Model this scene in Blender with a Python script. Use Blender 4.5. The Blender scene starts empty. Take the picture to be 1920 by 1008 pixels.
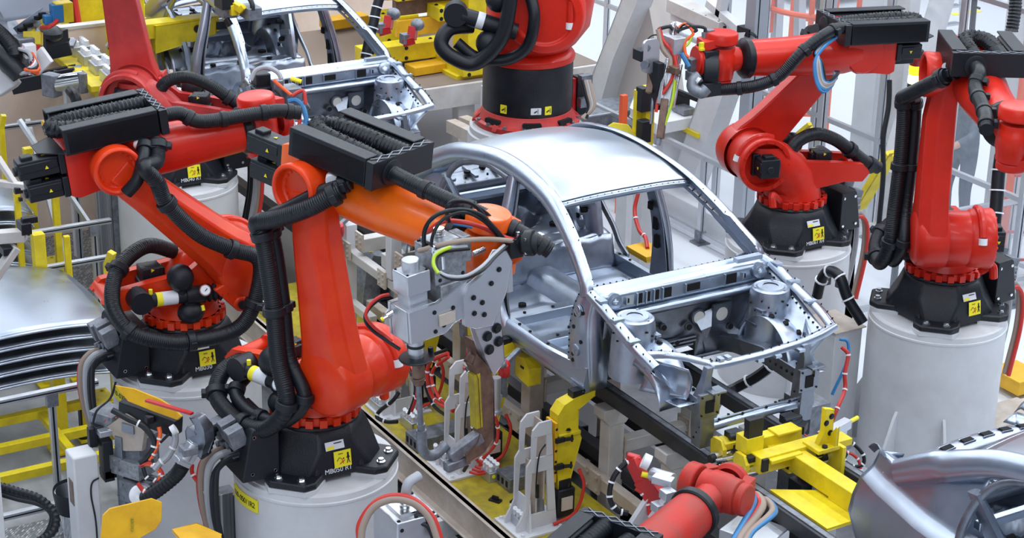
import bpy, math, random
from mathutils import Vector, Matrix, Euler
import mathutils.geometry as mgeo
random.seed(7)
SC = bpy.context.scene
COL = SC.collection
PI = math.pi
R = math.radians
def V(*a): return Vector(a)

# ------------------------------------------------------------------ camera
cam_d = bpy.data.cameras.new('camera'); cam = bpy.data.objects.new('camera', cam_d); COL.objects.link(cam)
cam_d.sensor_width = 36; cam_d.lens = 3599.17/1920*36; cam_d.clip_end = 200
FWD = Vector((-0.7953, 0.4799, -0.3704)).normalized()
RGT = Vector((0.509, 0.8605, 0.0212)); RGT = (RGT - FWD*RGT.dot(FWD)).normalized()
UPV = RGT.cross(FWD).normalized()
CAMP = Vector((0, 0, 7.223))
m = Matrix((RGT, UPV, -FWD)).transposed().to_4x4(); m.translation = CAMP
cam.matrix_world = m
cam_d.dof.use_dof = False
SC.camera = cam
# ------------------------------------------------------------------ colour management
SC.view_settings.view_transform = 'Standard'; SC.view_settings.look = 'None'
SC.view_settings.gamma = 1; SC.view_settings.use_curve_mapping = False
SC.view_settings.exposure = -0.07
# ------------------------------------------------------------------ world: cool daylight through a glazed hall roof
wd = bpy.data.worlds.new('hall_daylight'); SC.world = wd; wd.use_nodes = True
nt = wd.node_tree; nt.nodes.clear()
wo = nt.nodes.new('ShaderNodeOutputWorld'); bg = nt.nodes.new('ShaderNodeBackground')
tc = nt.nodes.new('ShaderNodeTexCoord'); sp = nt.nodes.new('ShaderNodeSeparateXYZ'); cr = nt.nodes.new('ShaderNodeValToRGB')
nt.links.new(tc.outputs['Generated'], sp.inputs[0]); nt.links.new(sp.outputs['Z'], cr.inputs[0])
e = cr.color_ramp.elements
e[0].position = 0.0; e[0].color = (.10, .115, .15, 1)
e[1].position = 1.0; e[1].color = (.42, .51, .66, 1)
x = cr.color_ramp.elements.new(.25); x.color = (.26, .31, .41, 1)
x = cr.color_ramp.elements.new(.55); x.color = (.20, .24, .32, 1)
nt.links.new(cr.outputs[0], bg.inputs[0]); bg.inputs[1].default_value = 1.0
nt.links.new(bg.outputs[0], wo.inputs[0])
# ------------------------------------------------------------------ the hall's own ceiling lamps
def area(name, loc, sx, sy, power, rot=(0, 0, 0), col=(.93, .97, 1)):
    l = bpy.data.lights.new(name, 'AREA'); l.shape = 'RECTANGLE'; l.size = sx; l.size_y = sy
    l.energy = power; l.color = col
    o = bpy.data.objects.new(name, l); COL.objects.link(o); o.location = loc; o.rotation_euler = rot
    return o
for i, yy in enumerate((-1.5, 3.0, 7.5, 12.0, 17)):
    for j, xx in enumerate((-27, -19, -11, -3)):
        area("ceiling_lamp", (xx, yy, 11.5), 6.0, .7, 230 if i < 3 else 330, col=(.88, .94, 1))
area('camera_side_fill', (7, -6, 10), 16, 5, 800, (R(62), 0, R(52)), (.90, .95, 1))  # fill light added behind the camera to brighten camera-facing sides
area('roof_skylight', (-15, 27, 13), 26, 7, 2000, (R(-38), 0, 0), (.90, .96, 1))
area('roof_skylight', (-34, 8, 12), 6, 24, 900, (0, R(-50), 0), (.90, .95, 1))

# ------------------------------------------------------------------ materials
MT = {}
def mat(name, col, rough=.5, metal=0, noise=0, nscale=6, bump=0, bscale=60, coat=0, col2=None, emis=0, alpha=1, trans=0, spec=.5, rvar=0):
    if name in MT: return MT[name]
    m = bpy.data.materials.new(name); m.use_nodes = True
    nt = m.node_tree; b = nt.nodes['Principled BSDF']
    b.inputs['Base Color'].default_value = (*col, 1); b.inputs['Roughness'].default_value = rough
    b.inputs['Metallic'].default_value = metal; b.inputs['Coat Weight'].default_value = coat
    b.inputs['Coat Roughness'].default_value = .12
    b.inputs['Specular IOR Level'].default_value = spec
    b.inputs['Alpha'].default_value = alpha; b.inputs['Transmission Weight'].default_value = trans
    if emis: b.inputs['Emission Color'].default_value = (*col, 1); b.inputs['Emission Strength'].default_value = emis
    if noise or rvar:
        t = nt.nodes.new('ShaderNodeTexCoord'); n = nt.nodes.new('ShaderNodeTexNoise')
        n.inputs['Scale'].default_value = nscale; n.inputs['Detail'].default_value = 6; n.inputs['Roughness'].default_value = .65
        nt.links.new(t.outputs['Object'], n.inputs['Vector'])
        if noise:
            r = nt.nodes.new('ShaderNodeValToRGB')
            c2 = col2 or tuple(c*.55 for c in col)
            r.color_ramp.elements[0].position = .5-noise*.4; r.color_ramp.elements[0].color = (*c2, 1)
            r.color_ramp.elements[1].position = .5+.12; r.color_ramp.elements[1].color = (*col, 1)
            nt.links.new(n.outputs[0], r.inputs[0]); nt.links.new(r.outputs[0], b.inputs['Base Color'])
        if rvar:
            q = nt.nodes.new('ShaderNodeMapRange'); q.inputs[1].default_value = .3; q.inputs[2].default_value = .7
            q.inputs[3].default_value = rough-rvar; q.inputs[4].default_value = rough+rvar
            nt.links.new(n.outputs[0], q.inputs[0]); nt.links.new(q.outputs[0], b.inputs['Roughness'])
    if bump:
        t = nt.nodes.new('ShaderNodeTexCoord'); n = nt.nodes.new('ShaderNodeTexNoise'); n.inputs['Scale'].default_value = bscale
        n.inputs['Detail'].default_value = 3
        p = nt.nodes.new('ShaderNodeBump'); p.inputs['Strength'].default_value = bump; p.inputs['Distance'].default_value = .004
        nt.links.new(t.outputs['Object'], n.inputs['Vector']); nt.links.new(n.outputs[0], p.inputs['Height']); nt.links.new(p.outputs[0], b.inputs['Normal'])
    MT[name] = m; return m
RED = mat('robot_red_paint', (.66, .020, .006), .38, coat=.12, spec=.35, noise=.35, nscale=3, col2=(.56, .016, .007), bump=.15)
ORG = mat('robot_orange_paint', (.92, .155, .003), .34, coat=.15, noise=.3, nscale=3, col2=(.84, .10, .004), bump=.12)
ORED = mat('robot_orange_red_paint', (.76, .052, .004), .37, coat=.12, spec=.35, noise=.3, nscale=3, col2=(.68, .026, .006), bump=.12)
FRED = mat('faded_red_paint', (.56, .04, .034), .48, coat=.08, spec=.4, noise=.5, nscale=4, col2=(.38, .022, .024), bump=.2)
WRED = mat('scuffed_red_paint', (.52, .022, .014), .5, noise=.5, nscale=7, col2=(.34, .05, .035), spec=.35, bump=.3)
BLK = mat('black_cast_paint', (.007, .008, .012), .42, spec=.4, noise=.3, nscale=8, col2=(.012, .014, .02), bump=.5, bscale=140)
BPL = mat('black_plastic', (.009, .011, .016), .45, spec=.4, bump=.3, bscale=200)
RUB = mat('black_rubber_hose', (.006, .008, .012), .42, spec=.4)
DRK = mat('dark_cavity', (.003, .003, .004), .9)
WHT = mat('white_pedestal_paint', (.64, .65, .67), .5, noise=.3, nscale=2.2, col2=(.57, .57, .585), bump=.1)
GRY = mat('light_grey_steel_paint', (.58, .565, .545), .5, noise=.4, nscale=3, col2=(.46, .43, .40))
TANP = mat('warm_grey_frame_paint', (.56, .50, .44), .55, noise=.45, nscale=3, col2=(.38, .30, .23))
YEL = mat('yellow_fixture_paint', (.80, .63, .012), .42, noise=.35, nscale=5, col2=(.62, .47, .012), bump=.1)
YELD = mat('dirty_yellow_paint', (.50, .39, .015), .55, noise=.6, nscale=5, col2=(.20, .15, .03), bump=.2)
AMB = mat('amber_yellow_paint', (.82, .45, .008), .45, noise=.3, nscale=4, col2=(.66, .34, .01))
STL = mat('bare_car_body_steel', (.46, .52, .61), .33, 1, rvar=.07, nscale=5, bump=.05, bscale=9)
STP = mat('pressed_panel_steel', (.47, .52, .60), .40, 1, rvar=.1, nscale=7, noise=.4, col2=(.36, .40, .48), bump=.35, bscale=12)
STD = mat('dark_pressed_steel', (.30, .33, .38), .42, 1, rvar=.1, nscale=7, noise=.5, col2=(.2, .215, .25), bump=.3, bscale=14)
ROOFM = mat('roof_skin_steel', (.50, .54, .60), .34, 1, rvar=.03, nscale=2)
ALU = mat('machined_aluminium', (.56, .58, .62), .38, .85, rvar=.1, nscale=20)
ALD = mat('grey_cast_metal', (.27, .29, .33), .5, .6, noise=.4, nscale=14)
CHR = mat('polished_steel', (.75, .76, .78), .18, 1)
COP = mat('brown_copper_casting', (.22, .14, .10), .5, .5, noise=.6, nscale=12, col2=(.10, .06, .05))
CTAN = mat('tan_hose_rubber', (.33, .25, .20), .6)
CRED = mat('red_cable', (.55, .03, .02), .4)
CORG = mat('orange_cable', (.85, .12, .02), .4)
CBLU = mat('blue_cable', (.03, .19, .42), .4)
CGRY = mat('grey_cable', (.38, .39, .42), .45)
CGRN = mat('yellow_green_earth_cable', (.45, .62, .03), .45)
WPL = mat('white_plastic', (.80, .82, .85), .4)
LYEL = mat('yellow_sticker', (.90, .78, .02), .5)
LWHT = mat('white_sticker', (.72, .74, .78), .5)
CREDP = mat('red_clamp_paint', (.50, .012, .012), .4, coat=.2)
TAN = mat('tan_board', (.74, .60, .50), .75, noise=.3, nscale=1.5, col2=(.66, .50, .40))
OLAD = mat('orange_ladder_paint', (.80, .10, .02), .45)
BLUP = mat('blue_plastic', (.02, .16, .38), .4)
BEAM = mat('black_rail_steel', (.030, .034, .042), .42, .3, noise=.4, nscale=6, col2=(.05, .05, .055))
GLS = mat('clear_polycarbonate', (.80, .86, .92), .08, alpha=.10, spec=.4)
SMK = mat('hall_glass', (.35, .44, .58), .1, alpha=.6)
def concrete():
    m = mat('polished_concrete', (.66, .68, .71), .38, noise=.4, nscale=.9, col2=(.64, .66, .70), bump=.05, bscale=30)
    return m
CON = concrete()
SHFLR = mat('worn_floor_painted_shade', (.17, .175, .19), .4, noise=.6, nscale=3, col2=(.07, .07, .08))  # worn floor, darkened further to paint in the shade under the line
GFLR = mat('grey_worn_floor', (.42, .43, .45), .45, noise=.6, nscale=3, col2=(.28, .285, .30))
def diamond():
    m = bpy.data.materials.new('diamond_plate'); m.use_nodes = True; nt = m.node_tree; b = nt.nodes['Principled BSDF']
    b.inputs['Metallic'].default_value = .8; b.inputs['Roughness'].default_value = .42
    t = nt.nodes.new('ShaderNodeTexCoord'); mp = nt.nodes.new('ShaderNodeMapping'); mp.inputs['Rotation'].default_value = (0, 0, R(45))
    nt.links.new(t.outputs['Object'], mp.inputs[0])
    w = nt.nodes.new('ShaderNodeTexBrick'); w.inputs['Scale'].default_value = 9; w.inputs['Mortar Size'].default_value = .035
    w.inputs['Mortar Smooth'].default_value = .3; w.inputs['Brick Width'].default_value = .34; w.inputs['Row Height'].default_value = .16
    w.inputs['Color1'].default_value = (1, 1, 1, 1); w.inputs['Color2'].default_value = (.2, .2, .2, 1); w.inputs['Mortar'].default_value = (0, 0, 0, 1)
    nt.links.new(mp.outputs[0], w.inputs[0])
    r = nt.nodes.new('ShaderNodeValToRGB'); r.color_ramp.elements[0].color = (.22, .23, .25, 1); r.color_ramp.elements[1].color = (.72, .73, .75, 1)
    r.color_ramp.elements[0].position = .4
    nt.links.new(w.outputs[0], r.inputs[0]); nt.links.new(r.outputs[0], b.inputs['Base Color'])
    p = nt.nodes.new('ShaderNodeBump'); p.inputs['Strength'].default_value = .6; nt.links.new(w.outputs[0], p.inputs['Height']); nt.links.new(p.outputs[0], b.inputs['Normal'])
    MT['diamond'] = m; return m
DIA = diamond()

# ------------------------------------------------------------------ mesh builder
def frame(z, hint=None):
    z = z.normalized()
    h = hint or (V(0, 0, 1) if abs(z.z) < .95 else V(1, 0, 0))
    x = h.cross(z)
    if x.length < 1e-6: x = V(0, 1, 0).cross(z)
    x.normalize(); y = z.cross(x)
    return x, y, z
def catmull(pts, n=6):
    pts = [Vector(p) for p in pts]
    if len(pts) < 3: return pts
    P = [pts[0]*2-pts[1]]+pts+[pts[-1]*2-pts[-2]]; out = []
    for i in range(1, len(P)-2):
        a, b, c, d = P[i-1:i+3]
        for k in range(n):
            t = k/n; t2 = t*t; t3 = t2*t
            out.append(.5*((2*b)+(c-a)*t+(2*a-5*b+4*c-d)*t2+(3*b-a-3*c+d)*t3))
    out.append(pts[-1]); return out
class MB:
    def __init__(s): s.v = []; s.f = []; s.m = []; s.T = None; s.mi = 0
    def put(s, vs, fs):
        b = len(s.v)
        for p in vs:
            p = Vector(p); s.v.append(s.T @ p if s.T is not None else p)
        for f in fs: s.f.append([i+b for i in f]); s.m.append(s.mi)
        return s
    def box(s, c, sz, rot=None, taper=1):
        hx, hy, hz = sz[0]/2, sz[1]/2, sz[2]/2; c = Vector(c)
        vs = []
        for z in (-hz, hz):
            k = 1 if z < 0 else taper
            for x, y in ((-hx, -hy), (hx, -hy), (hx, hy), (-hx, hy)):
                p = V(x*k, y*k, z)
                if rot is not None: p = rot @ p
                vs.append(c+p)
        return s.put(vs, [(3, 2, 1, 0), (4, 5, 6, 7), (0, 1, 5, 4), (1, 2, 6, 5), (2, 3, 7, 6), (3, 0, 4, 7)])
    def beam(s, a, b, w, h, hint=None):
        a = Vector(a); b = Vector(b); x, y, z = frame(b-a, hint)
        vs = [p+x*i*w/2+y*j*h/2 for p in (a, b) for i, j in ((-1, -1), (1, -1), (1, 1), (-1, 1))]
        return s.put(vs, [(3, 2, 1, 0), (4, 5, 6, 7), (0, 1, 5, 4), (1, 2, 6, 5), (2, 3, 7, 6), (3, 0, 4, 7)])
    def cyl(s, a, b, r0, r1=None, n=20, cap=True):
        r1 = r0 if r1 is None else r1; a = Vector(a); b = Vector(b); x, y, z = frame(b-a)
        vs = [p+(x*math.cos(2*PI*i/n)+y*math.sin(2*PI*i/n))*r for p, r in ((a, r0), (b, r1)) for i in range(n)]
        fs = [(i, (i+1) % n, n+(i+1) % n, n+i) for i in range(n)]
        if cap: fs += [tuple(range(n))[::-1], tuple(range(n, 2*n))]
        return s.put(vs, fs)
    def lathe(s, a, d, prof, n=28, cap=True):
        """prof = [(dist along d, radius)]"""
        a = Vector(a); x, y, z = frame(Vector(d)); k = len(prof)
        vs = [a+z*t+(x*math.cos(2*PI*i/n)+y*math.sin(2*PI*i/n))*r for t, r in prof for i in range(n)]
        fs = [(j*n+i, j*n+(i+1) % n, (j+1)*n+(i+1) % n, (j+1)*n+i) for j in range(k-1) for i in range(n)]
        if cap: fs += [tuple(range(n))[::-1], tuple(range((k-1)*n, k*n))]
        return s.put(vs, fs)
    def tube(s, pts, r, n=10, sm=6, rib=0, pitch=.02, cap=True):
        """rib > 0 makes a corrugated hose"""
        P = catmull(pts, sm) if sm else [Vector(p) for p in pts]
        if rib:
            L = [0]
            for i in range(1, len(P)): L.append(L[-1]+(P[i]-P[i-1]).length)
            step = pitch/2; k = max(4, int(L[-1]/step)); Q = []; j = 0
            for i in range(k+1):
                d = L[-1]*i/k
                while j < len(L)-2 and L[j+1] < d: j += 1
                t = (d-L[j])/max(1e-9, L[j+1]-L[j]); Q.append(P[j].lerp(P[j+1], min(1, t)))
            P = Q
        rings = []; x = None
        for i, p in enumerate(P):
            t = (P[min(i+1, len(P)-1)]-P[max(i-1, 0)])
            if t.length < 1e-9: t = V(0, 0, 1)
            t.normalize()
            if x is None: x, y, _ = frame(t)
            else:
                x = (x-t*x.dot(t)); x.normalize(); y = t.cross(x)
            rr = r*(1-rib*(i % 2)) if rib else r
            rings += [p+(x*math.cos(2*PI*q/n)+y*math.sin(2*PI*q/n))*rr for q in range(n)]
        k = len(P)
        fs = [(j*n+i, j*n+(i+1) % n, (j+1)*n+(i+1) % n, (j+1)*n+i) for j in range(k-1) for i in range(n)]
        if cap: fs += [tuple(range(n))[::-1], tuple(range((k-1)*n, k*n))]
        return s.put(rings, fs)
    def loft(s, secs, cap=True, closed=True):
        n = len(secs[0]); vs = [p for q in secs for p in q]; fs = []
        for j in range(len(secs)-1):
            for i in range(n if closed else n-1):
                fs.append((j*n+i, j*n+(i+1) % n, (j+1)*n+(i+1) % n, (j+1)*n+i))
        if cap and closed: fs += [tuple(range(n))[::-1], tuple(range((len(secs)-1)*n, len(secs)*n))]
        return s.put(vs, fs)
    def prism(s, poly, fn, a, b):
        """poly 2D points; fn(u,v,w)->Vector; extruded from w=a to w=b (concave polygons allowed)"""
        n = len(poly); vs = [fn(u, v, w) for w in (a, b) for u, v in poly]
        tri = mgeo.tessellate_polygon([[V(u, v, 0) for u, v in poly]])
        fs = [(i, (i+1) % n, n+(i+1) % n, n+i) for i in range(n)]
        fs += [tuple(t) for t in tri]+[tuple(i+n for i in reversed(t)) for t in tri]
        return s.put(vs, fs)
    def ball(s, c, r, sc=(1, 1, 1), n=14):
        c = Vector(c); vs = []; fs = []
        for j in range(1, n//2):
            th = PI*j/(n//2)
            for i in range(n): vs.append(c+V(r*sc[0]*math.sin(th)*math.cos(2*PI*i/n), r*sc[1]*math.sin(th)*math.sin(2*PI*i/n), r*sc[2]*math.cos(th)))
        k = n//2-1
        for j in range(k-1):
            for i in range(n): fs.append((j*n+i, (j+1)*n+i, (j+1)*n+(i+1) % n, j*n+(i+1) % n))
        vs += [c+V(0, 0, r*sc[2]), c-V(0, 0, r*sc[2])]; t = len(vs)-2
        for i in range(n): fs.append((t, i, (i+1) % n)); fs.append((t+1, (k-1)*n+(i+1) % n, (k-1)*n+i))
        return s.put(vs, fs)
    def grid(s, fn, nu, nv, skip=None):
        vs = [fn(i/nu, j/nv) for j in range(nv+1) for i in range(nu+1)]
        fs = [(j*(nu+1)+i, j*(nu+1)+i+1, (j+1)*(nu+1)+i+1, (j+1)*(nu+1)+i) for j in range(nv) for i in range(nu) if not (skip and skip((i+.5)/nu, (j+.5)/nv))]
        return s.put(vs, fs)
    def dots(s, pts, nrm, r=.006, h=.002, n=8, mi=None):
        o = s.mi
        if mi is not None: s.mi = mi
        nrm = Vector(nrm).normalized()
        for p in pts: s.cyl(Vector(p)-nrm*h, Vector(p)+nrm*h, r, n=n)
        s.mi = o; return s
    def bolts(s, pts, nrm, r=.012, h=.012):
        nrm = Vector(nrm).normalized()
        for p in pts:
            s.cyl(Vector(p), Vector(p)+nrm*h*.3, r*1.5, n=10); s.cyl(Vector(p), Vector(p)+nrm*h, r, n=6)
        return s
def rrect(w, h, r, n=3):
    out = []
    for cx, cy, a in ((w/2-r, h/2-r, 0), (-w/2+r, h/2-r, 90), (-w/2+r, -h/2+r, 180), (w/2-r, -h/2+r, 270)):
        for k in range(n+1):
            t = R(a+90*k/n); out.append((cx+r*math.cos(t), cy+r*math.sin(t)))
    return out
def tag(o, label=None, cat=None, group=None, kind=None):
    if label: o['label'] = label
    if cat: o['category'] = cat
    if group: o['group'] = group
    if kind: o['kind'] = kind
    return o
SPLIT = {'black_clamp', 'arm', 'grey_links', 'cable_gland', 'red_clamp', 'yellow_finger', 'silver_cylinder', 'black_parts', 'grey_parts', 'windscreen_header', 'locating_pad', 'side_bracket', 'brown_plate', 'grey_valve', 'copper_arm', 'round_cap', 'corner_bracket', 'post_foot', 'end_cap', 'electrode', 'diamond_cover', 'apron', 'blue_block', 'yellow_block', 'guide_rail', 'body', 'post', 'brace', 'roller_hub', 'black_block', 'bolt', 'cap_screw', 'cover_plate', 'grey_knuckle', 'flange_bolt', 'saddle', 'side_channel', 'white_plate', 'shoulder_bolt', 'wrist_flange', 'red_cable', 'hose_clamp', 'swivel_clip', 'sensor_bracket'}
def obj(name, mb, mats, parent=None, **k):
    if name in SPLIT and parent is not None: return objsplit(name, mb, mats, parent, **k)[0]
    return obj1(name, mb, mats, parent, **k)
def obj1(name, mb, mats, parent=None, bevel=0, ang=35, solid=0, world=True, sub=0, local=False):
    """link a mesh object. Vertices are in the coordinates of the top-level thing when local, else world."""
    if not isinstance(mats, (list, tuple)): mats = [mats]
    me = bpy.data.meshes.new(name)
    vs = mb.v
    root = parent
    while root is not None and root.parent is not None: root = root.parent
    if not local:
        if root is not None:
            inv = root.matrix_basis.inverted(); vs = [inv @ v for v in vs]
            org = V(0, 0, 0)
        else:
            xs = [v.x for v in vs]; ys = [v.y for v in vs]; zs = [v.z for v in vs]
            org = V((min(xs)+max(xs))/2, (min(ys)+max(ys))/2, min(zs)); vs = [v-org for v in vs]
    else: org = V(0, 0, 0)
    me.from_pydata([tuple(v) for v in vs], [], mb.f)
    for mm in mats: me.materials.append(mm)
    if len(mats) > 1: me.polygons.foreach_set('material_index', mb.m)
    me.polygons.foreach_set('use_smooth', [True]*len(me.polygons))
    me.validate()
    try: me.set_sharp_from_angle(angle=R(ang))
    except Exception: pass
    o = bpy.data.objects.new(name, me); COL.objects.link(o)
    if parent is not None: o.parent = parent
    else: o.location = org
    if solid:
        md = o.modifiers.new('thickness', 'SOLIDIFY'); md.thickness = solid; md.offset = 0
    if bevel:
        md = o.modifiers.new('bevel', 'BEVEL'); md.width = bevel; md.segments = 2; md.limit_method = 'ANGLE'; md.angle_limit = R(40); md.harden_normals = False
    return o
def objsplit(name, mb, mats, parent=None, **k):
    """one object per separate piece of the mesh (pieces whose boxes overlap stay together)"""
    n = len(mb.v); p = list(range(n))
    def find(i):
        while p[i] != i: p[i] = p[p[i]]; i = p[i]
        return i
    for f in mb.f:
        a = find(f[0])
        for i in f[1:]: p[find(i)] = a
    isl = {}
    for i in range(n): isl.setdefault(find(i), []).append(i)
    bb = []
    for r_, vs in isl.items():
        lo = [min(mb.v[i][q] for i in vs) for q in range(3)]; hi = [max(mb.v[i][q] for i in vs) for q in range(3)]
        bb.append([lo, hi, vs])
    ch = True
    while ch:
        ch = False
        for i in range(len(bb)):
            for j in range(i+1, len(bb)):
                if all(bb[i][0][q] <= bb[j][1][q]+1e-4 and bb[j][0][q] <= bb[i][1][q]+1e-4 for q in range(3)):
                    bb[i][0] = [min(bb[i][0][q], bb[j][0][q]) for q in range(3)]; bb[i][1] = [max(bb[i][1][q], bb[j][1][q]) for q in range(3)]
                    bb[i][2] = bb[i][2]+bb[j][2]; bb.pop(j); ch = True; break
            if ch: break
    own = {}
    for gi, (_, _, vs) in enumerate(bb):
        for i in vs: own[i] = gi
    out = []
    fs = [[] for _ in bb]
    for f, mi in zip(mb.f, mb.m): fs[own[f[0]]].append((f, mi))
    for gi, (_, _, vs) in enumerate(bb):
        q = MB(); mp = {i: k_ for k_, i in enumerate(vs)}; q.v = [mb.v[i] for i in vs]
        q.f = [[mp[i] for i in f] for f, _ in fs[gi]]; q.m = [mi for _, mi in fs[gi]]
        out.append(obj1(name, q, mats, parent, **k))
    return out
def thing(name, label, cat, loc=(0, 0, 0), rz=0, group=None, scale=1):
    o = bpy.data.objects.new(name, None); COL.objects.link(o); o.empty_display_size = .2
    o.location = loc; o.rotation_euler = (0, 0, rz); o.scale = (scale,)*3
    o.matrix_basis = Matrix.Translation(Vector(loc)) @ Matrix.Rotation(rz, 4, 'Z') @ Matrix.Scale(scale, 4)
    return tag(o, label, cat, group)
def copy_tree(o, parent=None):
    c = o.copy(); COL.objects.link(c)
    if parent is not None: c.parent = parent
    for ch in list(o.children): copy_tree(ch, c)
    return c
def text_mesh(txt, size, T, mats, parent, name='lettering', ext=.0008):
    cu = bpy.data.curves.new('t', 'FONT'); cu.body = txt; cu.size = size; cu.extrude = ext; cu.align_x = 'CENTER'; cu.align_y = 'CENTER'
    o = bpy.data.objects.new('t', cu); COL.objects.link(o)
    dg = bpy.context.evaluated_depsgraph_get(); me = bpy.data.meshes.new_from_object(o.evaluated_get(dg))
    b = MB(); b.put([T @ v.co for v in me.vertices], [list(p.vertices) for p in me.polygons])
    bpy.data.objects.remove(o); bpy.data.curves.remove(cu)
    return objsplit(name, b, mats, parent)

# ------------------------------------------------------------------ places read off the photograph (1920 x 1008 pixels)
def _ray(x, y): return FWD+RGT*((x-960)/3599.17)-UPV*((y-504)/3599.17)
def PZ(x, y, z): d = _ray(x, y); return CAMP+d*((z-CAMP.z)/d.z)
def PY(x, y, yy): d = _ray(x, y); return CAMP+d*(yy/d.y)
def PX(x, y, xx): d = _ray(x, y); return CAMP+d*(xx/d.x)
def PD(x, y, w): return CAMP+_ray(x, y)*w
def bbx(b, x0, x1, y0, y1, z0, z1): return b.box(((x0+x1)/2, (y0+y1)/2, (z0+z1)/2), (abs(x1-x0), abs(y1-y0), abs(z1-z0)))
# ------------------------------------------------------------------ robots
def sticker(parent, T, w=.11, h=.10, white=True):
    """yellow warning sticker with walking figure; T maps local (x right, y up, z out) to robot-local coordinates"""
    b = MB(); b.T = T
    b.box((0, 0, .001), (w, h, .003)); b.mi = 1
    x = w*.32; b.ball((x, h*.27, .003), h*.07, (1, 1, .2), 8); b.box((x, h*.08, .003), (w*.10, h*.26, .003))
    for s in (-1, 1):
        b.beam((x, -h*.03, .003), (x+s*w*.08, -h*.32, .003), .003, h*.07, V(0, 0, 1)); b.beam((x, h*.17, .003), (x+s*w*.10, h*.0, .003), .003, h*.05, V(0, 0, 1))
    b.mi = 2
    b.beam((-w*.2, -h*.3, .003), (w*.12, -h*.1, .003), .003, h*.07, V(0, 0, 1)); b.beam((-w*.05, -h*.02, .003), (w*.03, -h*.3, .003), .003, h*.06, V(0, 0, 1))
    b.ball((w*.05, -.0, .003), h*.06, (1, 1, .2), 8); b.mi = 1
    for k in range(3): b.box((-w*.2+k*w*.09, h*.32, .003), (w*.05, h*.06, .003))
    b.beam((-w*.35, -h*.1, .003), (-w*.2, h*.1, .003), .003, h*.03, V(0, 0, 1)); b.beam((-w*.2, h*.1, .003), (-w*.05, -h*.0, .003), .003, h*.03, V(0, 0, 1))
    return obj('warning_sticker', b, [LYEL, BLK, CREDP], parent, local=True)
def tri_mark(b, T):
    o = b.T; b.T = T; b.put([(-.012, -.010, 0), (.012, -.010, 0), (0, .012, 0), (-.012, -.010, .002), (.012, -.010, .002), (0, .012, .002)], [(3, 4, 5), (0, 1, 4, 3), (1, 2, 5, 4), (2, 0, 3, 5)]); b.T = o
def motor_block(name, parent, T, L=.26, w=.13, h=.12, marks=True, mat_=None):
    """black servo motor; runs along local -x from the origin"""
    b = MB(); b.T = T
    b.box((-.02, 0, 0), (.04, w*1.08, h*1.08)); b.box((-.04-L*.45, 0, 0), (L*.9, w*.92, h*.92)); b.box((-.04-L*.45, 0, h*.1), (L*.86, w*1.0, h*.45))
    b.box((-L*1.0, 0, 0), (.03, w*.8, h*.8)); b.cyl((-L*1.02, 0, -.01), (-L*1.02-.03, 0, -.01), .03, n=12); b.box((-L*.8, 0, h*.52), (.07, w*.5, .03))
    o = obj(name, b, mat_ or BPL, parent, bevel=.006, local=True)
    c = MB()
    if marks:
        for k, (px, sy) in enumerate(((-.12, 1), (-.12, -1))):
            tri_mark(c, T @ Matrix.Translation((px, sy*(w*.5+.002), 0)) @ Matrix.Rotation(sy*-PI/2, 4, 'X'))
        tri_mark(c, T @ Matrix.Translation((-.12, 0, h*.47+.002)))
        objsplit('warning_mark', c, LYEL, o, local=True)
    return o
def clamp(b, p, d, r, w=.045):
    d = Vector(d).normalized(); b.cyl(Vector(p)-d*w/2, Vector(p)+d*w/2, r*1.28, n=16)
    x, y, z = frame(d); b.box(Vector(p)+x*r*1.35, (.035, .05, .04), Matrix((x, y, z)).transposed())
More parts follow.
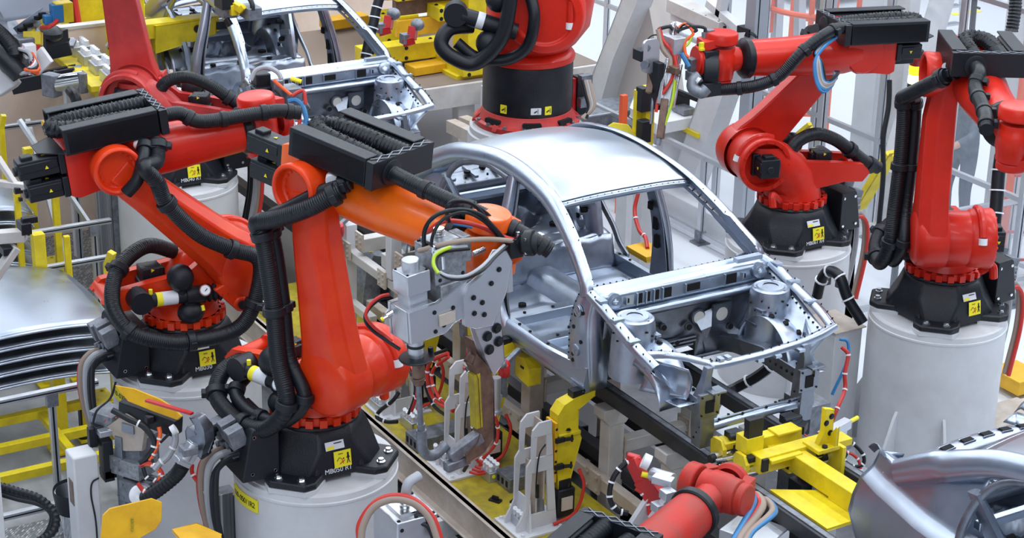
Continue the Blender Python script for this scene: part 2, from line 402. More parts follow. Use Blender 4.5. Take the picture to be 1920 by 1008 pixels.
def robot(label, base, bdir, phi, be, ga, K=1.1, a4=0, a5=0, red=None, armm=None, writing=None, hose_n=.2, box=True, hoses=True, tool=None, wristlen=True, arm=True, stk=1, link_hose=None, box_len=.82, boxh=.27, cb=True, arm_hose=True, group=None, wrist=True, mtr=(0, 1, 2), bfr=.16, w5=1.2, rear=False):
    red = red or RED; armm = armm or red
    t = thing('industrial_robot', label, 'robot', base, 0, group or 'articulated welding robots', K)
    rb = Matrix.Rotation(bdir, 4, 'Z'); rp = Matrix.Rotation(phi, 4, 'Z')
    # ---- base frame (black casting)
    b = MB(); b.T = rb
    def octo(z, side, cor):  # side = distance of flats, cor = half length of flat
        return [V(side, -cor, z), V(side, cor, z), V(cor, side, z), V(-cor, side, z), V(-side, cor, z), V(-side, -cor, z), V(-cor, -side, z), V(cor, -side, z)]
    b.loft([octo(.0, .335, .20), octo(.05, .335, .20), octo(.17, .315, .12), octo(.235, .29, .11), octo(.27, .27, .11), octo(.285, .25, .10)])
    for sx in (-1, 1):
        for sy in (-1, 1):
            c = V(sx*.285, sy*.285, 0)
            d = V(sx, sy, 0).normalized(); n_ = V(-d.y, d.x, 0)
            b.loft([[c+d*a+n_*q+V(0, 0, z) for a, q in ((.09, -.11), (.09, .11), (.03, .16), (-.16, .17), (-.16, -.17), (.03, -.16))] for z in (0, .045)])
            # web rising from the foot
            b.loft([[c-d*.03+n_*-.15, c-d*.03+n_*.15, c-d*.18+n_*.18, c-d*.18+n_*-.18], [c-d*.12+n_*-.12+V(0, 0, .20), c-d*.12+n_*.12+V(0, 0, .20), c-d*.20+n_*.12+V(0, 0, .21), c-d*.20+n_*-.12+V(0, 0, .21)]])
    b.cyl((0, 0, .27), (0, 0, .30), .27, n=36)
    bf = obj('base_frame', b, BLK, t, bevel=.012, local=True)
    w = MB(); w.T = rb
    for sx in (-1, 1):
        for sy in (-1, 1):
            d = V(sx, sy, 0).normalized(); n_ = V(-d.y, d.x, 0); c = V(sx*.285, sy*.285, 0)
            lo = c-d*.045+V(0, 0, .055); hi = c-d*.105+V(0, 0, .175)
            out = (hi-lo).cross(n_).normalized()
            if out.dot(d) < 0: out = -out
            pts = rrect(.20, .14, .03, 2); up = (hi-lo).normalized(); mid = (lo+hi)/2
            w.prism(pts, lambda u, v, q, mid=mid, n_=n_, up=up, out=out: mid+n_*u+up*v+out*q, -.03, .006)
    objsplit('base_window', w, DRK, bf, local=True)
    w = MB(); w.T = rb
    for sx in (-1, 1):
        for sy in (-1, 1):
            d = V(sx, sy, 0).normalized(); n_ = V(-d.y, d.x, 0); c = V(sx*.285, sy*.285, .045)
            w.bolts([c+d*.035+n_*.07, c+d*.035-n_*.07], (0, 0, 1), .018, .024)
    objsplit('anchor_bolt', w, CHR, bf, local=True)
    # stickers on the flat side (stk = sign of world X relative to the base)
    def sideT(u, z, tilt, dist):
        return Matrix.Translation((stk*dist, u, z)) @ Matrix.Rotation(stk*PI/2, 4, 'Z') @ Matrix.Rotation(PI/2-tilt, 4, 'X')
    sticker(t, sideT(.02, .115, R(9), .333))
    b = MB(); b.T = sideT(-.02, .2, R(24), .310); b.box((0, 0, 0), (.12, .05, .004)); b.mi = 1; b.box((-.03, -.012, .003), (.045, .018, .002)); b.mi = 2; b.box((.02, .012, .003), (.05, .006, .002))
    obj('type_plate', b, [LWHT, LYEL, BLK], t, local=True)
    if writing:
        T = t.matrix_basis @ sideT(-.01, .05, R(4), .339)
        text_mesh(writing, .042, T, WPL, bf, 'handwriting')
    # ---- connector box at the rear of the base
    b = MB(); b.T = rb
    b.loft([[V(-.33, -.22, z0), V(-.33, .22, z0), V(x1, .20, z0), V(x1, -.20, z0)] for z0, x1 in ((.03, -.56), (.34, -.50), (.36, -.48))])
    bx = obj('connector_box', b, BPL, t, bevel=.008, local=True)
    b = MB(); b.T = rb
    b.bolts([(-.36, .222, .08), (-.50, .212, .08), (-.36, .215, .31), (-.48, .205, .31), (-.36, -.222, .08), (-.50, -.212, .08), (-.36, -.215, .31), (-.48, -.205, .31)], (0, 1, 0), .008, .006)
    objsplit('cover_screw', b, CHR, bx, local=True)
    b = MB(); b.T = rb
    for i, (yy, zz) in enumerate(((-.12, .30), (-.02, .31), (.10, .27))): b.box((-.56, yy, zz), (.10, .075, .12), Matrix.Rotation(R(-18), 3, 'Y'))
    for yy, zz in ((.15, .20), (.15, .14), (.08, .17), (.0, .2), (-.08, .17), (.15, .26)): b.cyl((-.50, yy, zz), (-.575, yy, zz-.01), .022, n=12)
    objsplit('connector', b, ALD, bx, bevel=.004, local=True)
    cab = []
    for k, (yy, zz, mt, rr) in enumerate(((.1, .12, CTAN, .022), (.14, .10, CRED, .016), (0, .15, CGRY, .022), (-.08, .14, RUB, .02), (-.14, .2, RUB, .014))):
        b = MB(); b.T = rb
        b.tube([(-.55, yy, zz), (-.64, yy, zz-.02), (-.69, yy+.01, zz-.12), (-.68, yy+.03, -.25), (-.60, yy+.05, -.6)], rr, 10)
        obj('supply_hose', b, mt, bx, local=True)
    # ---- carousel
    b = MB(); b.T = rp
    b.cyl((0, 0, .295), (0, 0, .35), .245, n=36)
    for i in range(20):
        a = 2*PI*i/20; b.box((.25*math.cos(a), .25*math.sin(a), .325), (.05, .045, .05), Matrix.Rotation(a, 3, 'Z'))
    def ell(cx, cy, z, rx, ry, n=28): return [V(cx+rx*math.cos(2*PI*i/n), cy+ry*math.sin(2*PI*i/n), z) for i in range(n)]
    b.loft([ell(0, 0, .34, .235, .235), ell(.0, .01, .40, .215, .215), ell(.06, .03, .48, .24, .185), ell(.14, .06, .58, .27, .17), ell(.22, .08, .70, .24, .15), ell(.28, .08, .80, .15, .12)])
    # A2 barrel across, with an open ring on the left side
    A = V(.35, 0, .675)
    b.lathe(A+V(0, -.12, 0), (0, 1, 0), [(0, .18), (.02, .19), (.17, .19), (.19, .205), (.29, .21), (.325, .215), (.34, .208), (.34, .175), (.25, .17), (.24, .0)], 40, cap=False)
    # rear fork
    for s in (-1, 1):
        y0 = s*.135
        prof = [(.15, .78), (-.02, .66), (-.30, .63), (-.52, .60), (-.58, .53), (-.52, .46), (-.36, .47), (-.16, .44), (.05, .42), (.25, .50)]
        b.prism(prof, lambda u, v, q, y0=y0: V(u, y0+q, v), -.032, .032)
    b.cyl((-.52, -.165, .53), (-.52, .165, .53), .05, n=20)
    ca = obj('rotating_column', b, red, t, bevel=.010, local=True)
    b = MB(); b.T = rp
    b.bolts([A+V(math.cos(a)*.19, .222, math.sin(a)*.19) for a in [2*PI*i/16 for i in range(16)]], (0, 1, 0), .008, .008)
    b.mi = 1; b.tube([(.22, .22, .38), (.30, .27, .45), (.30, .29, .36)], .03, 8); b.mi = 0
    obj('flange_bolt', b, [red, red], ca, local=True)
    # white-tipped end stop
    b = MB(); b.T = rp
    b.tube([A+V(.205*math.cos(R(a)), .12, .205*math.sin(R(a))) for a in (115, 95, 70, 45, 20)], .03, 10); b.mi = 1
    e0 = A+V(.205*math.cos(R(20)), .12, .205*math.sin(R(20))); b.cyl(e0, e0+V(.01, 0, -.045), .031, n=12)
    obj('end_stop', b, [red, WPL], ca, local=True)
    # axis motors
    motor_block('axis_two_motor', t, rp @ Matrix.Translation(A+V(0, .14, 0)) @ Matrix.Rotation(-PI/2, 4, 'Z'), .14, .17, .16)
    motor_block('axis_one_motor', t, rp @ Matrix.Translation((-.22, 0, .56)) @ Matrix.Rotation(PI/2, 4, 'Y'), .10, .15, .15)
    if rear:
     b = MB(); b.T = rp; b.tube([(.12, .10, .66), (.04, .09, .80), (-.12, .07, .85), (-.30, .05, .79), (-.46, .03, .68), (-.62, .02, .56), (-.74, .0, .50)], .052, 16, 8, .045, .013)
     h0 = obj('rear_hose', b, RUB, t, local=True)
     b = MB(); b.T = rp; clamp(b, (-.46, .03, .68), (-.16, -.02, -.12), .052, .05); clamp(b, (-.66, .01, .535), (-.16, -.02, -.10), .052, .06); objsplit('hose_clamp', b, BPL, h0, local=True)
    # ---- gas counterbalance
    ub = V(math.cos(be), 0, math.sin(be)); un = V(-math.sin(be), 0, math.cos(be))
    A3 = A+ub*1.15
    def L(tt, n, s): return A+ub*tt+un*n+V(0, s, 0)
    if cb:
        p0 = V(-.36, -.25, .55); p1 = V(.30, -.25, .53)
        d = (p1-p0).normalized()
        b = MB(); b.T = rp
        b.cyl(p0+V(0, -.045, 0), p0+V(0, .09, 0), .075, n=24); b.cyl(p0+d*.04, p0+d*.36, .045, n=20); b.cyl(p0+d*.3, p0+d*.42, .058, n=20)
        b.ball(p0+d*.27+V(0, -.0, .13), .088, (1, 1, 1.05), 18); b.cyl(p0+d*.27, p0+d*.27+V(0, 0, .1), .04, n=14)
        b.ball(p0+d*.33+V(0, .0, -.12), .075, (1.2, 1, 1), 18); b.cyl(p0+d*.33, p0+d*.33+V(0, 0, -.1), .04, n=14)
        g = obj('counterbalance', b, BPL, t, local=True)
        b = MB(); b.T = rp; b.tube([p0+d*.42, p0+d*.62], .062, 18, 0, .28, .035); obj('bellows', b, RUB, g, local=True)
        b = MB(); b.T = rp; x, y, z = frame(d)
        b.cyl(p0+d*.10, p0+d*.24, .0465, n=20); b.mi = 1; b.cyl(p0+d*.10, p0+d*.14, .047, n=20); obj('white_label', b, [LWHT, LYEL], g, local=True)
        b = MB(); b.T = rp; q = p0+d*.40+V(0, -.075, .05); b.cyl(q, q+V(0, -.03, .015), .038, n=20); b.mi = 1; b.cyl(q+V(0, -.031, .016), q+V(0, -.033, .017), .031, n=20)
        b.mi = 2; b.beam(q+V(-.012, -.035, .0), q+V(.012, -.035, .028), .003, .004)
        obj('pressure_gauge', b, [CHR, WPL, BLK], g, local=True)
        b = MB(); b.T = rp; b.cyl(p0+d*.07+V(0, 0, .04), p0+d*.07+V(0, 0, .075), .013, n=10); b.cyl(p0+d*.40+V(0, -.03, -.07), p0+d*.40+V(0, -.05, -.10), .013, n=10); objsplit('yellow_cap', b, LYEL, g, local=True)
    # ---- link arm
    b = MB(); b.T = rp
    yo, yi = -.315, -.125
    prof = [(-.02, -.205, .205), (.10, -.20, .20), (.22, -.175, .175), (.36, -.16, .165), (.60, -.145, .15), (.85, -.13, .135), (1.0, -.128, .135), (1.13, -.138, .14)]
    secs = []
    for tt, n0, n1 in prof:
        k = .05
        thick = .0 if tt < .9 else .02
        o_ = yo+thick
        secs.append([L(tt, n0, yi), L(tt, n0, o_+k*1.4), L(tt, n0+k*1.2, o_), L(tt, n1-k*1.2, o_), L(tt, n1, o_+k*1.4), L(tt, n1, yi)])
    b.loft(secs)
    b.lathe(L(0, 0, yi+.02), (0, -1, 0), [(0, .21), (.14, .212), (.19, .20), (.215, .17), (.215, 0)], 40, cap=False)
    b.lathe(L(1.15, 0, yi+.03), (0, -1, 0), [(0, .135), (.10, .14), (.13, .150), (.24, .156), (.255, .150), (.255, .125), (.19, .120), (.185, 0)], 40, cap=False)
    b.cyl(L(-.12, .20, -.32), L(-.12, .20, -.16), .055, n=18)   # counterbalance lug
    b.loft([[L(-.12, .145, y), L(-.12, .255, y), L(.10, .24, y), L(.05, .12, y)] for y in (-.31, -.17)])
    la = obj('link_arm', b, red, t, bevel=.012, local=True, ang=40)
    b = MB(); b.T = rp
    c = L(1.15, 0, yi+.03-.185)
    b.bolts([c+(ub*math.cos(a)+un*math.sin(a))*.101 for a in [2*PI*i/18+.1 for i in range(15)]], (0, -1, 0), .0085, .010)
    b.tube([c+(ub*math.cos(a)+un*math.sin(a))*.06+V(0, -.004, 0) for a in (1.9, 2.4, 2.9, 3.4)], .007, 6)
    obj('cap_screw', b, red, la, local=True)
    b = MB(); b.T = rp; b.cyl(L(-.12, .20, -.345), L(-.12, .20, -.315), .03, n=16); obj('pivot_pin', b, BPL, la, local=True)
    # ---- arm (forearm) frame
    uf = V(math.cos(ga), 0, math.sin(ga)); uu = V(-math.sin(ga), 0, math.cos(ga))
    def F(al, s, h): return A3+uf*al+V(0, s, 0)+uu*(h-.041)
    TF = Matrix((uf, V(0, 1, 0), uu)).transposed().to_4x4(); TF.translation = A3-uu*.041; TF = rp @ TF
    if arm:
        b = MB(); b.T = TF
        b.lathe((0, -.12, .041), (0, 1, 0), [(0, .14), (.015, .152), (.07, .152), (.075, .142), (.10, .142), (.105, .165), (.26, .17), (.28, .155), (.28, 0)], 36, cap=False)
        # housing towards the motors
        b.loft([[V(x, s*w_, h*hh+c_) for s, h in ((-1, -1), (1, -1), (1, 1), (-1, 1))] for x, w_, hh, c_ in ((-.27, .15, .15, .03), (-.22, .16, .17, .03), (-.1, .14, .17, .04), (.05, .13, .16, .03))])
        n = 28
        def ring(x, r, cz=0, sq=1): return [V(x, r*math.cos(2*PI*i/n), cz+r*sq*math.sin(2*PI*i/n)) for i in range(n)]
        b.loft([ring(.02, .165, .03), ring(.12, .175, .02), ring(.25, .172, .01), ring(.40, .160), ring(.60, .148), ring(.86, .140), ring(.905, .138), ring(.91, .10)])
        b.bolts([V(math.cos(a)*.146, -.075, .041+math.sin(a)*.146) for a in [2*PI*i/20 for i in range(20)]], (0, -1, 0), .008, .012)
        for px in (-.2, .12): b.cyl((px, -.12, .14), (px, -.12, .26), .028, n=12); b.cyl((px, .12, .14), (px, .12, .26), .028, n=12)
        fa = obj('forearm', b, armm, t, bevel=.008, local=True, ang=40)
        b = MB(); b.T = TF; b.tube([(.08, -.10, .17), (.13, -.16, .17), (.17, -.21, .15)], .026, 10); b.mi = 1; b.cyl((.17, -.21, .15), (.20, -.245, .145), .036, n=14)
        obj('end_stop', b, [armm, WPL], fa, local=True)
        for k, (sy, hh) in enumerate(((-.07, .10), (-.07, -.055), (.09, .03))):
            if k in mtr: motor_block('wrist_axis_motor', fa, TF @ Matrix.Translation((-.27, sy, hh)), .28-.04*k, .135, .125)
        # wrist
        if wrist:
            b = MB(); b.T = TF
            b.lathe((.90, 0, 0), (1, 0, 0), [(0, .145), (.01, .155), (.05, .155), (.07, .135), (.09, .10)], 28)
            obj('wrist_seal', b, RUB, fa, local=True)
            T4 = TF @ Matrix.Translation((w5-1.2, 0, 0)) @ Matrix.Rotation(a4, 4, 'X')
            b = MB(); b.T = T4
            b.loft([[V(x, r*math.cos(2*PI*i/20), r*math.sin(2*PI*i/20)*q) for i in range(20)] for x, r, q in ((.95, .10, 1), (1.03, .085, 1), (1.10, .10, .9), (1.2, .11, .8))])
            b.lathe((1.2, -.10, 0), (0, 1, 0), [(-.05, .095), (-.04, .108), (.02, .112), (.04, .12), (.14, .12), (.16, .108), (.2, .108)], 32)
            b.bolts([V(1.2+.088*math.cos(a), -.151, .088*math.sin(a)) for a in [2*PI*i/14 for i in range(14)]], (0, -1, 0), .007, .006)
            w1 = obj('wrist_joint', b, armm, fa, bevel=.004, local=True, ang=40)
            T5 = T4 @ Matrix.Translation((1.2, 0, 0)) @ Matrix.Rotation(a5, 4, 'Y')
            b = MB(); b.T = T5
            b.lathe((0, -.145, 0), (0, -1, 0), [(0, .09), (.01, .10), (.05, .10), (.06, .09)], 28)
            b.lathe((0, .125, 0), (0, 1, 0), [(0, .115), (.01, .125), (.075, .125), (.09, .115), (.095, .07)], 32)
            b.loft([[V(.0, s*.19, -.09), V(.0, s*.14, -.09), V(.0, s*.14, .09), V(.0, s*.19, .09)] if q == 0 else [V(.17, s*.16, -.08), V(.17, s*.08, -.08), V(.17, s*.08, .08), V(.17, s*.16, .08)] for s in (1,) for q in (0, 1)])
            b.loft([[V(.0, -.19, -.09), V(.0, -.14, -.09), V(.0, -.14, .09), V(.0, -.19, .09)], [V(.17, -.16, -.08), V(.17, -.08, -.08), V(.17, -.08, .08), V(.17, -.16, .08)]])
            b.lathe((.13, 0, 0), (1, 0, 0), [(0, .10), (.02, .125), (.05, .125), (.055, .11), (.075, .11), (.08, 0)], 28, cap=False)
            obj('wrist_flange', b, armm, w1, bevel=.004, local=True, ang=40)
        # energy supply box on top
        if box:
            x0 = bfr-box_len; hz = boxh; fx = bfr-.16; TB = TF @ Matrix.Translation((fx, 0, 0)); x0 -= fx
            b = MB(); b.T = TB
            def rail(s):
                y0, y1 = (s*.15, s*.25)
                for z0, z1, ya, yb in ((hz-.02, hz+.145, y1, y1+s*-.012), (hz+.135, hz+.147, y0, y1), (hz-.02, hz-.01, y0, y1)):
                    b.box(((x0+.10)/2, (ya+yb)/2, (z0+z1)/2), (.10-x0, abs(yb-ya), z1-z0))
                b.loft([[V(x, y0, hz-.01), V(x, y1, hz-.015), V(x, y1, hz+.13), V(x, y0+s*.04, hz+.14), V(x, y0, hz+.11)] for x in (x0+.02, .10)])
            rail(-1); rail(1)
            b.box(((x0+.1)/2+.05, 0, hz-.012), (.1-x0-.08, .36, .012))
            eb = obj('energy_supply_box', b, BPL, t, bevel=.006, local=True)
            b = MB(); b.T = TB
            b.box((.135, 0, hz+.058), (.05, .51, .16)); b.mi = 1
            for k in range(5):
                y = -.225+k*.09
                b.beam((.112, y, hz+.1415), (.158, y+.09, hz+.1415), .006, .006); b.beam((.158, y, hz+.1415), (.112, y+.09, hz+.1415), .006, .006)
            b.mi = 0; b.lathe((.155, -.10, hz+.05), (1, 0, 0), [(0, .075), (.015, .075), (.02, .055)], 24)
            b.prism([(x0-.14, -.08), (x0+.02, -.2), (x0+.35, -.23), (x0+.35, .23), (x0+.02, .2), (x0-.14, .08)], lambda u, v, q: V(u, v, hz-.02-q), 0, .006)
            obj('cross_member', b, [BPL, ALD], eb, bevel=.004, local=True)
            b = MB(); b.T = TB
            pth = [(.12, .085, hz+.09), (-.05, .085, hz+.09), (x0+.25, .088, hz+.09), (x0+.07, .075, hz+.09), (x0-.01, 0, hz+.09), (x0+.07, -.075, hz+.09), (x0+.25, -.088, hz+.085), (-.05, -.08, hz+.075), (.12, -.08, hz+.06)]
            b.tube(pth, .056, 16, 8, .13, .026); obj('looped_hose', b, RUB, eb, local=True)
            b = MB(); b.T = TB; b.tube(pth[2:-1], .0575, 6, 8, 0)  # spring coil
            co = MB(); co.T = TB; P = catmull(pth[1:-1], 30); turns = 40
            pts = []
            x = None
            for i, p in enumerate(P):
                tt = (P[min(i+1, len(P)-1)]-P[max(i-1, 0)]).normalized()
                if x is None: x, y, _ = frame(tt)
                else: x = (x-tt*x.dot(tt)).normalized(); y = tt.cross(x)
                a = 2*PI*turns*i/len(P); pts.append(p+(x*math.cos(a)+y*math.sin(a))*.060)
            co.tube(pts, .0025, 4, 0); obj('return_spring', co, BPL, eb, local=True)
        if arm_hose:
            b = MB(); b.T = TF
            pth = arm_hose if isinstance(arm_hose, list) else [(bfr-.01, -.10, boxh+.05), (max(.32, bfr+.12), -.10, boxh+.04), (.62, -.14, boxh-.03), (.92, -.16, boxh-.05), (1.12, -.18, boxh-.06), (1.26, -.2, boxh-.10)]
            b.tube(pth, .047, 14, 8, .05, .014)
            ah = obj('wrist_hose', b, RUB, t, local=True)
            b = MB(); b.T = TF; P = catmull(pth, 8)
            for i in range(12, len(P)-2, max(6, len(P)//5)): clamp(b, P[i], P[i+1]-P[i-1], .042, .04)
            objsplit('hose_clamp', b, BPL, ah, bevel=.004, local=True)
    # ---- heavy hoses down the link
    if hoses:
        def pt(s):
            k = s[0]
            return F(*s[1:]) if k == 'f' else (L(*s[1:]) if k == 'l' else V(*s[1:]))
        sets = link_hose or [
            [('f', .28, -.25, .12), ('f', .15, -.36, .0), ('f', -.02, -.42, -.11), ('f', -.15, -.44, -.18), ('l', .90, hose_n+.0, -.42), ('l', .75, hose_n, -.41), ('l', .45, hose_n, -.41), ('l', .15, hose_n+.01, -.42), ('l', -.10, hose_n-.03, -.44), ('b', .05, -.46, .36), ('b', -.14, -.46, .33), ('b', -.30, -.44, .36), ('b', -.44, -.38, .41), ('b', -.49, -.26, .50), ('b', -.42, -.12, .56)],
            [('f', .28, -.18, .15), ('f', .15, -.27, .07), ('f', -.0, -.36, -.06), ('f', -.10, -.38, -.14), ('l', .90, hose_n+.0, -.34), ('l', .75, hose_n, -.33), ('l', .45, hose_n, -.33), ('l', .15, hose_n+.0, -.34), ('l', -.08, hose_n-.10, -.36), ('b', .12, -.38, .40), ('b', -.08, -.38, .36), ('b', -.24, -.36, .38), ('b', -.35, -.30, .43), ('b', -.38, -.12, .5)]]
        rads = (.052, .042)
        for q, path in enumerate(sets):
            P3 = [pt(s) for s in path]; b = MB(); b.T = rp
            r = rads[q % 2]; b.tube(P3, r, 16, 8, .045, .013)
            h = obj('conduit_hose', b, RUB, t, local=True)
            b = MB(); b.T = rp; P = catmull(P3, 8)
            idx = [2] + [8*i for i in range(4, len(P3)-1, 2)]
            for i in idx:
                if i < len(P)-2: clamp(b, P[i], P[i+1]-P[i-1], r, .05)
            objsplit('hose_clamp', b, BPL, h, bevel=.005, local=True)
    W = t.matrix_basis @ rp
    return t, (lambda al, s, h: W @ F(al, s, h)), (lambda tt, n, s: W @ L(tt, n, s)), t.matrix_basis @ TF

def pedestal(label, x, y, r=.55, h=1.3, ribs=(200, 320), writing=None):
    t = thing('robot_pedestal', label, 'pedestal', (x, y, 0), 0, 'white round robot pedestals')
    b = MB(); b.lathe((x, y, 0), (0, 0, 1), [(0, r*.99), (h-.075, r*.99), (h-.07, r*1.0), (h-.055, r*1.0), (h-.05, r*.985), (h-.012, r*.975), (h-.008, r*.93), (h, r*.92)], 64)
    body = obj('column_body', b, WHT, t, ang=30)
    b = MB()
    for sx in (-1, 1):
        for sy in (-1, 1):
            c = V(x+sx*.315, y+sy*.315, h)
            d = V(sx, sy, 0).normalized(); n_ = V(-d.y, d.x, 0)
            b.loft([[c+d*a*1.0+n_*q+V(0, 0, z) for a, q in ((.088, -.13), (.088, .13), (.02, .18), (-.14, .18), (-.14, -.18), (.02, -.18))] for z in (-.012, .03)])
    objsplit('mounting_pad', b, WHT, t, bevel=.004)
    for a in ribs:
        b = MB(); d = V(math.cos(R(a)), math.sin(R(a)), 0); n_ = V(-d.y, d.x, 0); c = V(x, y, 0)
        b.prism([(r-.02, 0), (r+.30, 0), (r+.30, .06), (r+.04, .55), (r-.02, .62)], lambda u, v, q: c+d*u+n_*q+V(0, 0, v), -.012, .012)
        obj('gusset', b, WHT, t)
    return t
# ------------------------------------------------------------------ unpainted car bodies
CU, CV = -10.10, 7.5
def lerp(xs, ys, x):
    if x <= xs[0]: return ys[0]
    for i in range(1, len(xs)):
        if x <= xs[i]:
            t = (x-xs[i-1])/(xs[i]-xs[i-1]); return ys[i-1]+(ys[i]-ys[i-1])*t
    return ys[-1]
def half(z): return lerp([1.4, 1.9, 2.05, 2.2, 2.62, 2.75], [.76, .80, .79, .74, .60, .50], z)
def W(u, v, z): return V(CU+u, CV+v, z)
def sweep(b, pts, secf, sm=5, cap=True):
    """pts: rows (u, v, z, width, thick); width lies in the body side, thick points outwards"""
    P = catmull([V(p[0], p[1], p[2]) for p in pts], sm); S = catmull([V(p[3], p[4], 0) for p in pts], sm)
    secs = []
    for i, p in enumerate(P):
        t = (P[min(i+1, len(P)-1)]-P[max(i-1, 0)]).normalized()
        o = secf(p); o = (o-t*o.dot(t)).normalized(); w = t.cross(o)
        a, h = S[i].x/2, S[i].y/2
        prof = [(-1, -.9), (-.92, .15), (-.62, .8), (0, 1), (.62, .8), (.92, .15), (1, -.9), (.55, -1), (-.55, -1)]
        secs.append([W(*(p+w*a*x+o*h*y)) for x, y in prof])
    return b.loft(secs, cap)
def make_car(label, detail=True):
    t = thing('car_body', label, 'car body', (CU-1.1, CV, 1.43), 0, 'unpainted steel car bodies')
    # ---- roof skin
    def roofp(a, c):
        v = -1+2*c
        uf = -.775+.075*(1-v*v)*1.0; ur = -2.42+.0*v
        u = uf+(ur-uf)*a
        ze = lerp([-2.5, -2.3, -2.12, -1.9, -1.72, -1.37, -1.03, -.77], [2.47, 2.545, 2.61, 2.66, 2.69, 2.70, 2.67, 2.60], u)
        hw = lerp([-2.5, -2.15, -1.72, -1.37, -1.03, -.77], [.555, .545, .525, .52, .535, .565], u)
        crown = .085*(1-abs(v)**2.3)*lerp([0, .1, .4, 1], [.62, .8, 1, .75], a)
        return W(u, v*hw, ze+crown)
    b = MB(); b.grid(roofp, 28, 22)
    roof = obj('roof_panel', b, ROOFM, t, solid=.004, ang=60)
    b = MB()   # front header with flange
    for (d0, d1, zz) in ((.0, .03, -.012), (.03, .05, -.03)):
        b.grid(lambda a, c: (lambda p, q: p+V(0, 0, 0))(roofp(0, c)+V(lerp([0, 1], [-.01 if d0 == 0 else .022, .024 if d0 == 0 else .03], a), 0, lerp([0, 1], [-.004 if d0 == 0 else -.014, -.014 if d0 == 0 else -.05], a)), 0), 2, 20)
    b.grid(lambda a, c: roofp(0, c)+V(-.08*a+.03, 0, -.052-.01*math.sin(a*PI)), 4, 20)
    b.grid(lambda a, c: roofp(1, c)+V(-.06*a, 0, -.03*a), 3, 20)
    pts = [roofp(0, c/20)+V(.02, 0, -.014) for c in range(1, 20)]
    b.dots(pts, (.2, 0, 1), .0035, .003, mi=1)
    obj('windscreen_header', b, [STL, DRK], t, solid=.003)
    for sg in (-1, 1):
        side = 'near' if sg < 0 else 'far'
        out = lambda p, sg=sg: V(0, sg, .55 if p.z > 2.4 else .12)
        # arch : A pillar + roof rail + C pillar
        b = MB()
        rows = [(-.085, .75, 2.16, .10, .07), (-.13, .735, 2.24, .105, .07), (-.27, .70, 2.33, .11, .07), (-.49, .655, 2.46, .115, .07), (-.77, .61, 2.58, .125, .065), (-1.03, .585, 2.64, .13, .06), (-1.37, .57, 2.675, .14, .06), (-1.72, .57, 2.665, .15, .06), (-2.15, .60, 2.585, .16, .06), (-2.43, .625, 2.47, .17, .06), (-2.68, .645, 2.33, .18, .06), (-2.90, .65, 2.20, .16, .06)]
        sweep(b, [(u, sg*v, z, w, h) for u, v, z, w, h in rows], out, 6)
        P = catmull([V(u, v, z) for u, v, z, w, h in rows[1:6]], 7)
        b.dots([W(p.x+.035, sg*(p.y-.035), p.z+.035) for p in P[::3]], (.3, 0, 1), .004, .004, mi=1)
        obj('roof_rail', b, [STL, DRK], t, ang=60)
        # flange inside the door openings
        b = MB(); sweep(b, [(u, sg*(v-.02), z-.075, .05, .012) for u, v, z, w, h in rows[1:10]], out, 4)
        b.dots([W(p.x, sg*(p.y+.0), p.z-.078) for p in catmull([V(u, v, z) for u, v, z, w, h in rows[1:10]], 4)[1::1]], (0, sg, .1), .005, .012, mi=1)
        obj('door_flange', b, [STP, DRK], t)
        # B pillar
        b = MB()
        sweep(b, [(-1.37, sg*.595, 2.62, .085, .06), (-1.33, sg*.665, 2.38, .09, .07), (-1.315, sg*.745, 2.1, .11, .08), (-1.30, sg*.785, 1.85, .14, .08), (-1.28, sg*.78, 1.66, .20, .08), (-1.26, sg*.775, 1.52, .34, .08)], lambda p, sg=sg: V(0, sg, .1), 6)
        for k, (uu, zz) in enumerate(((-1.33, 2.2), (-1.32, 2.05), (-1.31, 1.9))):
            o_ = b.mi; b.mi = 1; hw = .745+.04*(2.1-zz)/.25*1
            b.box(W(uu+.0, sg*(half(zz)-.105), zz), (.05, .02, .10 if k else .06)); b.mi = o_
        obj('centre_pillar', b, [STL, DRK], t, ang=60)
        # inner strip of the centre pillar
        b = MB(); sweep(b, [(-1.37, sg*.56, 2.61, .10, .02), (-1.33, sg*.62, 2.38, .12, .02), (-1.31, sg*.69, 2.1, .15, .02), (-1.30, sg*.72, 1.85, .18, .02), (-1.28, sg*.72, 1.55, .26, .02)], lambda p, sg=sg: V(0, sg, .1), 4)
        obj('pillar_reinforcement', b, STD, t)
        # hinge pillar
        b = MB()
        def hp(a, c, sg=sg):
            z = 1.47+(2.19-1.47)*c
            u0 = lerp([1.47, 1.6, 1.9, 2.19], [-.42, -.30, -.26, -.20], z); u1 = lerp([1.47, 1.6, 1.9, 2.19], [-.02, .0, .0, -.03], z)
            bul = .025*math.sin(a*PI)
            return W(u0+(u1-u0)*a, sg*(half(z)-.03+bul), z)
        b.grid(hp, 8, 12)
        b.dots([hp(.35, .25), hp(.35, .32), hp(.35, .62), hp(.7, .5), hp(.7, .8), hp(.35, .75)], (0, sg, 0), .014, .006, mi=1)
        b.dots([hp(.08, k/14) for k in range(1, 14)], (0, sg, 0), .005, .006, mi=1)
        b.mi = 0
        b.grid(lambda a, c, hp=hp: hp(1, c)+V(0, -sg*.14*a, 0), 2, 10); b.grid(lambda a, c, hp=hp: hp(0, c)+V(.0, -sg*.10*a, 0), 2, 10)
        for zz in (1.75, 2.05): b.lathe(hp(.5, (zz-1.47)/.72), (0, sg, 0), [(-.005, .045), (.012, .04), (.014, .0)], 16, cap=False)
        obj('hinge_pillar', b, [STL, DRK], t, solid=.004)
        # rocker sill with stepped edges
        b = MB()
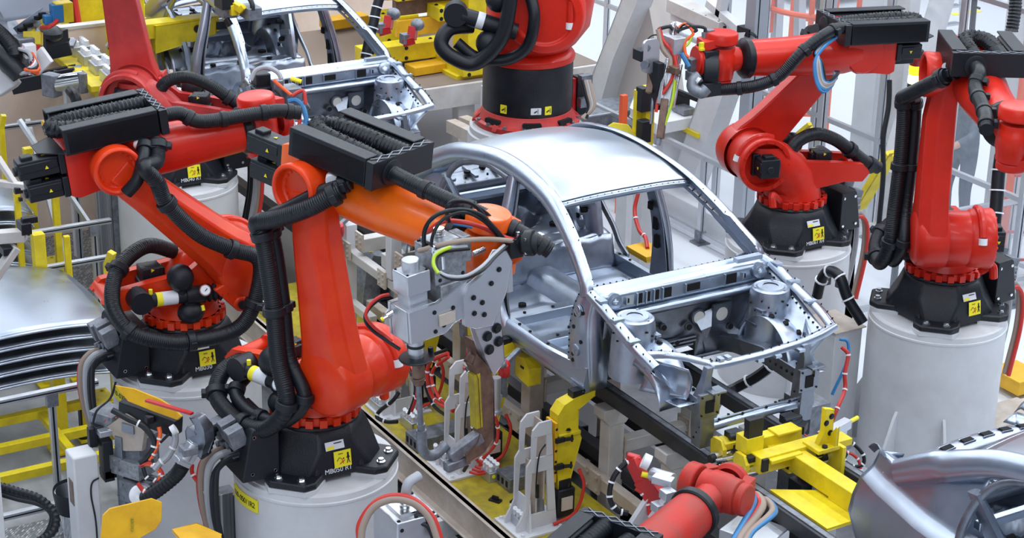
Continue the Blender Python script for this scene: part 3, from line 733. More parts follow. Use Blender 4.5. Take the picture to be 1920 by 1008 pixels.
        prof = [(.70, 1.60), (.745, 1.60), (.765, 1.585), (.785, 1.545), (.785, 1.50), (.77, 1.485), (.775, 1.46), (.76, 1.435), (.72, 1.43), (.70, 1.47)]
        b.loft([[W(u, sg*y, z+dz*(1 if z > 1.55 else 0)) for y, z in prof] for u, dz in ((-2.2, .03), (-1.9, 0), (-1.45, .0), (-1.1, .0), (-.6, .0), (-.32, .03), (-.02, .06))])
        b.dots([W(u, sg*.725, 1.603) for u in (-1.0, -.85, -.6, -.45, -1.7, -1.85)], (0, 0, 1), .012, .004, mi=1)
        b.mi = 0
        for q in range(3): b.box(W(-.10+.0, sg*.79, 1.475+q*.02), (.16, .008, .007))
        obj('sill', b, [STL, DRK], t, ang=30)
        # quarter panel
        def qn(u, z):  # outer half width
            taper = lerp([-3.2, -3.0, -2.6, -2.2], [.185, .11, .03, 0], u)
            if z <= 2.03: y = half(z)+.0
            elif z <= 2.11: y = .79-.075*(z-2.03)/.08
            else: y = .715-.17*(z-2.11)/.36
            return y-taper*lerp([1.4, 2.0, 2.2, 2.5], [1.0, 1.0, .8, .25], z)
        def qp(a, c, sg=sg):
            c2 = c
            u = -3.17+(-2.28+3.17)*a
            zb = 1.50
            if abs(u+2.50) < .33: zb = 1.5+math.sqrt(max(0, .33**2-(u+2.50)**2))
            zt = lerp([-3.2, -2.9, -2.66, -2.43, -2.28], [2.19, 2.22, 2.32, 2.43, 2.50], u)
            zs = [zb, zb+(2.03-zb)*.25, zb+(2.03-zb)*.5, zb+(2.03-zb)*.75, zb+(2.03-zb)*.93, 2.025, 2.04, 2.07, 2.10, 2.115, 2.13, 2.13+(zt-2.13)*.35, 2.13+(zt-2.13)*.7, zt]
            z = zs[int(round(c*(len(zs)-1)))]
            du = -.18*lerp([1.5, 1.75, 1.95, 2.1, 2.2], [.0, .75, .45, .1, 0], z)*max(0, 1-a*4)
            if c > .95 : pass
            return W(u+du, sg*qn(u, z), z)
        b = MB(); b.grid(qp, 30, 13)
        b.grid(lambda a, c: qp(0, c)+V(.10*a, -sg*.10*a, 0), 2, 13)
        # top flange turning into the luggage opening
        b.grid(lambda a, c: qp(a, 1)+V(0, -sg*.10*c, -.015*c-.03*c*c), 30, 3)
        obj('quarter_panel', b, STL, t, solid=.004, ang=28)
        # rear door opening frame (dark seal flange)
        b = MB(); sweep(b, [(-1.42, sg*.60, 2.59, .05, .03), (-1.75, sg*.60, 2.60, .05, .03), (-2.08, sg*.63, 2.52, .05, .03), (-2.24, sg*.67, 2.36, .055, .03), (-2.29, sg*.73, 2.14, .055, .03), (-2.22, sg*.775, 1.93, .06, .03), (-2.05, sg*.785, 1.78, .06, .03), (-1.93, sg*.78, 1.66, .06, .03), (-1.80, sg*.775, 1.59, .06, .03)], lambda p, sg=sg: V(0, sg, .1), 6)
        obj('rear_door_frame', b, STD, t, ang=60)
        # inner wheelhouse (rear)
        b = MB()
        def wh(a, c, sg=sg):
            th = PI*a; r = .36
            return W(-2.42+r*math.cos(th), sg*(.70-.27*c), 1.56+r*1.25*math.sin(th)*(1-.1*c*c*c)) if c < .99 else W(-2.42+r*.6*math.cos(th), sg*.42, 1.56+r*.9*math.sin(th))
        b.grid(wh, 20, 8); b.dots([wh(.3, .5), wh(.4, .6), wh(.6, .5), wh(.25, .7)], (0, -sg, .4), .02, .01, mi=1)
        b.mi = 0
        for k in range(5): b.beam(W(-2.2+.03*k, sg*.5, 1.62+.1*k), W(-2.1+.03*k, sg*.56, 1.64+.1*k), .03, .05)
        obj('rear_wheelhouse', b, [STP, DRK], t, solid=.003)
        # shock tower brace in the rear
        b = MB(); sweep(b, [(-2.28, sg*.66, 2.38, .12, .05), (-2.2, sg*.60, 2.2, .16, .06), (-2.08, sg*.56, 2.0, .20, .07), (-1.98, sg*.56, 1.75, .16, .05)], lambda p, sg=sg: V(.3, -sg, .1), 5)
        b.dots([W(-2.14, sg*.51, 2.12), W(-2.06, sg*.51, 1.95)], (0, -sg, .1), .025, .03, mi=1)
        obj('inner_quarter_brace', b, [STP, DRK], t)
        # ---- engine bay side: fender rail (shotgun), strut tower, front rail, apron
        b = MB()
        P = [(-.04, sg*.745, 2.20), (.12, sg*.755, 2.17), (.33, sg*.755, 2.10), (.55, sg*(.74 if sg < 0 else .79), 2.01), (.70, sg*(.70 if sg < 0 else .80), 1.93)]
        sweep(b, [(*p, .085, .05) for p in P], lambda p: V(0, sg*.3, 1), 5)
        Q = catmull(P, 5); b.dots([W(p[0], p[1]+sg*.02*(i % 2), p[2]+.03) for i, p in enumerate(Q) if i % 2], (.25, 0, 1), .005, .005, mi=1); b.mi = 0
        b.box(W(.10, sg*.75, 2.20), (.07, .06, .02)); b.box(W(.30, sg*.75, 2.135), (.05, .085, .02)); b.box(W(.50, sg*.75, 2.055), (.05, .085, .02))
        obj('fender_rail', b, [STL, DRK], t, ang=50)
        b = MB()
        def apr(a, c, sg=sg):
            u = -.02+.76*a
            zt = lerp([-.02, .33, .72], [2.17, 2.07, 1.90], u)
            z = zt-(zt-1.70)*c
            bul = .20*math.sin(PI*min(1, max(0, (a-.25)/.75)))*math.sin(PI*min(1, c*1.1))
            return W(u, sg*(.735-.22*c-bul*.35), z)
        b.grid(apr, 16, 12)
        b.dots([apr(.62, .35), apr(.78, .45), apr(.70, .6)], (.3, -sg, .4), .022, .02, mi=1)
        b.dots([apr(k/16, .06) for k in range(1, 16)], (.3, -sg, .4), .006, .012, mi=1)
        obj('inner_fender_apron', b, [STP, DRK], t, solid=.003)
        # bulging wheel house behind the fender rail
        b = MB()
        def dome(a, c, sg=sg):
            th = PI*(.02+.96*a); ph = c*PI/2
            return W(.42+.31*math.cos(th), sg*(.42+.25*math.sin(ph)), 1.60+.36*math.sin(th)*(.55+.45*math.cos(ph*.9)))
        b.grid(dome, 18, 8); b.dots([dome(.4, .3), dome(.6, .35), dome(.5, .15), dome(.32, .5)], (.1, -sg*.4, 1), .02, .012, mi=1)
        obj('front_wheelhouse', b, [STL, DRK], t, solid=.003)
        b = MB(); c0 = W(.26, sg*.58, 0)
        b.lathe(c0+V(0, 0, 1.68), (0, 0, 1), [(0, .165), (.25, .155), (.38, .145), (.425, .135), (.435, .12), (.425, .105), (.44, .095), (.44, .055)], 32, cap=False)
        b.dots([c0+V(.15*math.cos(a), .15*math.sin(a), 2.05-.04*(k % 3)) for k, a in enumerate([2*PI*i/18 for i in range(18)])], (1, -sg, .2), .007, .01, mi=1)
        b.dots([c0+V(.118*math.cos(a), .118*math.sin(a), 2.117) for a in (0.3, 2.4, 4.5)], (0, 0, 1), .008, .004)
        b.cyl(c0+V(0, 0, 2.10), c0+V(0, 0, 2.114), .055, n=20)
        b.mi = 0; b.box(c0+V(.06, -sg*.13, 1.98), (.10, .04, .02)); b.box(c0+V(.0, -sg*.15, 1.86), (.12, .02, .02))
        obj('strut_tower', b, [STP, DRK], t)
        b = MB()
        b.loft([[W(u, sg*(v+dx), z+dz) for dx, dz in ((-.045, -.06), (.045, -.06), (.045, .06), (-.045, .06))] for u, v, z in ((-.05, .40, 1.60), (.15, .41, 1.66), (.45, .43, 1.70), (.72, .44, 1.68), (.92, .44, 1.68))])
        b.dots([W(.55+.06*k, sg*(.44)-.046, 1.69) for k in range(6)]+[W(.5+.09*k, sg*.44+.01, 1.745) for k in range(5)], (0, -.4, 1), .012, .012, mi=1)
        obj('front_rail', b, [STD, DRK], t, bevel=.006)
        # radiator side support with crash box
        b = MB()
        uz = .88
        b.loft([[W(uz+dx*k, sg*v+dy*k, z) for dx, dy in ((-.05, -.05), (.05, -.05), (.05, .05), (-.05, .05))] for z, v, k in ((1.38, .42, 1.0), (1.50, .42, 1.15), (1.72, .43, 1.1), (1.85, .42, .55), (1.95, .40, .5))])
        b.box(W(.93, sg*.42, 1.70), (.03, .17, .17)); b.mi = 1; b.box(W(.948, sg*.42, 1.69), (.006, .07, .09)); b.dots([W(.948, sg*.42+dy, 1.70+dz) for dy in (-.065, .065) for dz in (-.065, .065)], (1, 0, 0), .008, .004)
        b.dots([W(.86+.03*(k % 3), sg*.42-.055, 1.44+.05*k) for k in range(6)], (0, -1, 0), .009, .004)
        b.mi = 0; b.box(W(.93, sg*.42+.05, 1.79), (.10, .12, .015)); b.box(W(.90, sg*.42+.04, 1.76), (.12, .02, .08))
        obj('radiator_side_support', b, [STD, DRK], t, bevel=.004)
        # bright corner bracket between fender rail and side support
        b = MB()
        c1 = [W(.66, sg*.70, 1.94), W(.60, sg*.66, 1.76), W(.78, sg*.56, 1.70), W(.84, sg*.50, 1.76), W(.72, sg*.60, 1.84)]
        b.grid(lambda a, c, sg=sg: W(.52+.30*a, sg*(.70-.18*a-.04*math.sin(PI*c)), 1.95-.02*a-.26*c*(1-.15*a)), 8, 8)
        b.grid(lambda a, c, sg=sg: W(.52+.36*a, sg*(.62-.20*c), 1.70-.02*math.sin(a*PI)), 6, 4)
        obj('corner_bracket', b, STL, t, solid=.004)
    # ---- cowl, firewall and dash
    b = MB()
    b.grid(lambda a, c: W(-.10+.13*a+.02*math.cos((c-.5)*PI), -.72+1.44*c, lerp([0, .35, .5, 1], [2.215, 2.235, 2.205, 2.19], a)+.01*math.cos((c-.5)*PI)), 6, 26)
    pts = [W(-.08+.02*math.cos((c/28-.5)*PI), -.72+1.44*c/28, 2.232) for c in range(1, 28)]
    b.dots(pts, (0, 0, 1), .005, .004, mi=1)
    cw = obj('cowl_panel', b, [STL, DRK], t, solid=.004)
    b = MB()
    b.grid(lambda a, c: W(.05+.0*a, -.71+1.42*c, 2.20-.13*a), 4, 26)
    for vv, w_, h_ in ((-.40, .04, .07), (-.33, .03, .07), (-.26, .04, .07), (-.17, .07, .07), (.05, .12, .05), (.38, .10, .07), (.5, .02, .03), (-.5, .02, .03)):
        b.mi = 1; b.box(W(.053, vv, 2.135), (.008, w_, h_)); b.mi = 0
        b.box(W(.060, vv-w_/2-.008, 2.135), (.02, .008, h_+.02))
    b.grid(lambda a, c: W(.05+.045*a, -.70+1.40*c, 2.07-.012*a), 3, 40)
    b.grid(lambda a, c: W(.095+.0*a, -.70+1.40*c, 2.058-.045*a), 2, 26)
    for sg in (-1, 1): b.lathe(W(.055, sg*.62, 2.155), (1, 0, .3), [(0, .06), (.02, .055), (.025, .03), (.03, .03), (.03, 0)], 20, cap=False)
    b.box(W(.02, .55, 2.25), (.05, .22, .03))
    obj('water_box_panel', b, [STL, DRK], t, solid=.003)
    b = MB()
    def fw(a, c):
        v = -.66+1.32*c; z = 2.06-.54*a
        return W(.02-.05*a+.012*math.sin(v*19)*math.sin(a*9)+(.0 if z > 1.62 else -.0), v, z)
    b.grid(fw, 14, 34, lambda a, c: a > .62 and abs(c-.5) < .13)
    for k, (v, z, r) in enumerate(((.13, 1.88, .045), (.33, 1.87, .05), (-.17, 1.86, .02), (.05, 1.82, .022), (.22, 1.83, .018), (-.05, 1.72, .018), (-.30, 1.80, .014), (-.38, 1.72, .014), (-.25, 1.68, .014), (.42, 1.75, .02))):
        b.mi = 2 if k < 2 else 1; b.cyl(W(.02, v, z), W(.045, v, z), r, n=18); b.mi = 0
        b.lathe(W(.02, v, z), (1, 0, 0), [(0, r*1.35), (.018, r*1.25), (.02, r*1.02)], 18, cap=False)
    b.box(W(.035, .33, 1.87), (.02, .16, .16)); 
    for k in range(3): b.box(W(.03, -.02, 1.74-.028*k), (.03, .26-.04*(k == 2), .010))
    b.box(W(.035, -.40, 1.86), (.02, .05, .10))
    b.mi = 0; b.loft([[W(.02, .10, 1.88), W(.02, .26, 1.92), W(.02, .22, 1.70)], [W(.09, .12, 1.80), W(.10, .20, 1.82), W(.08, .18, 1.72)]])
    obj('firewall', b, [STD, DRK, GRY], t, solid=.003)
    # ---- radiator tie bar (kinked) and lower cross member
    b = MB()
    rows = [(.56, -.68, 1.97, .06, .05), (.64, -.52, 1.965, .055, .045), (.83, -.37, 1.955, .06, .035), (.875, -.33, 1.95, .065, .04), (.885, 0, 1.95, .065, .04), (.87, .2, 1.95, .065, .045), (.85, .4, 1.95, .06, .045), (.80, .60, 1.95, .07, .05), (.74, .78, 1.95, .06, .05)]
    sweep(b, rows, lambda p: V(0, 0, 1), 6)
    Q = catmull([V(*r_[:3]) for r_ in rows], 5); b.dots([W(p.x+.008*(-1)**i, p.y, p.z+.026) for i, p in enumerate(Q) if i % 2], (0, 0, 1), .0055, .004, mi=1); b.mi = 0
    for v in (-.30, -.24): b.box(W(.87, v, 1.98), (.05, .035, .02))
    for v in (.0, .15, .35): b.box(W(.88, v, 1.925), (.10, .05, .02))
    obj('radiator_tie_bar', b, [STL, DRK], t, ang=50)
    b = MB()
    sweep(b, [(.86, -.44, 1.50, .11, .06), (.88, -.2, 1.515, .09, .05), (.885, .1, 1.52, .09, .05), (.88, .35, 1.515, .09, .05), (.86, .50, 1.50, .11, .06)], lambda p: V(0, 0, 1), 5)
    b.box(W(.885, 0, 1.547), (.02, .85, .006)); b.dots([W(.87+.03*(k % 2), -.4+.1*k, 1.55) for k in range(9)], (0, 0, 1), .01, .004, mi=1)
    obj('lower_cross_member', b, [STL, DRK], t, ang=50)
    # tunnel mouth / subframe well
    b = MB(); b.grid(lambda a, c: W(-.02-.6*a, .02+.24*math.cos(PI*c), 1.52+.26*math.sin(PI*c)*(1-.35*a)), 8, 12)
    b.mi = 0; b.grid(lambda a, c: W(.0-.10*a, -.45+.9*c, 1.56-.05*math.sin(a*PI)), 3, 12)
    obj('tunnel_mouth', b, STD, t, solid=.003)
    # ---- floor pan
    def fl(a, c):
        u = -.08-1.80*a; v = -.72+1.44*c
        z = 1.50
        tn = .15*max(0, 1-(v/.16)**4) if abs(v) < .16 else 0
        z += tn*lerp([0, .1, 1], [1.3, 1, .75], a)
        z += .010*math.sin(u*26)*(1 if .2 < abs(v) < .62 else 0)
        if u > -.35: z += .22*((u+.35)/.27)
        return W(u, v, z)
    b = MB(); b.grid(fl, 46, 46)
    b.dots([W(-.6, -.45, 1.505), W(-.95, -.3, 1.505), (W(-.6, .4, 1.505)), W(-1.5, -.4, 1.505)], (0, 0, 1), .03, .012, mi=1)
    obj('floor_pan', b, [STP, DRK], t, solid=.003)
    b = MB()
    for u in (-.75, -1.22):
        for sg in (-1, 1):
            b.loft([[W(u+dx, sg*v, 1.49+dz) for dx, dz in ((-.07, 0), (.07, 0), (.05, .085), (-.05, .085))] for v in (.14, .70)])
            b.mi = 1; b.dots([W(u, sg*v, 1.58) for v in (.3, .55)], (0, 0, 1), .014, .004); b.mi = 0
    objsplit('seat_cross_member', b, [STL, DRK], t, bevel=.005)
    # kick-up under the rear seat, luggage floor with spare wheel well
    b = MB()
    b.grid(lambda a, c: W(-1.86-.07*a, -.70+1.4*c, 1.49+.27*a+.008*math.sin(c*50)), 5, 50)
    b.grid(lambda a, c: W(-1.93-.20*a, -.68+1.36*c, 1.76+.02*math.sin(a*PI)+.01*math.sin(c*22)), 5, 40)
    b.dots([W(-2.0, v, 1.785) for v in (-.3, .0, .33)], (0, 0, 1), .03, .006, mi=1)
    b.mi = 0
    def lug(a, c):
        u = -2.13-.95*a; v = -.62+1.24*c; d = math.hypot((u+2.62)/.27, v/.33)
        z = 1.76-.14*max(0, min(1, (1.15-d)/.2))+.012*max(0, math.sin(a*20))*(1 if d > 1.2 else 0)
        return W(u, v, z)
    b.grid(lug, 34, 40); b.dots([W(-2.3, .38, 1.775), W(-2.25, -.4, 1.775)], (0, 0, 1), .045, .01, mi=1)
    obj('rear_floor', b, [STP, DRK], t, solid=.003)
    # ---- rear: parcel shelf frame, backlight panel with slots, rear panel
    def ridge(a, c, w=.13):
        v = -.58+1.16*c; q = 1-(v/.58)**2
        return W(-2.965+.02*q+w*a, v, 2.195+.085*q+[0, .012, .018, .006, -.03][min(4, int(a*4.001))])
    b = MB(); b.grid(lambda a, c: ridge(a, c, .15), 4, 30)
    b.grid(lambda a, c: ridge(0, c)+V(-.05*a, 0, -.04*a), 3, 30)
    for k in range(7):
        c = .12+.127*k; p = ridge(.5, c); d = (ridge(.5, c+.03)-p).normalized()
        b.mi = 1; b.beam(p+V(0, 0, .004)-d*.035, p+V(0, 0, .004)+d*.035, .038, .01); b.mi = 0
        for s in (-1, 1): b.beam(p+V(s*.023, 0, .002)-d*.042, p+V(s*.023, 0, .002)+d*.042, .006, .008)
    obj('backlight_lower_panel', b, [STP, DRK], t, solid=.002)
    b = MB(); b.grid(lambda a, c: W(-2.80+.26*a, -.56+1.12*c, 2.20+.02*(1-(2*c-1)**2)*(1-a)-.05*a+(.010 if .35 < a < .45 else 0)), 12, 24)
    b.dots([W(-2.70+.05*(k % 2), -.42+.17*k, 2.21) for k in range(6)], (0, 0, 1), .028, .008, mi=1)
    b.dots([W(-2.58, -.4+.1*k, 2.19) for k in range(9)], (0, 0, 1), .008, .008, mi=1); b.mi = 0
    for k in range(5): b.beam(W(-2.76, -.44+.22*k, 2.215), W(-2.56, -.42+.21*k, 2.19), .03, .02)
    b.grid(lambda a, c: W(-2.54+.0*a, -.60+1.2*c, 2.155-.07*a), 2, 20)
    obj('parcel_shelf', b, [STD, DRK], t, solid=.003)
    b = MB(); b.grid(lambda a, c: W(-3.06+.03*math.sin(a*7)-.03*math.sin(PI*c), -.60+1.2*c, 2.12-.52*a), 14, 24)
    b.dots([W(-3.02, v, 1.9) for v in (-.4, -.2, 0, .2, .4)], (1, 0, 0), .03, .02, mi=1); b.mi = 0
    b.beam(W(-3.02, -.6, 2.10), W(-3.02, .6, 2.10), .06, .05)
    obj('rear_panel', b, [STP, DRK], t, solid=.004)
    b = MB(); b.beam(W(-2.28, -.62, 2.16), W(-2.28, .62, 2.16), .05, .05)
    obj('rear_seat_brace', b, STL, t, bevel=.006)
    b = MB()
    for sg in (-1, 1):
        b.grid(lambda a, c, sg=sg: W(-3.20+.12*a, sg*(.60-.05*c), 2.22-.05*c+.05*math.sin(a*PI)), 5, 3)
    objsplit('tail_corner_bracket', b, STD, t, solid=.004)
    return t
car1 = make_car('bare steel car body in the middle, open engine bay towards the camera')
def copy_car(src, dx, label):
    c = copy_tree(src); c.location = src.location+V(dx, 0, 0); c['label'] = label; return c
car2 = copy_car(car1, -5.885, 'bare steel car body at the back of the line, beside yellow fixtures')
car3 = copy_car(car1, 5.885, 'bare steel car body at the bottom right corner, only its rear end in view')
# ------------------------------------------------------------------ pedestals and robots
pedestal('white pedestal in the foreground under the orange-armed robot', -10.41, 4.79, ribs=(160, 95))
pedestal('white pedestal behind the amber deflector plate, left of the foreground one', -12.28, 4.62, ribs=(175, 60))
pedestal('large white pedestal at the right, under the upright red robot', -10.36, 10.24, ribs=(205, 330, -70))
pedestal('white pedestal behind the nose of the middle car body', -12.23, 10.20, ribs=(200, 330))
pedestal('white pedestal half hidden behind the black cable box of the left robot', -15.78, 5.93, h=1.45, ribs=(180,))
d = R
r1 = robot('red robot with an orange forearm in the foreground, holding the large welding gun', (-10.41, 4.79, 1.33), d(90), d(22), d(98.5), d(-6.5), red=ORED, armm=ORG, writing='MB050 R1', stk=1, a4=d(90), a5=d(80), box_len=.62, boxh=.21, bfr=.49, w5=1.10, arm_hose=[(.47, -.10, .26), (.60, -.10, .25), (.85, -.06, .215), (1.1, .02, .17), (1.32, .10, .11), (1.42, .15, .06)])
r2 = robot('red robot at left with its link leaning far back and cap facing the camera', (-12.28, 4.62, 1.33), d(90), d(86), d(136), d(6), red=ORED, armm=RED, writing='MB030', stk=1, hose_n=-.02, a4=d(90), a5=d(20), w5=1.04, box_len=.66, boxh=.20, bfr=.38,
    link_hose=[[('f', .30, -.24, .15), ('f', .24, -.34, .05), ('l', 1.08, -.12, -.44), ('l', .95, -.10, -.43), ('l', .80, -.03, -.42), ('l', .5, -.0, -.42), ('l', .25, -.05, -.42), ('l', .05, -.10, -.44), ('b', .33, -.46, .50), ('b', .20, -.46, .34), ('b', -.10, -.46, .31), ('b', -.30, -.44, .34), ('b', -.48, -.38, .42), ('b', -.54, -.24, .56), ('b', -.44, -.06, .72), ('b', -.22, .06, .80), ('b', -.02, .1, .72)],
               [('f', .22, -.24, .15), ('f', .16, -.34, .08), ('f', .10, -.38, -.02), ('f', .02, -.36, -.10)]])
r3 = robot('upright red robot at the right on the largest visible pedestal', (-10.36, 10.24, 1.33), d(-90), d(329), d(94), d(-1), stk=1, a4=d(90), a5=d(60), box_len=.54, boxh=.17, bfr=.40)
r4 = robot('red robot behind the middle car body, reaching left with a welding gun', (-12.23, 10.20, 1.33), d(-90), d(257), d(134), d(1), writing='MB061 R4', stk=1, rear=True, w5=1.14, a4=d(90), box_len=.72, boxh=.15, bfr=.24,
    arm_hose=[(.10, .16, .20), (.25, .20, .26), (.42, .25, .22), (.60, .27, .1), (.75, .24, -.08), (.92, .2, -.16), (1.1, .12, -.2), (1.3, .05, -.22)])
r0 = robot('faded red robot at upper left whose arm rises out of the frame', (-15.78, 5.93, 1.48), d(-90), d(235), d(82), d(0), red=FRED, writing='MB040 R1', stk=1, rear=True, box=False, hoses=False)
r6 = robot('scuffed red robot arm reaching up at the bottom edge of the frame', (-7.8, 5.6, 0.0), d(90), d(114), d(126), d(5), K=1.02, red=FRED, armm=WRED, a4=d(0), a5=d(10), box_len=.7, boxh=.23, hoses=False, mtr=(), arm_hose=False)
# heavy robot at the top centre: flanged base, black round cover, massive red shoulder
def heavy():
    x, y = -16.46, 10.07
    t = thing('robot_pedestal', 'wide white pedestal under the black drum at the top centre', 'pedestal', (x, y, 0), 0, 'white round robot pedestals')
    b = MB(); b.lathe((x, y, 0), (0, 0, 1), [(0, .62), (1.1, .62), (1.11, .60), (1.17, .60), (1.18, .57), (1.2, .56)], 56); obj('column_body', b, WHT, t)
    b = MB(); b.prism(rrect(.16, .28, .02), lambda u, v, w: V(x+.50+w*.85, y-.52+u*.5, 1.0+v), 0, .04); obj('switch_box', b, BPL, t)
    t = thing('industrial_robot', 'massive red robot with a black drum base cut off by the top edge', 'robot', (x, y, 1.2), 0, 'articulated welding robots')
    c = V(x, y, 1.2)
    b = MB(); b.lathe(c, (0, 0, 1), [(0, .55), (.06, .56), (.075, .52), (.15, .475), (.17, .47)], 48)
    for k in range(8):
        a = PI/8+k*PI/4; dd = V(math.cos(a), math.sin(a), 0); n_ = V(-dd.y, dd.x, 0)
        b.loft([[c+dd*.50+n_*-.03+V(0, 0, .05), c+dd*.50+n_*.03+V(0, 0, .05), c+dd*.44+n_*.03+V(0, 0, .17), c+dd*.44+n_*-.03+V(0, 0, .17)], [c+dd*.58+n_*-.03+V(0, 0, .02), c+dd*.58+n_*.03+V(0, 0, .02), c+dd*.57+n_*.03+V(0, 0, .05), c+dd*.57+n_*-.03+V(0, 0, .05)]])
    bf = obj('base_flange', b, FRED, t, bevel=.006)
    b = MB()
    for a in (-75, -25, 20): 
        dd = V(math.cos(R(a)), math.sin(R(a)), 0); n_ = V(-dd.y, dd.x, 0)
        b.prism(rrect(.2, .05, .02), lambda u, v, w, dd=dd, n_=n_: c+dd*(.505-v*.2+w)+n_*u+V(0, 0, .105+v), -.02, .02)
    objsplit('flange_opening', b, DRK, bf)
    b = MB(); b.bolts([c+V(.535*math.cos(a), .535*math.sin(a), .06) for a in [R(-100+22*i) for i in range(8)]], (0, 0, 1), .02, .025); objsplit('anchor_bolt', b, ALD, bf)
    b = MB(); b.lathe(c+V(0, 0, .16), (0, 0, 1), [(0, .46), (.02, .47), (.5, .47), (.53, .46)], 56); obj('drum_cover', b, BLK, t)
    for a, lab in ((-62, LYEL), (-4, LYEL), (-20, LWHT)):
        dd = V(math.cos(R(a)), math.sin(R(a)), 0); n_ = V(-dd.y, dd.x, 0); b = MB()
        b.prism(rrect(.075 if lab == LYEL else .11, .09 if lab == LYEL else .07, .005), lambda u, v, w: c+dd*(.4705+w)+n_*u+V(0, 0, .25+v), 0, .004)
        b.mi = 1
        b.beam(c+dd*.476+n_*-.02+V(0, 0, .235), c+dd*.476+n_*.01+V(0, 0, .255), .003, .012); b.beam(c+dd*.476+n_*.02+V(0, 0, .225), c+dd*.476+n_*.02+V(0, 0, .275), .003, .01)
        obj('drum_sticker', b, [lab, BLK], t)
    b = MB(); b.lathe(c+V(0, 0, .69), (0, 0, 1), [(0, .48), (.06, .49), (.10, .46), (.12, .40)], 48)
    # shoulder casting, asymmetric, leaning to the left of the robot
    def el(cx, cy, z, rx, ry): return [c+V(cx+rx*math.cos(2*PI*i/36), cy+ry*math.sin(2*PI*i/36), z) for i in range(36)]
    b.loft([el(0, 0, .80, .40, .40), el(.02, .03, .88, .45, .47), el(.05, .08, 1.05, .50, .55), el(.06, .10, 1.35, .50, .58), el(.05, .1, 1.7, .44, .52), el(0, .1, 1.95, .3, .36)])
    dd = V(.86, -.51, 0).normalized(); n_ = V(-dd.y, dd.x, 0)
    b.lathe(c+dd*.25+n_*.15+V(0, 0, 1.28), dd, [(0, .42), (.28, .41), (.34, .38), (.36, .30), (.33, .28), (.33, 0)], 40, cap=False)
    sh = obj('shoulder_casting', b, RED, t, bevel=.01)
    b = MB(); p = c+dd*.56+n_*.40+V(0, 0, 1.22); b.tube([p+V(0, 0, .22), p+V(0, 0, .1), p], .045, 10); b.mi = 1; b.cyl(p, p-V(0, 0, .07), .045, n=14); obj('end_stop', b, [RED, WPL], sh)
    b = MB()
    o = c+dd*.62-n_*.38
    b.cyl(o+n_*-.30+V(0, 0, 1.28), o+n_*.25+V(0, 0, 1.12), .085, n=20); b.cyl(o+n_*-.36+V(0, 0, 1.30)-dd*.08, o+n_*-.36+V(0, 0, 1.30)+dd*.08, .12, n=24)
    b.ball(o+n_*-.02+V(0, 0, 1.0), .14, (1, 1, 1), 18); b.ball(o+n_*.06+V(0, 0, 1.45), .13, (1, 1, 1), 18)
    g = obj('counterbalance', b, BPL, t)
    b = MB(); b.cyl(o+n_*-.15+V(0, 0, 1.24), o+n_*-.08+V(0, 0, 1.22), .088, n=20); obj('white_label', b, LWHT, g)
    for k, (q, r_) in enumerate((([(.0, .2, 1.9), (.03, .18, 1.5), (.05, .1, 1.1), (.03, -.15, .83), (.02, -.38, .88), (-.02, -.50, 1.0), (-.1, -.42, 1.14), (-.2, -.2, 1.15)], .075), ([(-.1, .36, 1.55), (.0, .42, 1.3), (-.02, .36, 1.0), (-.05, .15, .85), (-.08, -.15, .86), (-.1, -.35, 1.0)], .06))):
        b = MB(); b.tube([o+dd*(a_+.10)+n_*b_+V(0, 0, z_) for a_, b_, z_ in q], r_, 18, 8); obj('conduit_hose', b, RUB, t)
    return t
heavy()
# ------------------------------------------------------------------ ground and hall
b = MB(); b.box((-18, 8, -.05), (60, 56, .1)); tag(obj('floor', b, CON), kind='structure')
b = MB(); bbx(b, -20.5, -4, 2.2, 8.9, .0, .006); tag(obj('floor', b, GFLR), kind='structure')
b = MB(); bbx(b, -46, 8, 33, 33.3, 0, 9); tag(obj('wall_far', b, mat('hall_wall_paint', (.50, .53, .58), .6)), kind='structure')
b = MB(); bbx(b, -44, -43.7, -20, 33, 0, 9); tag(obj('wall_left', b, MT['hall_wall_paint']), kind='structure')
for n, (x0, y0, x1, y1, w) in enumerate(((1440, 75, 1640, 100, .10), (1570, 60, 1640, 88, .1), (1785, 27, 1838, 20, .12), (1500, 330, 1700, 270, .08), (1855, 215, 1920, 235, .10), (1890, 400, 1920, 420, .1))):
    a = PZ(x0, y0, .004); c = PZ(x1, y1, .004); b = MB(); b.beam(a, c, w, .006); tag(obj('floor_line', b, LYEL), 'painted yellow line on the bright hall floor at the upper right', 'floor marking', 'yellow floor lines')
b = MB(); bbx(b, -16.5, -5, 5.35, 9.0, .006, .010); tag(obj('floor', b, SHFLR), kind='structure')  # darker patch standing in for shade around and under the line
# worn beige board partitions at the far left
def board(label, x0, x1, y0, y1, z0, z1, m=TAN, name='board_partition'):
    t = thing(name, label, 'partition', ((x0+x1)/2, (y0+y1)/2, z0)); b = MB(); bbx(b, x0, x1, y0, y1, z0, z1); obj('panel', b, m, t, bevel=.01)
    b = MB(); bbx(b, x0-.02, x1+.02, y0, y1, z1, z1+.03); obj('top_trim', b, GRY, t); return t
board('tall beige board partition behind the yellow-racked panels at the far left', -18.55, -18.47, 3.6, 6.68, 0, 2.2)
board('beige board wall behind the upper left yellow fixtures', -23.6, -23.5, 3.5, 12.2, 0, 3.6)
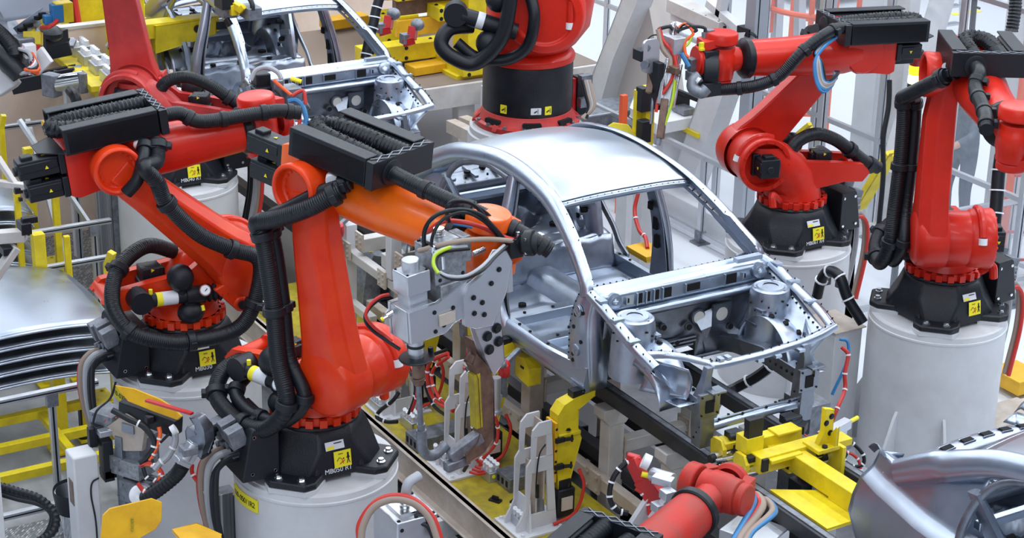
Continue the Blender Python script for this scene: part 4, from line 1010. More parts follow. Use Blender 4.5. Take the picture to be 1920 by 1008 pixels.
# ------------------------------------------------------------------ conveyor
for y0, lab in ((7.12, 'black conveyor rail on the near side under the car bodies'), (7.84, 'black conveyor rail on the far side under the car bodies')):
    t = thing('conveyor_rail', lab, 'rail', (-11.5, y0, 1.19))
    b = MB(); bbx(b, -19.5, -6.6, y0-.045, y0+.045, 1.20, 1.31); obj('rail_beam', b, BEAM, t, bevel=.006)
    b = MB(); bbx(b, -19.5, -6.6, y0-.02, y0+.02, 1.311, 1.318); obj('wear_strip', b, ALD, t)
for y0, z0, lab in ((7.22, .60, 'dark lower track running below the near conveyor rail'), (7.75, .60, 'dark lower track below the far conveyor rail')):
    b = MB(); bbx(b, -19, -7, y0-.05, y0+.05, z0, z0+.10); tag(obj('lower_track', b, BEAM, bevel=.005), lab, 'rail')
b = MB(); bbx(b, -18, -7.0, 6.95, 8.3, .012, .05); tag(obj('under_line_shade', b, mat('shade_black_sheet', (.02, .02, .023), .4)), 'black painted-shade tray on the floor under the conveyor', 'underlay')  # black sheet laid in to darken the floor like shade under the conveyor
# support frames : posts with saddle tops, cross beams with bolted flanges
def frame_bay(x, k):
    labs = ['first pale support trestle from the front, its saddle under the near rail', 'second pale support trestle behind the foremost yellow clamp tower', 'third pale support trestle, just left of the hinge pillar', 'fourth pale support trestle under the centre pillar', 'fifth pale support trestle, behind the machined gun housing', 'pale support trestle furthest back, behind the orange forearm']
    t = thing('support_trestle', labs[k], 'trestle', (x, 7.48, 0), 0, 'conveyor support trestles')
    for yy in (7.12, 7.84):
        b = MB(); b.box((x, yy, .54), (.13, .13, 1.08)); b.box((x, yy, .01), (.28, .28, .02)); obj('post', b, GRY if k < 2 else TANP, t, bevel=.006)
        b = MB(); b.loft([[V(x-.07, yy-.07, 1.06), V(x+.07, yy-.07, 1.06), V(x+.07, yy+.07, 1.06), V(x-.07, yy+.07, 1.06)], [V(x-.07, yy-.12, 1.12), V(x+.07, yy-.12, 1.12), V(x+.07, yy+.12, 1.12), V(x-.07, yy+.12, 1.12)], [V(x-.07, yy-.12, 1.19), V(x+.07, yy-.12, 1.19), V(x+.07, yy+.12, 1.19), V(x-.07, yy+.12, 1.19)]]); obj('saddle', b, GRY if k < 2 else TANP, t, bevel=.004)
    b = MB(); bbx(b, x-.05, x+.05, 7.185, 7.775, .80, .90); obj('cross_beam', b, GRY, t, bevel=.005)
    for yy in (7.195, 7.765):
        b = MB(); b.box((x, yy, .85), (.15, .015, .19)); b.bolts([(x+dx, yy-.008, .85+dz) for dx in (-.05, .05) for dz in (-.06, 0, .06)], (0, -1, 0), .009, .01); obj('bolted_flange', b, TANP, t)
for k, x in enumerate((-9.57, -10.34, -11.45, -12.55, -13.6, -14.9)): frame_bay(x, k)
b = MB(); bbx(b, -15.5, -9.3, 6.98, 7.06, .56, .66); 
t = thing('longitudinal_beam', 'long warm-grey beam bolted along the front of the trestles', 'beam', (-12, 7.02, .56)); obj('beam', b, TANP, t, bevel=.005)
for x in (-9.57, -10.34, -11.45, -12.55, -13.6, -14.9):
    b = MB(); b.box((x, 6.97, .61), (.17, .02, .16)); b.bolts([(x+dx, 6.958, .61+dz) for dx in (-.06, .06) for dz in (-.05, .05)], (0, -1, 0), .012, .012); obj('splice_plate', b, TANP, t)
b = MB(); bbx(b, -15.5, -9.3, 6.98, 7.06, .14, .24); t = tag(obj('longitudinal_beam', b, TANP, bevel=.005), 'lower warm-grey beam along the trestles close to the floor', 'beam')
# ------------------------------------------------------------------ fixture platform, yellow top, warm-grey side channel
t = thing('fixture_platform', 'long platform with a dirty yellow top beside the line, carrying the clamp towers', 'platform', (-12.2, 6.5, 0))
b = MB(); bbx(b, -15.1, -9.2, 6.12, 6.95, .47, .49); obj('top_plate', b, YELD, t)
b = MB(); bbx(b, -15.1, -9.2, 6.08, 6.12, .27, .50); bbx(b, -15.1, -9.2, 6.02, 6.12, .27, .285); bbx(b, -15.1, -9.2, 6.06, 6.14, .49, .50); obj('side_channel', b, TANP, t, bevel=.003)
b = MB(); bbx(b, -15.1, -9.2, 6.9, 6.94, .27, .47); obj('side_channel', b, TANP, t)
for x in (-9.75, -10.9, -12.1, -13.4, -14.8):
    b = MB(); bbx(b, x-.03, x+.03, 5.98, 6.9, .12, .27); bbx(b, x-.14, x+.14, 5.86, 6.12, .09, .12); obj('levelling_foot', b, WHT, t)
    for dy in (-.03, ):
        for dx in (-.08, .08):
            b = MB(); b.cyl((x+dx, 5.93, 0), (x+dx, 5.93, .17), .018, n=10); b.cyl((x+dx, 5.93, .12), (x+dx, 5.93, .15), .035, n=6); b.cyl((x+dx, 5.93, .0), (x+dx, 5.93, .02), .045, n=12); obj('levelling_bolt', b, BPL, t)
for x, y in ((-11.7, 6.35), (-11.55, 6.5), (-10.6, 6.3), (-10.5, 6.42), (-12.9, 6.3)):
    b = MB(); b.box((x, y, .497), (.09, .05, .014), Matrix.Rotation(.5, 3, 'Z')); b.box((x, y, .515), (.05, .014, .03), Matrix.Rotation(.5, 3, 'Z')); obj('lifting_lug', b, BLK, t)
def duct(label, x, y0, y1):
    t = thing('cable_duct', label, 'duct', (x, (y0+y1)/2, .49)); b = MB(); bbx(b, x-.10, x+.10, y0, y1, .49, .60); obj('duct_body', b, ALD, t, bevel=.004)
    b = MB()
    for k in range(3): bbx(b, x-.08+.06*k, x-.05+.06*k, y0-.002, y0+.002, .52, .57)
    obj('slot', b, DRK, t) if False else objsplit('slot', b, DRK, t)
duct('grey cable duct on the platform between the first two clamp towers', -11.62, 6.15, 6.75)
duct('dark grey cable duct behind the red hose bundle on the platform', -10.75, 6.45, 6.95)
def manifold(x, y, lab, n=4, z=.49):
    t = thing('valve_block', lab, 'valve block', (x, y, z), 0, 'valve blocks with white plugs')
    b = MB(); b.box((x, y, z+.04), (.20, .11, .08)); obj('block', b, ALU, t, bevel=.004)
    b = MB(); b.cyl((x+.101, y-.02, z+.05), (x+.104, y-.02, z+.05), .015, n=10); obj('yellow_cap', b, LYEL, t)
    for k in range(n):
        for j in (-1, 1):
            b = MB(); p = V(x-.07+.045*k, y+j*.028, z+.08); b.cyl(p, p+V(.005, 0, .035), .014, n=10); b.cyl(p+V(.0, 0, .03), p+V(.02, -.01, .06), .017, n=10); obj('plug', b, WPL, t)
manifold(-12.35, 6.25, 'valve block with white plugs at the foot of the tower under the gun')
manifold(-11.95, 6.33, 'valve block with white plugs on the platform right of the gun electrode')
manifold(-11.3, 6.25, 'valve block with white plugs at the foot of the middle clamp tower')
manifold(-10.95, 6.45, 'valve block feeding the red hose bundle', 4)
manifold(-10.22, 6.28, 'valve block with white plugs at the foot of the front clamp tower')
# clamp towers
def tower(x, y, h, label, top=True, seed=0):
    t = thing('clamp_tower', label, 'clamp tower', (x, y, .49), 0, 'clamp towers on the platform')
    z0 = .49; H = h-z0
    b = MB(); b.box((x, y+.02, z0+.01), (.36, .42, .02)); b.bolts([(x+.15, y-.15, z0+.02), (x-.15, y-.15, z0+.02), (x+.15, y+.16, z0+.02)], (0, 0, 1), .014, .016); obj('foot_plate', b, WHT, t, bevel=.003)
    # pierced side webs : thin plates in the x-z plane, stepped outline with two windows
    def web(xx, name):
        w = MB()
        def fn(u, v, q): return V(xx+q, y+u, z0+v)
        yo = [(-.16, 0), (-.16, .06), (-.09, .17), (-.09, H*.62), (-.05, H*.70), (-.05, H*.93), (.0, H), (.09, H), (.13, H*.25), (.17, .0)]
        for lo, hi, a, c in ((.0, .12, 0, 0),):
            pass
        # build as frame strips so that the windows are open
        w.prism([(-.16, 0), (.17, 0), (.155, .13), (-.12, .13), (-.16, .06)], fn, -.008, .008)
        w.prism([(-.12, .13), (-.065, .13), (-.05, H*.55), (-.09, H*.55), (-.09, .19)], fn, -.008, .008)
        w.prism([(.155, .13), (.125, H*.55), (.07, H*.55), (.09, .13)], fn, -.008, .008)
        w.prism([(-.09, H*.55), (.125, H*.55), (.118, H*.68), (-.055, H*.68), (-.09, H*.62)], fn, -.008, .008)
        w.prism([(-.055, H*.68), (-.02, H*.68), (-.015, H*.88), (-.055, H*.88)], fn, -.008, .008)
        w.prism([(.118, H*.68), (.105, H*.88), (.06, H*.88), (.065, H*.68)], fn, -.008, .008)
        w.prism([(-.055, H*.88), (.105, H*.88), (.10, H), (.0, H), (-.05, H*.94)], fn, -.008, .008)
        obj(name, w, WHT, t, bevel=.002)
    web(x-.08, 'side_web'); web(x+.08, 'side_web')
    b = MB(); b.box((x, y+.0, z0+H*.32), (.15, .012, H*.55)); b.box((x, y+.06, z0+H*.62), (.15, .012, H*.7)); obj('rib_plate', b, TANP, t)
    b = MB(); b.loft([[V(x-.14, y-.09, z0+.02), V(x+.14, y-.09, z0+.02), V(x+.14, y-.07, z0+.02), V(x-.14, y-.07, z0+.02)], [V(x-.08, y-.06, z0+.25), V(x+.08, y-.06, z0+.25), V(x+.08, y-.05, z0+.25), V(x-.08, y-.05, z0+.25)]]); obj('gusset', b, WHT, t)
    b = MB(); b.box((x+.02, y+.145, z0+H*.68), (.13, .02, H*.55)); b.mi = 1; b.dots([(x+.086, y+.145, z0+H*(.5+.1*k)) for k in range(5)], (1, 0, 0), .011, .002); obj('shim_plate', b, [AMB, BLK], t, bevel=.003)
    # yellow clamp arm reaching up to the sill
    b = MB()
    def fa(u, v, q): return V(x+.02+q, y+.16+u, z0+v)
    b.prism([(.02, H*.32), (.06, H*.25), (.10, H*.30), (.20, H*.75), (.17, H*.86), (.17, H*1.03), (.30, H*1.12), (.30, H*1.16), (.14, H*1.13), (.05, H*1.10), (.0, H*1.02), (.0, H*.60)], fa, -.05, .05)
    b.box((x+.02, y+.26, z0+H*.82), (.13, .18, .03)); obj('clamp_arm', b, YEL, t, bevel=.006)
    b = MB(); b.box((x+.02, y+.34, z0+H*1.16), (.07, .10, .05)); b.bolts([(x+.07, y+.25, z0+H*.86), (x+.03, y+.3, z0+H*.86)], (0, 0, 1), .014, .014); obj('locating_pad', b, BPL, t)
    for q in (.55, .8):
        b = MB(); b.box((x+.09, y+.17, z0+H*q), (.03, .07, .035)); b.cyl((x+.10, y+.2, z0+H*q), (x+.10, y+.27, z0+H*q-.01), .014, n=8); b.cyl((x+.10, y+.265, z0+H*q-.03), (x+.10, y+.265, z0+H*q+.02), .008, n=8); obj('proximity_switch', b, BPL, t)
    b = MB(); b.box((x+.02, y+.24, z0+.16), (.16, .14, .22)); b.box((x+.02, y+.24, z0+.30), (.11, .11, .08)); obj('drive_unit', b, BLK, t, bevel=.01)
    b = MB(); b.box((x+.105, y+.24, z0+.16), (.01, .09, .10)); obj('drive_plate', b, TANP, t)
    b = MB(); b.tube([(x+.06, y+.10, z0+H*.8), (x+.10, y-.0, z0+H*.72), (x+.10, y-.02, z0+H*.45), (x+.10, y-.01, z0+H*.35)], .006, 6); b.box((x+.10, y-.01, z0+H*.38), (.02, .02, .10)); obj('sensor_cable', b, RUB, t)
    b = MB(); b.tube([(x+.12, y+.32, z0+H*.5), (x+.16, y+.34, z0+.3), (x+.15, y+.28, z0+.1), (x+.12, y+.12, z0+.03)], .013, 8); obj('red_air_hose', b, CRED, t)
    return t
tower(-12.28, 6.36, 1.36, 'clamp tower directly behind the welding gun electrode')
tower(-11.18, 6.33, 1.33, 'middle clamp tower with red and black hoses tied to it')
tower(-10.18, 6.34, 1.33, 'front clamp tower nearest the camera, its yellow arm at the sill corner')
# hose bundles around the middle towers
def hose(name, label, cat, pts, r, m, n=8, rib=0, pitch=.02, ties=0, parent=None, group=None):
    b = MB(); b.tube(pts, r, n, 8, rib, pitch)
    if parent is not None: return obj(name, b, m, parent)
    if not ties:
        o = obj(name, b, m); return tag(o, label, cat, group)
    t = thing(name, label, cat, pts[0], 0, group); obj('hose', b, m, t); P = catmull(pts, 8); st = max(2, len(P)//(ties+1))
    for i in range(st, len(P)-2, st):
        b = MB(); d_ = (P[i+1]-P[i-1]).normalized(); b.cyl(P[i]-d_*.006, P[i]+d_*.006, r*1.25, n=10); obj('cable_tie', b, WPL, t)
    return t
A_ = lambda x, y, yy: PY(x, y, yy)
hose('hose_loop', 'large red hose loop below the gun beside the yellow arm', 'hose', [A_(840, 662, 6.45), A_(806, 680, 6.4), A_(802, 715, 6.38), A_(816, 750, 6.38), A_(850, 770, 6.36)], .016, CRED, ties=4)
hose('hose_loop', 'inner red hose loop just inside the largest one', 'hose', [A_(842, 668, 6.45), A_(814, 690, 6.4), A_(810, 715, 6.38), A_(826, 748, 6.38), A_(852, 764, 6.4)], .013, CRED, ties=4)
hose('hose_loop', 'black hose loop outside the red ones below the gun', 'hose', [A_(838, 655, 6.47), A_(802, 672, 6.42), A_(796, 712, 6.4), A_(812, 758, 6.4), A_(838, 780, 6.4)], .014, RUB, ties=3)
hose('hose_run', 'red and tied hose hanging down the left side of the first tower', 'hose', [A_(772, 650, 6.3), A_(765, 670, 6.26), A_(776, 698, 6.2), A_(783, 720, 6.2), A_(780, 745, 6.2), A_(772, 770, 6.2)], .012, CRED, ties=4)
hose('hose_run', 'black hose beside the red one on the first tower', 'hose', [A_(768, 648, 6.32), A_(761, 672, 6.28), A_(771, 700, 6.22), A_(778, 722, 6.22), A_(776, 748, 6.2), A_(766, 775, 6.2)], .012, RUB, ties=3)
hose('hose_run', 'red and black hose dipping from the valve block in front of the platform', 'hose', [A_(748, 735, 6.1), A_(735, 752, 6.05), A_(712, 770, 6.02), A_(707, 782, 6.0), A_(725, 790, 6.05), A_(745, 790, 6.1)], .016, RUB, ties=3)
hose('hose_run', 'black hose with ties running down the middle tower', 'hose', [A_(875, 690, 6.25), A_(882, 705, 6.2), A_(886, 745, 6.18), A_(887, 800, 6.18), A_(886, 850, 6.18), A_(870, 882, 6.2)], .014, RUB, ties=5)
hose('hose_run', 'red hose running down the middle tower', 'hose', [A_(880, 692, 6.24), A_(887, 712, 6.18), A_(890, 750, 6.16), A_(890, 800, 6.16), A_(889, 850, 6.18), A_(903, 872, 6.25)], .012, CRED, ties=4)
hose('hose_run', 'red hose arching over the top of the middle tower to the red clamp', 'hose', [A_(870, 690, 6.28), A_(890, 694, 6.3), A_(912, 686, 6.4), A_(926, 668, 6.5), A_(935, 655, 6.55)], .013, CRED, ties=3)
hose('hose_run', 'red hose from the middle tower under the grey cylinder', 'hose', [A_(884, 760, 6.2), A_(900, 770, 6.25), A_(925, 778, 6.35), A_(933, 800, 6.4), A_(930, 830, 6.4), A_(905, 860, 6.35), A_(900, 872, 6.3)], .013, CRED, ties=5)
for k in range(5):
    hose('hose_run', 'red hose in the flat bundle entering the dark duct', 'hose', [PZ(880+k*5, 884-k*5, .56), PZ(900+k*4, 888-k*5, .55), PZ(930, 880-k*4, .54), PZ(936, 876-k*4, .54)], .011, CRED, group='red hose bundle entering the duct')
# grey cylinder and red clamps under the sill
def clampunit(px, py, yy, lab, s=1):
    p = PY(px, py, yy); t = thing('toggle_clamp', lab, 'clamp', p, 0, 'red toggle clamps')
    b = MB(); b.loft([[p+V(.05*s*math.cos(a)*k, .04*s*math.sin(a), z_) for a in [2*PI*i/7 for i in range(7)]] for z_, k in ((-.06*s, 1), (-.02, 1.4), (.04*s, 1.3), (.06*s, .7))]); obj('red_body', b, CREDP, t, bevel=.006)
    b = MB(); b.cyl(p+V(0, -.01, -.06*s), p+V(0, -.0, -.22*s), .032, n=14); obj('cylinder', b, ALD, t)
    b = MB(); b.beam(p+V(0, 0, .03), p+V(-.05, .16*s, .10*s), .04, .035); b.ball(p+V(.03, -.03, .05), .03); obj('grey_jaw', b, ALD, t, bevel=.005)
clampunit(945, 690, 6.55, 'red toggle clamp right of the middle tower top')
clampunit(885, 665, 6.55, 'red toggle clamp behind the welding gun arm')
clampunit(870, 590, 6.62, 'small red clamp under the sill by the gun bracket', .8)
clampunit(635, 430, 6.6, 'red clamp seen through the gap under the orange forearm')
b = MB(); p = PY(930, 735, 6.45); b.cyl(p+V(0, 0, .12), p+V(0, 0, -.14), .035, n=16); b.cyl(p+V(0, 0, -.14), p+V(0, 0, -.17), .05, n=16); b.box(p+V(0, 0, -.05), (.03, .09, .05)); tag(obj('air_cylinder', b, ALU), 'grey air cylinder hanging below the red toggle clamp', 'cylinder')
for px, py, yy, sx, lab in ((990, 690, 6.85, .20, 'yellow block behind the trestle beam under the sill'), (905, 620, 6.75, .34, 'yellow plate with dark slots under the sill left of the middle tower')):
    b = MB(); p = PY(px, py, yy); b.prism([(-sx/2, -.08), (sx/2, -.10), (sx/2, .04), (.02, .10), (-sx/2, .08)], lambda u, v, w: p+V(u, w, v), -.05, .05); b.mi = 1; b.box(p+V(0, -.052, .02), (.05, .006, .02)); tag(obj('yellow_bracket', b, [YEL, BLK], bevel=.005), lab, 'bracket')
# grey hooded control cabinets seen under the forearm
for px, py, lab in ((622, 490, 'grey hooded cabinet left of the pale trestle, behind the upright link'), (698, 540, 'grey hooded cabinet in front of the trestle, below the orange forearm')):
    t = thing('hooded_cabinet', lab, 'cabinet', PZ(px, py+40, .5), 0, 'grey hooded cabinets'); o = PZ(px, py+40, .5)
    b = MB(); b.prism([(-.16, 0), (.12, 0), (.12, .52), (-.04, .56), (-.12, .42)], lambda u, v, w: o+V(w, u, v), -.12, .12); obj('hood', b, ALD, t, bevel=.006)
    b = MB(); b.box(o+V(.13, .06, .30), (.02, .08, .36)); obj('cable_entry', b, BPL, t, bevel=.004); b = MB(); b.box(o+V(.0, -.02, .565), (.05, .035, .004)); obj('yellow_label', b, LYEL, t)
# dark machinery below the conveyor
random.seed(11)
for k in range(14):
    x = -15.5+.55*k; y = random.choice((7.35, 7.5, 7.62)); t = thing('drive_machinery', 'dark drive unit below the conveyor between the trestles', 'machine part', (x, y, .05), 0, 'dark drive units under the line')
    h = random.uniform(.15, .4); b = MB(); b.box((x, y, .05+h/2), (.22, .20, h)); b.cyl((x-.1, y-.12, .05+h*.7), (x+.16, y-.12, .05+h*.7), .05, n=14); obj('housing', b, BLK, t, bevel=.01)
    b = MB(); b.box((x+.02, y-.105, .1+h*.4), (.08, .01, .08)); obj('plate', b, TANP if k % 2 else ALD, t)

t = thing('bolted_frame', 'pale bolted frame seen in the gap between the red link and the orange forearm', 'frame', (-13.4, 6.72, .5)); yy_ = 6.72
def fp(x, y, d=0): return PY(x, y, yy_+d)
for x0, y0, x1, y1, w in ((655, 418, 655, 640, .10), (738, 440, 738, 520, .10), (628, 452, 772, 556, .08), (650, 560, 700, 600, .07), (625, 585, 680, 625, .08)):
    b = MB(); b.beam(fp(x0, y0), fp(x1, y1), w, w); obj('frame_bar', b, WHT if w > .09 else GRY, t, bevel=.005)
for x0, y0, dx in ((690, 458, 45), (735, 490, 55)):
    b = MB(); a_ = fp(x0-15, y0); b.beam(a_, a_+V(0, .45, 0), .11, .12); obj('cross_stub', b, GRY, t, bevel=.005)
for x0, y0 in ((650, 468), (716, 522), (674, 452), (748, 492)):
    b = MB(); p = fp(x0, y0, -.06); b.box(p, (.13, .02, .15)); b.bolts([p+V(dx, -.01, dz) for dx in (-.035, .035) for dz in (-.045, 0, .045)], (0, -1, 0), .010, .01); obj('bolted_plate', b, TANP, t)
b = MB(); p = fp(660, 640); b.loft([[p+V(dx*.18, dy*.14, -.30) for dx, dy in ((-1, -1), (1, -1), (1, 1), (-1, 1))], [p+V(dx*.06, dy*.06, .05) for dx, dy in ((-1, -1), (1, -1), (1, 1), (-1, 1))]]); obj('flared_foot', b, ALD, t)
for x0, y0, lab in ((500, 560, 'white plug block behind the black base of the left robot'),):
    p = PZ(x0+5, y0+30, .49); manifold(p.x, 6.25, lab)
# ------------------------------------------------------------------ welding gun of the foreground robot
def unit(v): return Vector(v).normalized()
def big_gun():
    D = 10.95
    g = lambda x, y, d=0: PD(x, y, D+d)
    t = thing('welding_gun', 'large machined aluminium spot welding gun in front of the middle car body', 'welding gun', g(860, 560, .1))
    # local frame of the gun: ex along its plates (towards upper right), ez up, ey through the plates
    c0 = g(735, 600); c1 = g(905, 540, .35)
    ex = unit(c1-c0); ez = V(0, 0, 1); ey = unit(ez.cross(ex)); ez = unit(ex.cross(ey)); Rm = Matrix((ex, ey, ez)).transposed()
    O = g(775, 575)
    def L(a, n, z): return O+ex*a+ey*n+ez*z
    S = 1
    # actuator
    b = MB(); b.cyl(L(0, 0, .23), L(0, 0, .30), .052, n=28); b.box(L(0, 0, .17), (.16, .15, .13), Rm); b.box(L(0, 0, .06), (.13, .12, .12), Rm); b.box(L(.085, 0, .17), (.02, .11, .10), Rm)
    a_ = obj('servo_actuator', b, ALU, t, bevel=.006)
    b = MB(); b.bolts([L(dx, dy, .235) for dx in (-.065, .065) for dy in (-.06, .06)], ez, .006, .006); b.bolts([L(.096, dy, z_) for dy in (-.04, 0, .04) for z_ in (.14, .20)], ex, .005, .005); obj('cap_screw', b, BPL, a_)
    b = MB(); b.box(L(.0, 0, -.075), (.20, .19, .20), Rm); obj('actuator_housing', b, ALU, t, bevel=.005)
    b = MB(); b.cyl(L(0, 0, -.17), L(0, 0, -.29), .048, n=24); b.mi = 1; b.cyl(L(0, 0, -.235), L(0, 0, -.25), .052, n=24); b.mi = 0; b.cyl(L(0, 0, -.26), L(0, 0, -.33), .043, n=24); obj('ram', b, [ALU, BLK], t)
    b = MB(); b.lathe(L(0, 0, -.33), ez, [(0, .10), (.008, .105), (.014, .10), (.016, .04)], 28); b.cyl(L(.10, .0, -.34), L(.10, 0, -.29), .016, n=12); obj('rubber_shield', b, RUB, t)
    b = MB(); b.cyl(L(.0, 0, -.33), L(.0, 0, -.45), .026, .034, n=14); b.box(L(.01, 0, -.42), (.05, .06, .09), Rm); b.cyl(L(0, 0, -.45), L(.005, 0, -.50), .045, .03, n=14); obj('electrode_holder', b, COP, t, bevel=.004)
    b = MB(); b.cyl(L(.0, 0, -.50), L(.0, 0, -.76), .017, n=12); b.cyl(L(0, 0, -.76), L(0, 0, -.83), .026, .02, n=12); b.tube([L(0, 0, -.80), L(.0, 0, -.92), L(.03, 0, -.98), L(.09, 0, -1.0), L(.17, 0, -.96)], .032, 12); obj('lower_electrode', b, ALD, t)
    # two side plates with bolt groups
    for n_ in (-.095, .095):
        b = MB()
        b.prism([(-.10, -.17), (.14, -.17), (.20, -.13), (.30, -.11), (.30, .10), (.24, .08), (.10, .03), (-.10, .03)], lambda u, v, w: L(u, n_+w, v), -.012, .012)
        obj('side_plate', b, ALU, t, bevel=.004)
    b = MB(); b.prism([(.26, -.16), (.34, -.20), (.46, -.22), (.56, -.05), (.62, .14), (.58, .22), (.50, .24), (.40, .12), (.30, .08), (.26, .02)], lambda u, v, w: L(u, w, v), -.13, -.105); mp = obj('main_plate', b, ALU, t, bevel=.005)
    b = MB(); b.prism([(.34, -.20), (.46, -.22), (.52, -.10), (.54, -.48), (.46, -.55), (.40, -.42)], lambda u, v, w: L(u, w, v), -.12, -.06); obj('lower_plate', b, ALU, t, bevel=.005)
    b = MB()
    b.bolts([L(a, -.132, z_) for a, z_ in ((.33, -.0), (.39, -.05), (.33, -.10), (.40, -.13), (.46, .05), (.52, .12))], -ey, .011, .012)
    b.bolts([L(a, -.108, z_) for a, z_ in ((.07, -.02), (.07, -.14), (.13, -.06), (.13, -.12), (.20, -.03), (.20, -.09))], -ey, .009, .010)
    b.bolts([L(a, -.122, z_) for a, z_ in ((.42, -.28), (.49, -.25), (.43, -.37), (.50, -.34))], -ey, .022, .022)
    objsplit('bolt', b, BPL, mp)
    b = MB(); b.box(L(.15, -.115, -.08), (.11, .012, .07), Rm); obj('name_plate', b, TANP, t)
    # transformer block behind
    b = MB(); b.box(L(.22, .02, .23), (.22, .20, .22), Rm); b.box(L(.22, .02, .35), (.17, .16, .03), Rm); b.box(L(.24, .0, .05), (.22, .20, .14), Rm); b.box(L(.36, .02, .27), (.06, .14, .16), Rm)
    tr = obj('transformer', b, mat('cast_aluminium', (.40, .42, .45), .45, .7, noise=.3, nscale=20), t, bevel=.006)
    b = MB(); b.bolts([L(.22+dx, .02+dy, .342) for dx in (-.09, .09) for dy in (-.08, 0, .08)], ez, .008, .008); b.bolts([L(.22+dx, -.08, .23+dz) for dx in (-.08, .08) for dz in (-.08, .08)], -ey, .008, .008); objsplit('bolt', b, BPL, tr)
    b = MB(); 
    for k in range(4): b.cyl(L(.22, .02, .36+.016*k), L(.22, .02, .372+.016*k), .034-.002*(k % 2), n=16)
    b.cyl(L(.12, -.06, .24), L(.12, -.06, .36), .014, n=10); b.cyl(L(.16, -.09, .22), L(.16, -.09, .30), .013, n=10); b.cyl(L(.50, -.02, .22), L(.42, -.02, .21), .02, n=12); obj('cable_gland', b, CHR, t)
    # C-frame: brown casting down and grey hook forward
    b = MB(); b.prism([(.36, -.40), (.44, -.50), (.47, -.60), (.46, -1.0), (.40, -1.06), (.26, -1.08), (.24, -1.02), (.33, -.97), (.36, -.90), (.36, -.55), (.32, -.44)], lambda u, v, w: L(u, w, v), -.09, -.03); 
    cf = obj('c_frame_casting', b, COP, t, bevel=.010)
    b = MB(); b.box(L(.355, -.062, -.70), (.045, .062, .36), Rm); obj('yellow_wear_strip', b, YELD, cf)
    b = MB(); b.beam(L(.38, -.06, -.95), L(.16, -.04, -1.03), .07, .08); b.box(L(.20, -.05, -1.08), (.16, .06, .06), Rm); obj('hook_arm', b, ALD, t, bevel=.010)
    b = MB(); b.prism([(.38, -.33), (.50, -.38), (.50, -.50), (.42, -.50)], lambda u, v, w: L(u, w, v), -.05, .06); obj('brown_adapter', b, COP, t, bevel=.004)
    # bracket to the wrist
    b = MB(); b.box(L(.62, .0, .03), (.04, .20, .20), Rm); b.beam(L(.60, 0, .16), L(.86, .02, .11), .03, .04); b.box(L(.90, .02, .13), (.07, .08, .06), Rm); b.box(L(.90, .02, .165), (.12, .05, .02), Rm); obj('wrist_bracket', b, ALU, t, bevel=.004)
    # wheel-like hose swivel at the right
    b = MB(); q = g(985, 455, .25); b.cyl(q, q+RGT*.05-FWD*.02, .078, n=28); b.cyl(q-RGT*.03, q+RGT*.07, .06, n=24); b.box(q-RGT*.07-UPV*.02, (.09, .09, .12)); sw = obj('hose_swivel', b, BPL, t, bevel=.005)
    b = MB(); b.box(q-RGT*.045+UPV*.03-FWD*.05, (.018, .018, .07)); b.box(q-RGT*.0-UPV*.02-FWD*.06, (.018, .018, .10)); obj('swivel_clip', b, CHR, sw)
    # cables of the gun
    def cab(name, lab, m, r, P, dd=0): 
        b = MB(); b.tube([g(x, y, z_+dd) for x, y, z_ in P], r, 10, 10); return obj(name, b, m, t)
    cab('black_cable', '', RUB, .013, [(795, 470, -.05), (797, 430, -.1), (820, 402, -.12), (865, 393, -.1), (900, 402, 0), (925, 425, .1), (948, 452, .2)])
    cab('black_cable', '', RUB, .010, [(808, 475, -.08), (812, 440, -.12), (832, 410, -.12), (870, 398, -.1), (908, 415, .05), (935, 445, .2)])
    cab('black_cable', '', RUB, .012, [(838, 412, .1), (840, 385, .05), (858, 376, .05), (890, 385, .1), (925, 425, .2), (955, 448, .25)])
    cab('black_cable', '', RUB, .011, [(842, 416, .1), (838, 392, .05), (850, 380, .05), (880, 380, .1), (915, 402, .2), (950, 440, .25)])
    cab('red_cable', '', CRED, .014, [(800, 436, .3), (828, 416, .2), (860, 415, .1), (900, 424, .1), (940, 442, .2), (963, 450, .2)])
    cab('blue_cable', '', CBLU, .011, [(850, 419, .2), (880, 424, .2), (920, 435, .2), (945, 445, .25)])
    cab('brown_water_hose', '', CTAN, .015, [(785, 470, -.05), (815, 462, -.1), (860, 452, -.1), (910, 448, .05), (945, 450, .15), (962, 452, .2)])
    cab('grey_cable_loop', '', CGRY, .011, [(875, 462, -.05), (835, 466, -.15), (815, 478, -.18), (816, 500, -.2), (835, 516, -.2), (870, 518, -.2), (900, 502, -.15), (925, 478, 0), (945, 460, .15)])
    cab('black_cable_loop', '', RUB, .010, [(880, 466, -.05), (838, 471, -.15), (820, 482, -.18), (820, 503, -.2), (838, 520, -.2), (870, 522, -.2), (905, 506, -.15), (930, 480, 0), (950, 462, .15)])
    cab('earth_cable', '', CGRN, .0105, [(845, 463, -.16), (828, 470, -.18), (815, 480, -.19), (813, 497, -.21), (822, 512, -.22)])
    cab('red_hose', '', CRED, .010, [(728, 552, .05), (712, 556, 0), (693, 572, 0), (686, 592, 0), (700, 612, .05), (720, 628, .1), (735, 640, .1)])
    cab('black_hose', '', RUB, .011, [(730, 556, .08), (712, 560, .03), (690, 580, .03), (685, 600, .03), (700, 620, .08), (728, 640, .1), (750, 655, .1)])
    b = MB(); b.tube([g(738, 585, -.02), g(727, 592, -.02)], .018, 10, 0); b.tube([g(727, 592, -.02), g(716, 598, -.02)], .010, 8, 0); b.mi = 1; b.tube([g(719, 596, -.02), g(715, 599, -.02)], .013, 8, 0); obj('brass_fitting', b, [CHR, LYEL], t)
    return t
big_gun()
